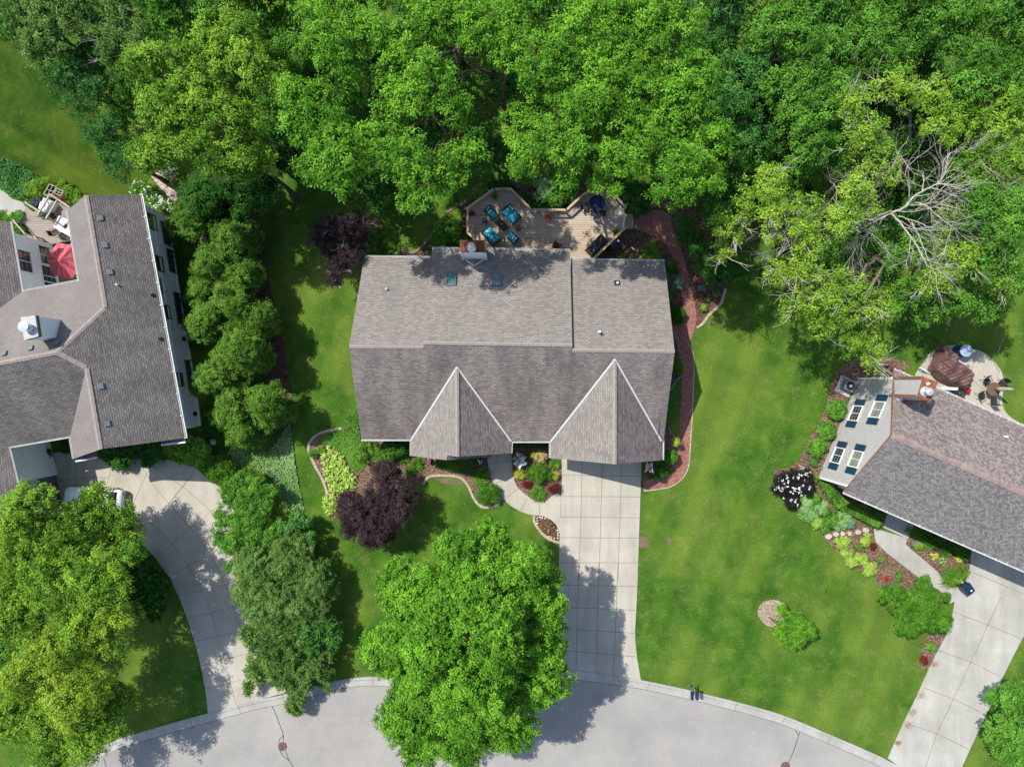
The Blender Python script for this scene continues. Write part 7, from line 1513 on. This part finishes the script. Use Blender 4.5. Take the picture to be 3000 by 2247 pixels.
# far left garden
groundcover('groundcover', 'mass of blue-green perennials at the far left bed', 'plants', 'teal', PL('Z1', [(-60, 20), (20, 30), (200, 110), (330, 190), (380, 250), (260, 350), (220, 410), (110, 370), (0, 290), (-60, 260)]), 260, .7, .15)
shrub('yellow-green feathery bush between the far left bed and trellis', 'lime', 'E2', 0, 0, 90, 1.1, pts=[(440, 200), (480, 290), (400, 240), (540, 150)], rw=.6, leaf=.1)
shrub('lime shrubs lining the roof end by the far left lawn', 'lime', 'E2', 0, 0, 90, 1.0, pts=[(780, 200), (850, 260), (920, 310), (860, 350), (960, 340)], rw=.55, leaf=.1)
shrub('green bush between the curved path and the left roof', 'green', 'E2', 0, 0, 90, .9, pts=[(60, 560), (150, 600), (200, 650), (210, 720), (220, 560)], rw=.5, leaf=.1)
shrub('green planting under the pergola corner', 'green', 'E2', 0, 0, 60, .8, pts=[(520, 520), (560, 510)], rw=.4, leaf=.1)
shrub('white-flowered shrubs between left roof and stepping stones', 'green', 'Z1', 0, 0, 90, 1.1, pts=[(1230, 280), (1280, 340), (1330, 400), (1200, 330), (1380, 460)], rw=.75, leaf=.1, flower='white', nfl=60, fl=.11)
shrub('white-flowering bush right of the pink stepping stones', 'lime', 'Z1', 0, 0, 90, 1.1, pts=[(1500, 180), (1540, 230)], rw=.7, leaf=.1, flower='white', nfl=60, fl=.11)
shrub('dense white-flowering bush at the wall corner of the left house', 'lime', 'Z1', 1430, 450, 75, .9, leaf=.09, flower='white', nfl=110, fl=.11)
shrub('yellow-green leafy hydrangea row below the left south eave', 'lime', 'Z2', 0, 0, 90, 1.1, pts=[(1480, 1080), (1560, 1000), (1640, 1020), (1720, 1050), (1760, 1100), (1650, 1130), (1560, 1130), (1740, 1180)], rw=.7, leaf=.17)
shrub('dark green hedge row under the left south eave', 'dark', 'Z2', 0, 0, 90, 1.2, pts=[(930, 1120), (1020, 1120), (1120, 1100), (1220, 1090), (1320, 1080), (1400, 1090), (1050, 1190), (1300, 1150)], rw=.8, leaf=.14)
shrub('clipped green bush beside the brown entry walk', 'dark', 'Z2', 572, 1050, 60, 1.0, leaf=.1)
shrub('pink-flowering bush near the clay urn', 'dark', 'Z2', 320, 1120, 52, 1.0, leaf=.1, flower='pink', nfl=60)
shrub('dark low bush right of the pink-flowering one', 'dark', 'Z2', 405, 1120, 48, .7, leaf=.1)
shrub('big-leaved dark green shrub at the inner bend of the left driveway', 'dark', 'Z3', 0, 0, 90, 1.4, pts=[(900, 520), (960, 600), (900, 640), (850, 430), (930, 680), (800, 560)], rw=1.1, leaf=.2)
mb = MB(); c = P('F1', 220, 250); mb.lathe(c, [(.28, 0), (.26, .2), (.12, .34), (0, .36)], 7); mb.single('rock', M['rockpale'], 'pale pointed rock in the ivy below the left house corner', 'rock')
# right house beds
for x, y, r, t in ((695, 692, 86, 'topmost of the three round green shrubs along the right gable wall'), (617, 856, 80, 'middle one of the three round green shrubs along the gable wall'), (541, 1002, 84, 'lowest of the three round green shrubs along the gable wall')):
    shrub(t, 'green', 'R1', x, y, r, .9, 'round_shrub', leaf=.12, tight=True, group='three round green shrubs by the right gable wall')
shrub('small blue-green mound under the three round shrubs', 'ivy', 'R1', 510, 1112, 38, .4, 'round_shrub', leaf=.07, tight=True)
shrub('black-leaved shrub dotted with white flower heads', 'black', 'R1', 0, 0, 90, 1.1, pts=[(250, 1250), (340, 1240), (430, 1240), (270, 1340), (370, 1330), (330, 1420), (450, 1330), (220, 1300)], rw=.75, leaf=.09, flower='white', nfl=62, fl=.14)
shrub('pale green plant right of the black-leaved shrub', 'lime', 'R1', 510, 1240, 36, .5, leaf=.09)
hedge('upper half of the glossy green hedge below the right gable wall', 'green', 'R1', [(560, 1300), (650, 1290), (780, 1440), (720, 1500)], 1.0, leaf=.13)
hedge('lower stretch of the glossy green hedge reaching the stoop', 'green', 'R1', [(700, 1480), (790, 1440), (1075, 1600), (1030, 1650)], .9, leaf=.12)
hedge('dark shaded yew hedge against the right house front wall', 'dark', 'R1', [(790, 1380), (860, 1400), (1090, 1530), (1080, 1600)], 1.3, leaf=.1)
for x, y, r, k, t in ((430, 1430, 75, 'silver', 'silvery variegated plant nearest the black-leaved shrub'), (470, 1530, 75, 'silver', 'silvery variegated plant in the middle of the border'), (570, 1480, 60, 'silver', 'small silvery plant against the glossy hedge'), (520, 1420, 60, 'green', 'bright green mound between silvery plants and hedge'), (530, 1600, 48, 'hosta', 'yellow-green mound at the lawn edge of the border'), (640, 1560, 90, 'green', 'bright green spreading plant in the middle of the border'), (740, 1600, 85, 'silver', 'large white-green variegated mound at the border end'), (810, 1610, 42, 'blue', 'blue-grey plant closing the border'), (600, 1640, 50, 'green', 'green mound at the lower lawn edge of the border')):
    shrub(t, k, 'R1', x, y, r, .6, 'border_plant', 'plant', leaf=.10, cr=.13, group='border plants in front of the glossy hedge')
for x, y, r, t in ((113, 500, 56, 'top lime spirea mound of the lawn-side row'), (145, 580, 45, 'second lime mound of the lawn-side row'), (180, 630, 45, 'third lime mound of the lawn-side row'), (248, 620, 52, 'fourth lime mound of the lawn-side row'), (302, 678, 54, 'lowest lime mound of the lawn-side row')):
    shrub(t, 'hosta', 'F4', x, y, r, .6, 'round_shrub', leaf=.07, cr=.12, group='row of lime mounds in the right front bed')
for x, y, r, k, h, t in ((280, 477, 44, 'hosta', .5, 'lone lime mound near the right-hand walk'), (222, 530, 25, 'green', .4, 'small bright green plant behind the lime row'), (327, 525, 24, 'red', .4, 'small dark bronze plant near the right-hand walk'), (376, 620, 24, 'green', .35, 'tiny bright green plant alone in the mulch'), (505, 722, 30, 'green', .4, 'small green plant beside the wide dark shrub'), (640, 520, 34, 'lime', .4, 'low yellow-green plant by the stone bench'), (700, 510, 40, 'lime', .5, 'yellow-green plant against the dark porch hedge'), (830, 575, 42, 'lime', .5, 'yellow-green plant midway along the dark porch hedge'), (925, 610, 35, 'gold', .4, 'golden plant at the garage end of the porch hedge'), (415, 748, 12, 'redflower', .25, 'tiny red-flowered plant in the mulch')):
    shrub(t, k, 'F4', x, y, r, h, 'low_plant', 'plant', leaf=.07, cr=.1)
rosettes('yellow hosta with spread leaves beside the right-hand walk', 'gold', 'F4', [(758, 594)], 28, .35, leaf=.22, nl=26)
rosettes('white-edged hosta beside the right-hand walk', 'silver', 'F4', [(818, 633)], 28, .35, leaf=.2, nl=26)
rosettes('small white-edged hosta near the stone bench', 'silver', 'F4', [(713, 546)], 18, .25, leaf=.15, nl=18)
hedge('dark yew hedge under the right front eave beside the garage', 'dark', 'F4', [(600, 360), (700, 400), (1010, 570), (990, 630)], 1.3, leaf=.1)
hedge('dark yew hedge strip left of the stoop under the eave', 'dark', 'F4', [(600, 400), (860, 560), (850, 590), (590, 440)], 1.0, leaf=.1)
tuft('large spiky grass clump beside the blue bin', 'lily', 'F4', 870, 740, 85, .8, 'grass_clump', nb=320)
tuft('spiky grass clump touching the right garage corner', 'lily', 'F4', 950, 700, 55, .7, 'grass_clump', nb=180)
shrub('small green bush in the narrow bed beside the right driveway', 'green', 'R2', 1098, 922, 34, .5, leaf=.1)
shrub('small brown-bronze bush in the narrow bed beside the right driveway', 'red', 'R2', 1052, 1005, 24, .4, leaf=.08)

GAP_TREES = [(560, 420, 'beside the shaded back lawn'), (600, 350, 'between lime tree and locust'), (600, 60, 'behind the top locusts left'), (500, 20, 'top edge behind the lime trees'), (900, 20, 'top edge left of the trunk gap'), (1200, 30, 'top edge over the deck'), (1430, 20, 'top edge right of the deck'), (60, 60, 'far left corner'), (300, 60, 'top left twigs'), (420, 60, 'top left behind lime'), (560, 110, 'between lime trees'), (620, 190, 'left of first locust'), (620, 300, 'left bottom of first locust'), (690, 140, 'between upper locusts'), (780, 180, 'centre left upper'), (800, 110, 'centre left top'), (860, 170, 'left centre gap'), (910, 290, 'below trunk gap left'), (960, 140, 'trunk gap top left'), (1010, 60, 'top centre left'), (820, 400, 'below lower bough'), (1110, 180, 'right of trunk gap'), (1190, 230, 'centre locusts'), (1060, 330, 'below trunk gap'), (1290, 160, 'centre right upper'), (1380, 110, 'right upper locusts'), (1390, 240, 'right of deck locust'), (1450, 200, 'right outer locusts'), (1520, 110, 'before bluish tree top'), (1530, 230, 'before bluish tree low'), (1640, 150, 'behind bluish tree'), (1650, 230, 'right of bluish tree'), (1700, 120, 'upper right wood left'), (1830, 130, 'upper right gap'), (1870, 190, 'upper right gap low'), (1980, 110, 'top right middle'), (2010, 210, 'right middle'), (2090, 210, 'right edge middle'), (1960, 280, 'behind yellow top'), (2010, 330, 'right behind dead limbs'), (2070, 400, 'right lower behind dead limbs'), (1990, 420, 'left behind dead limbs'), (1650, 330, 'dark gap left'), (1560, 430, 'path wood edge'), (1700, 400, 'path wood right'), (1640, 300, 'dark gap top')]
for i, (x, y, t) in enumerate(GAP_TREES):  # low dark trees added so that gaps in the canopy read as shade
    tree('gap_filler_tree', 'added dark tree standing for gap shade, '+t, 'dark', [('O', x, y, 62, 4.0), ('O', x+rnd.uniform(-40, 40), y+rnd.uniform(-30, 30), 45, 3.4)], 'dark trees added beneath the canopy to darken its gaps', lr=1.0, cr=.42, per=20, leaf=.24, cov=.9, tr=.09, limbs=2)
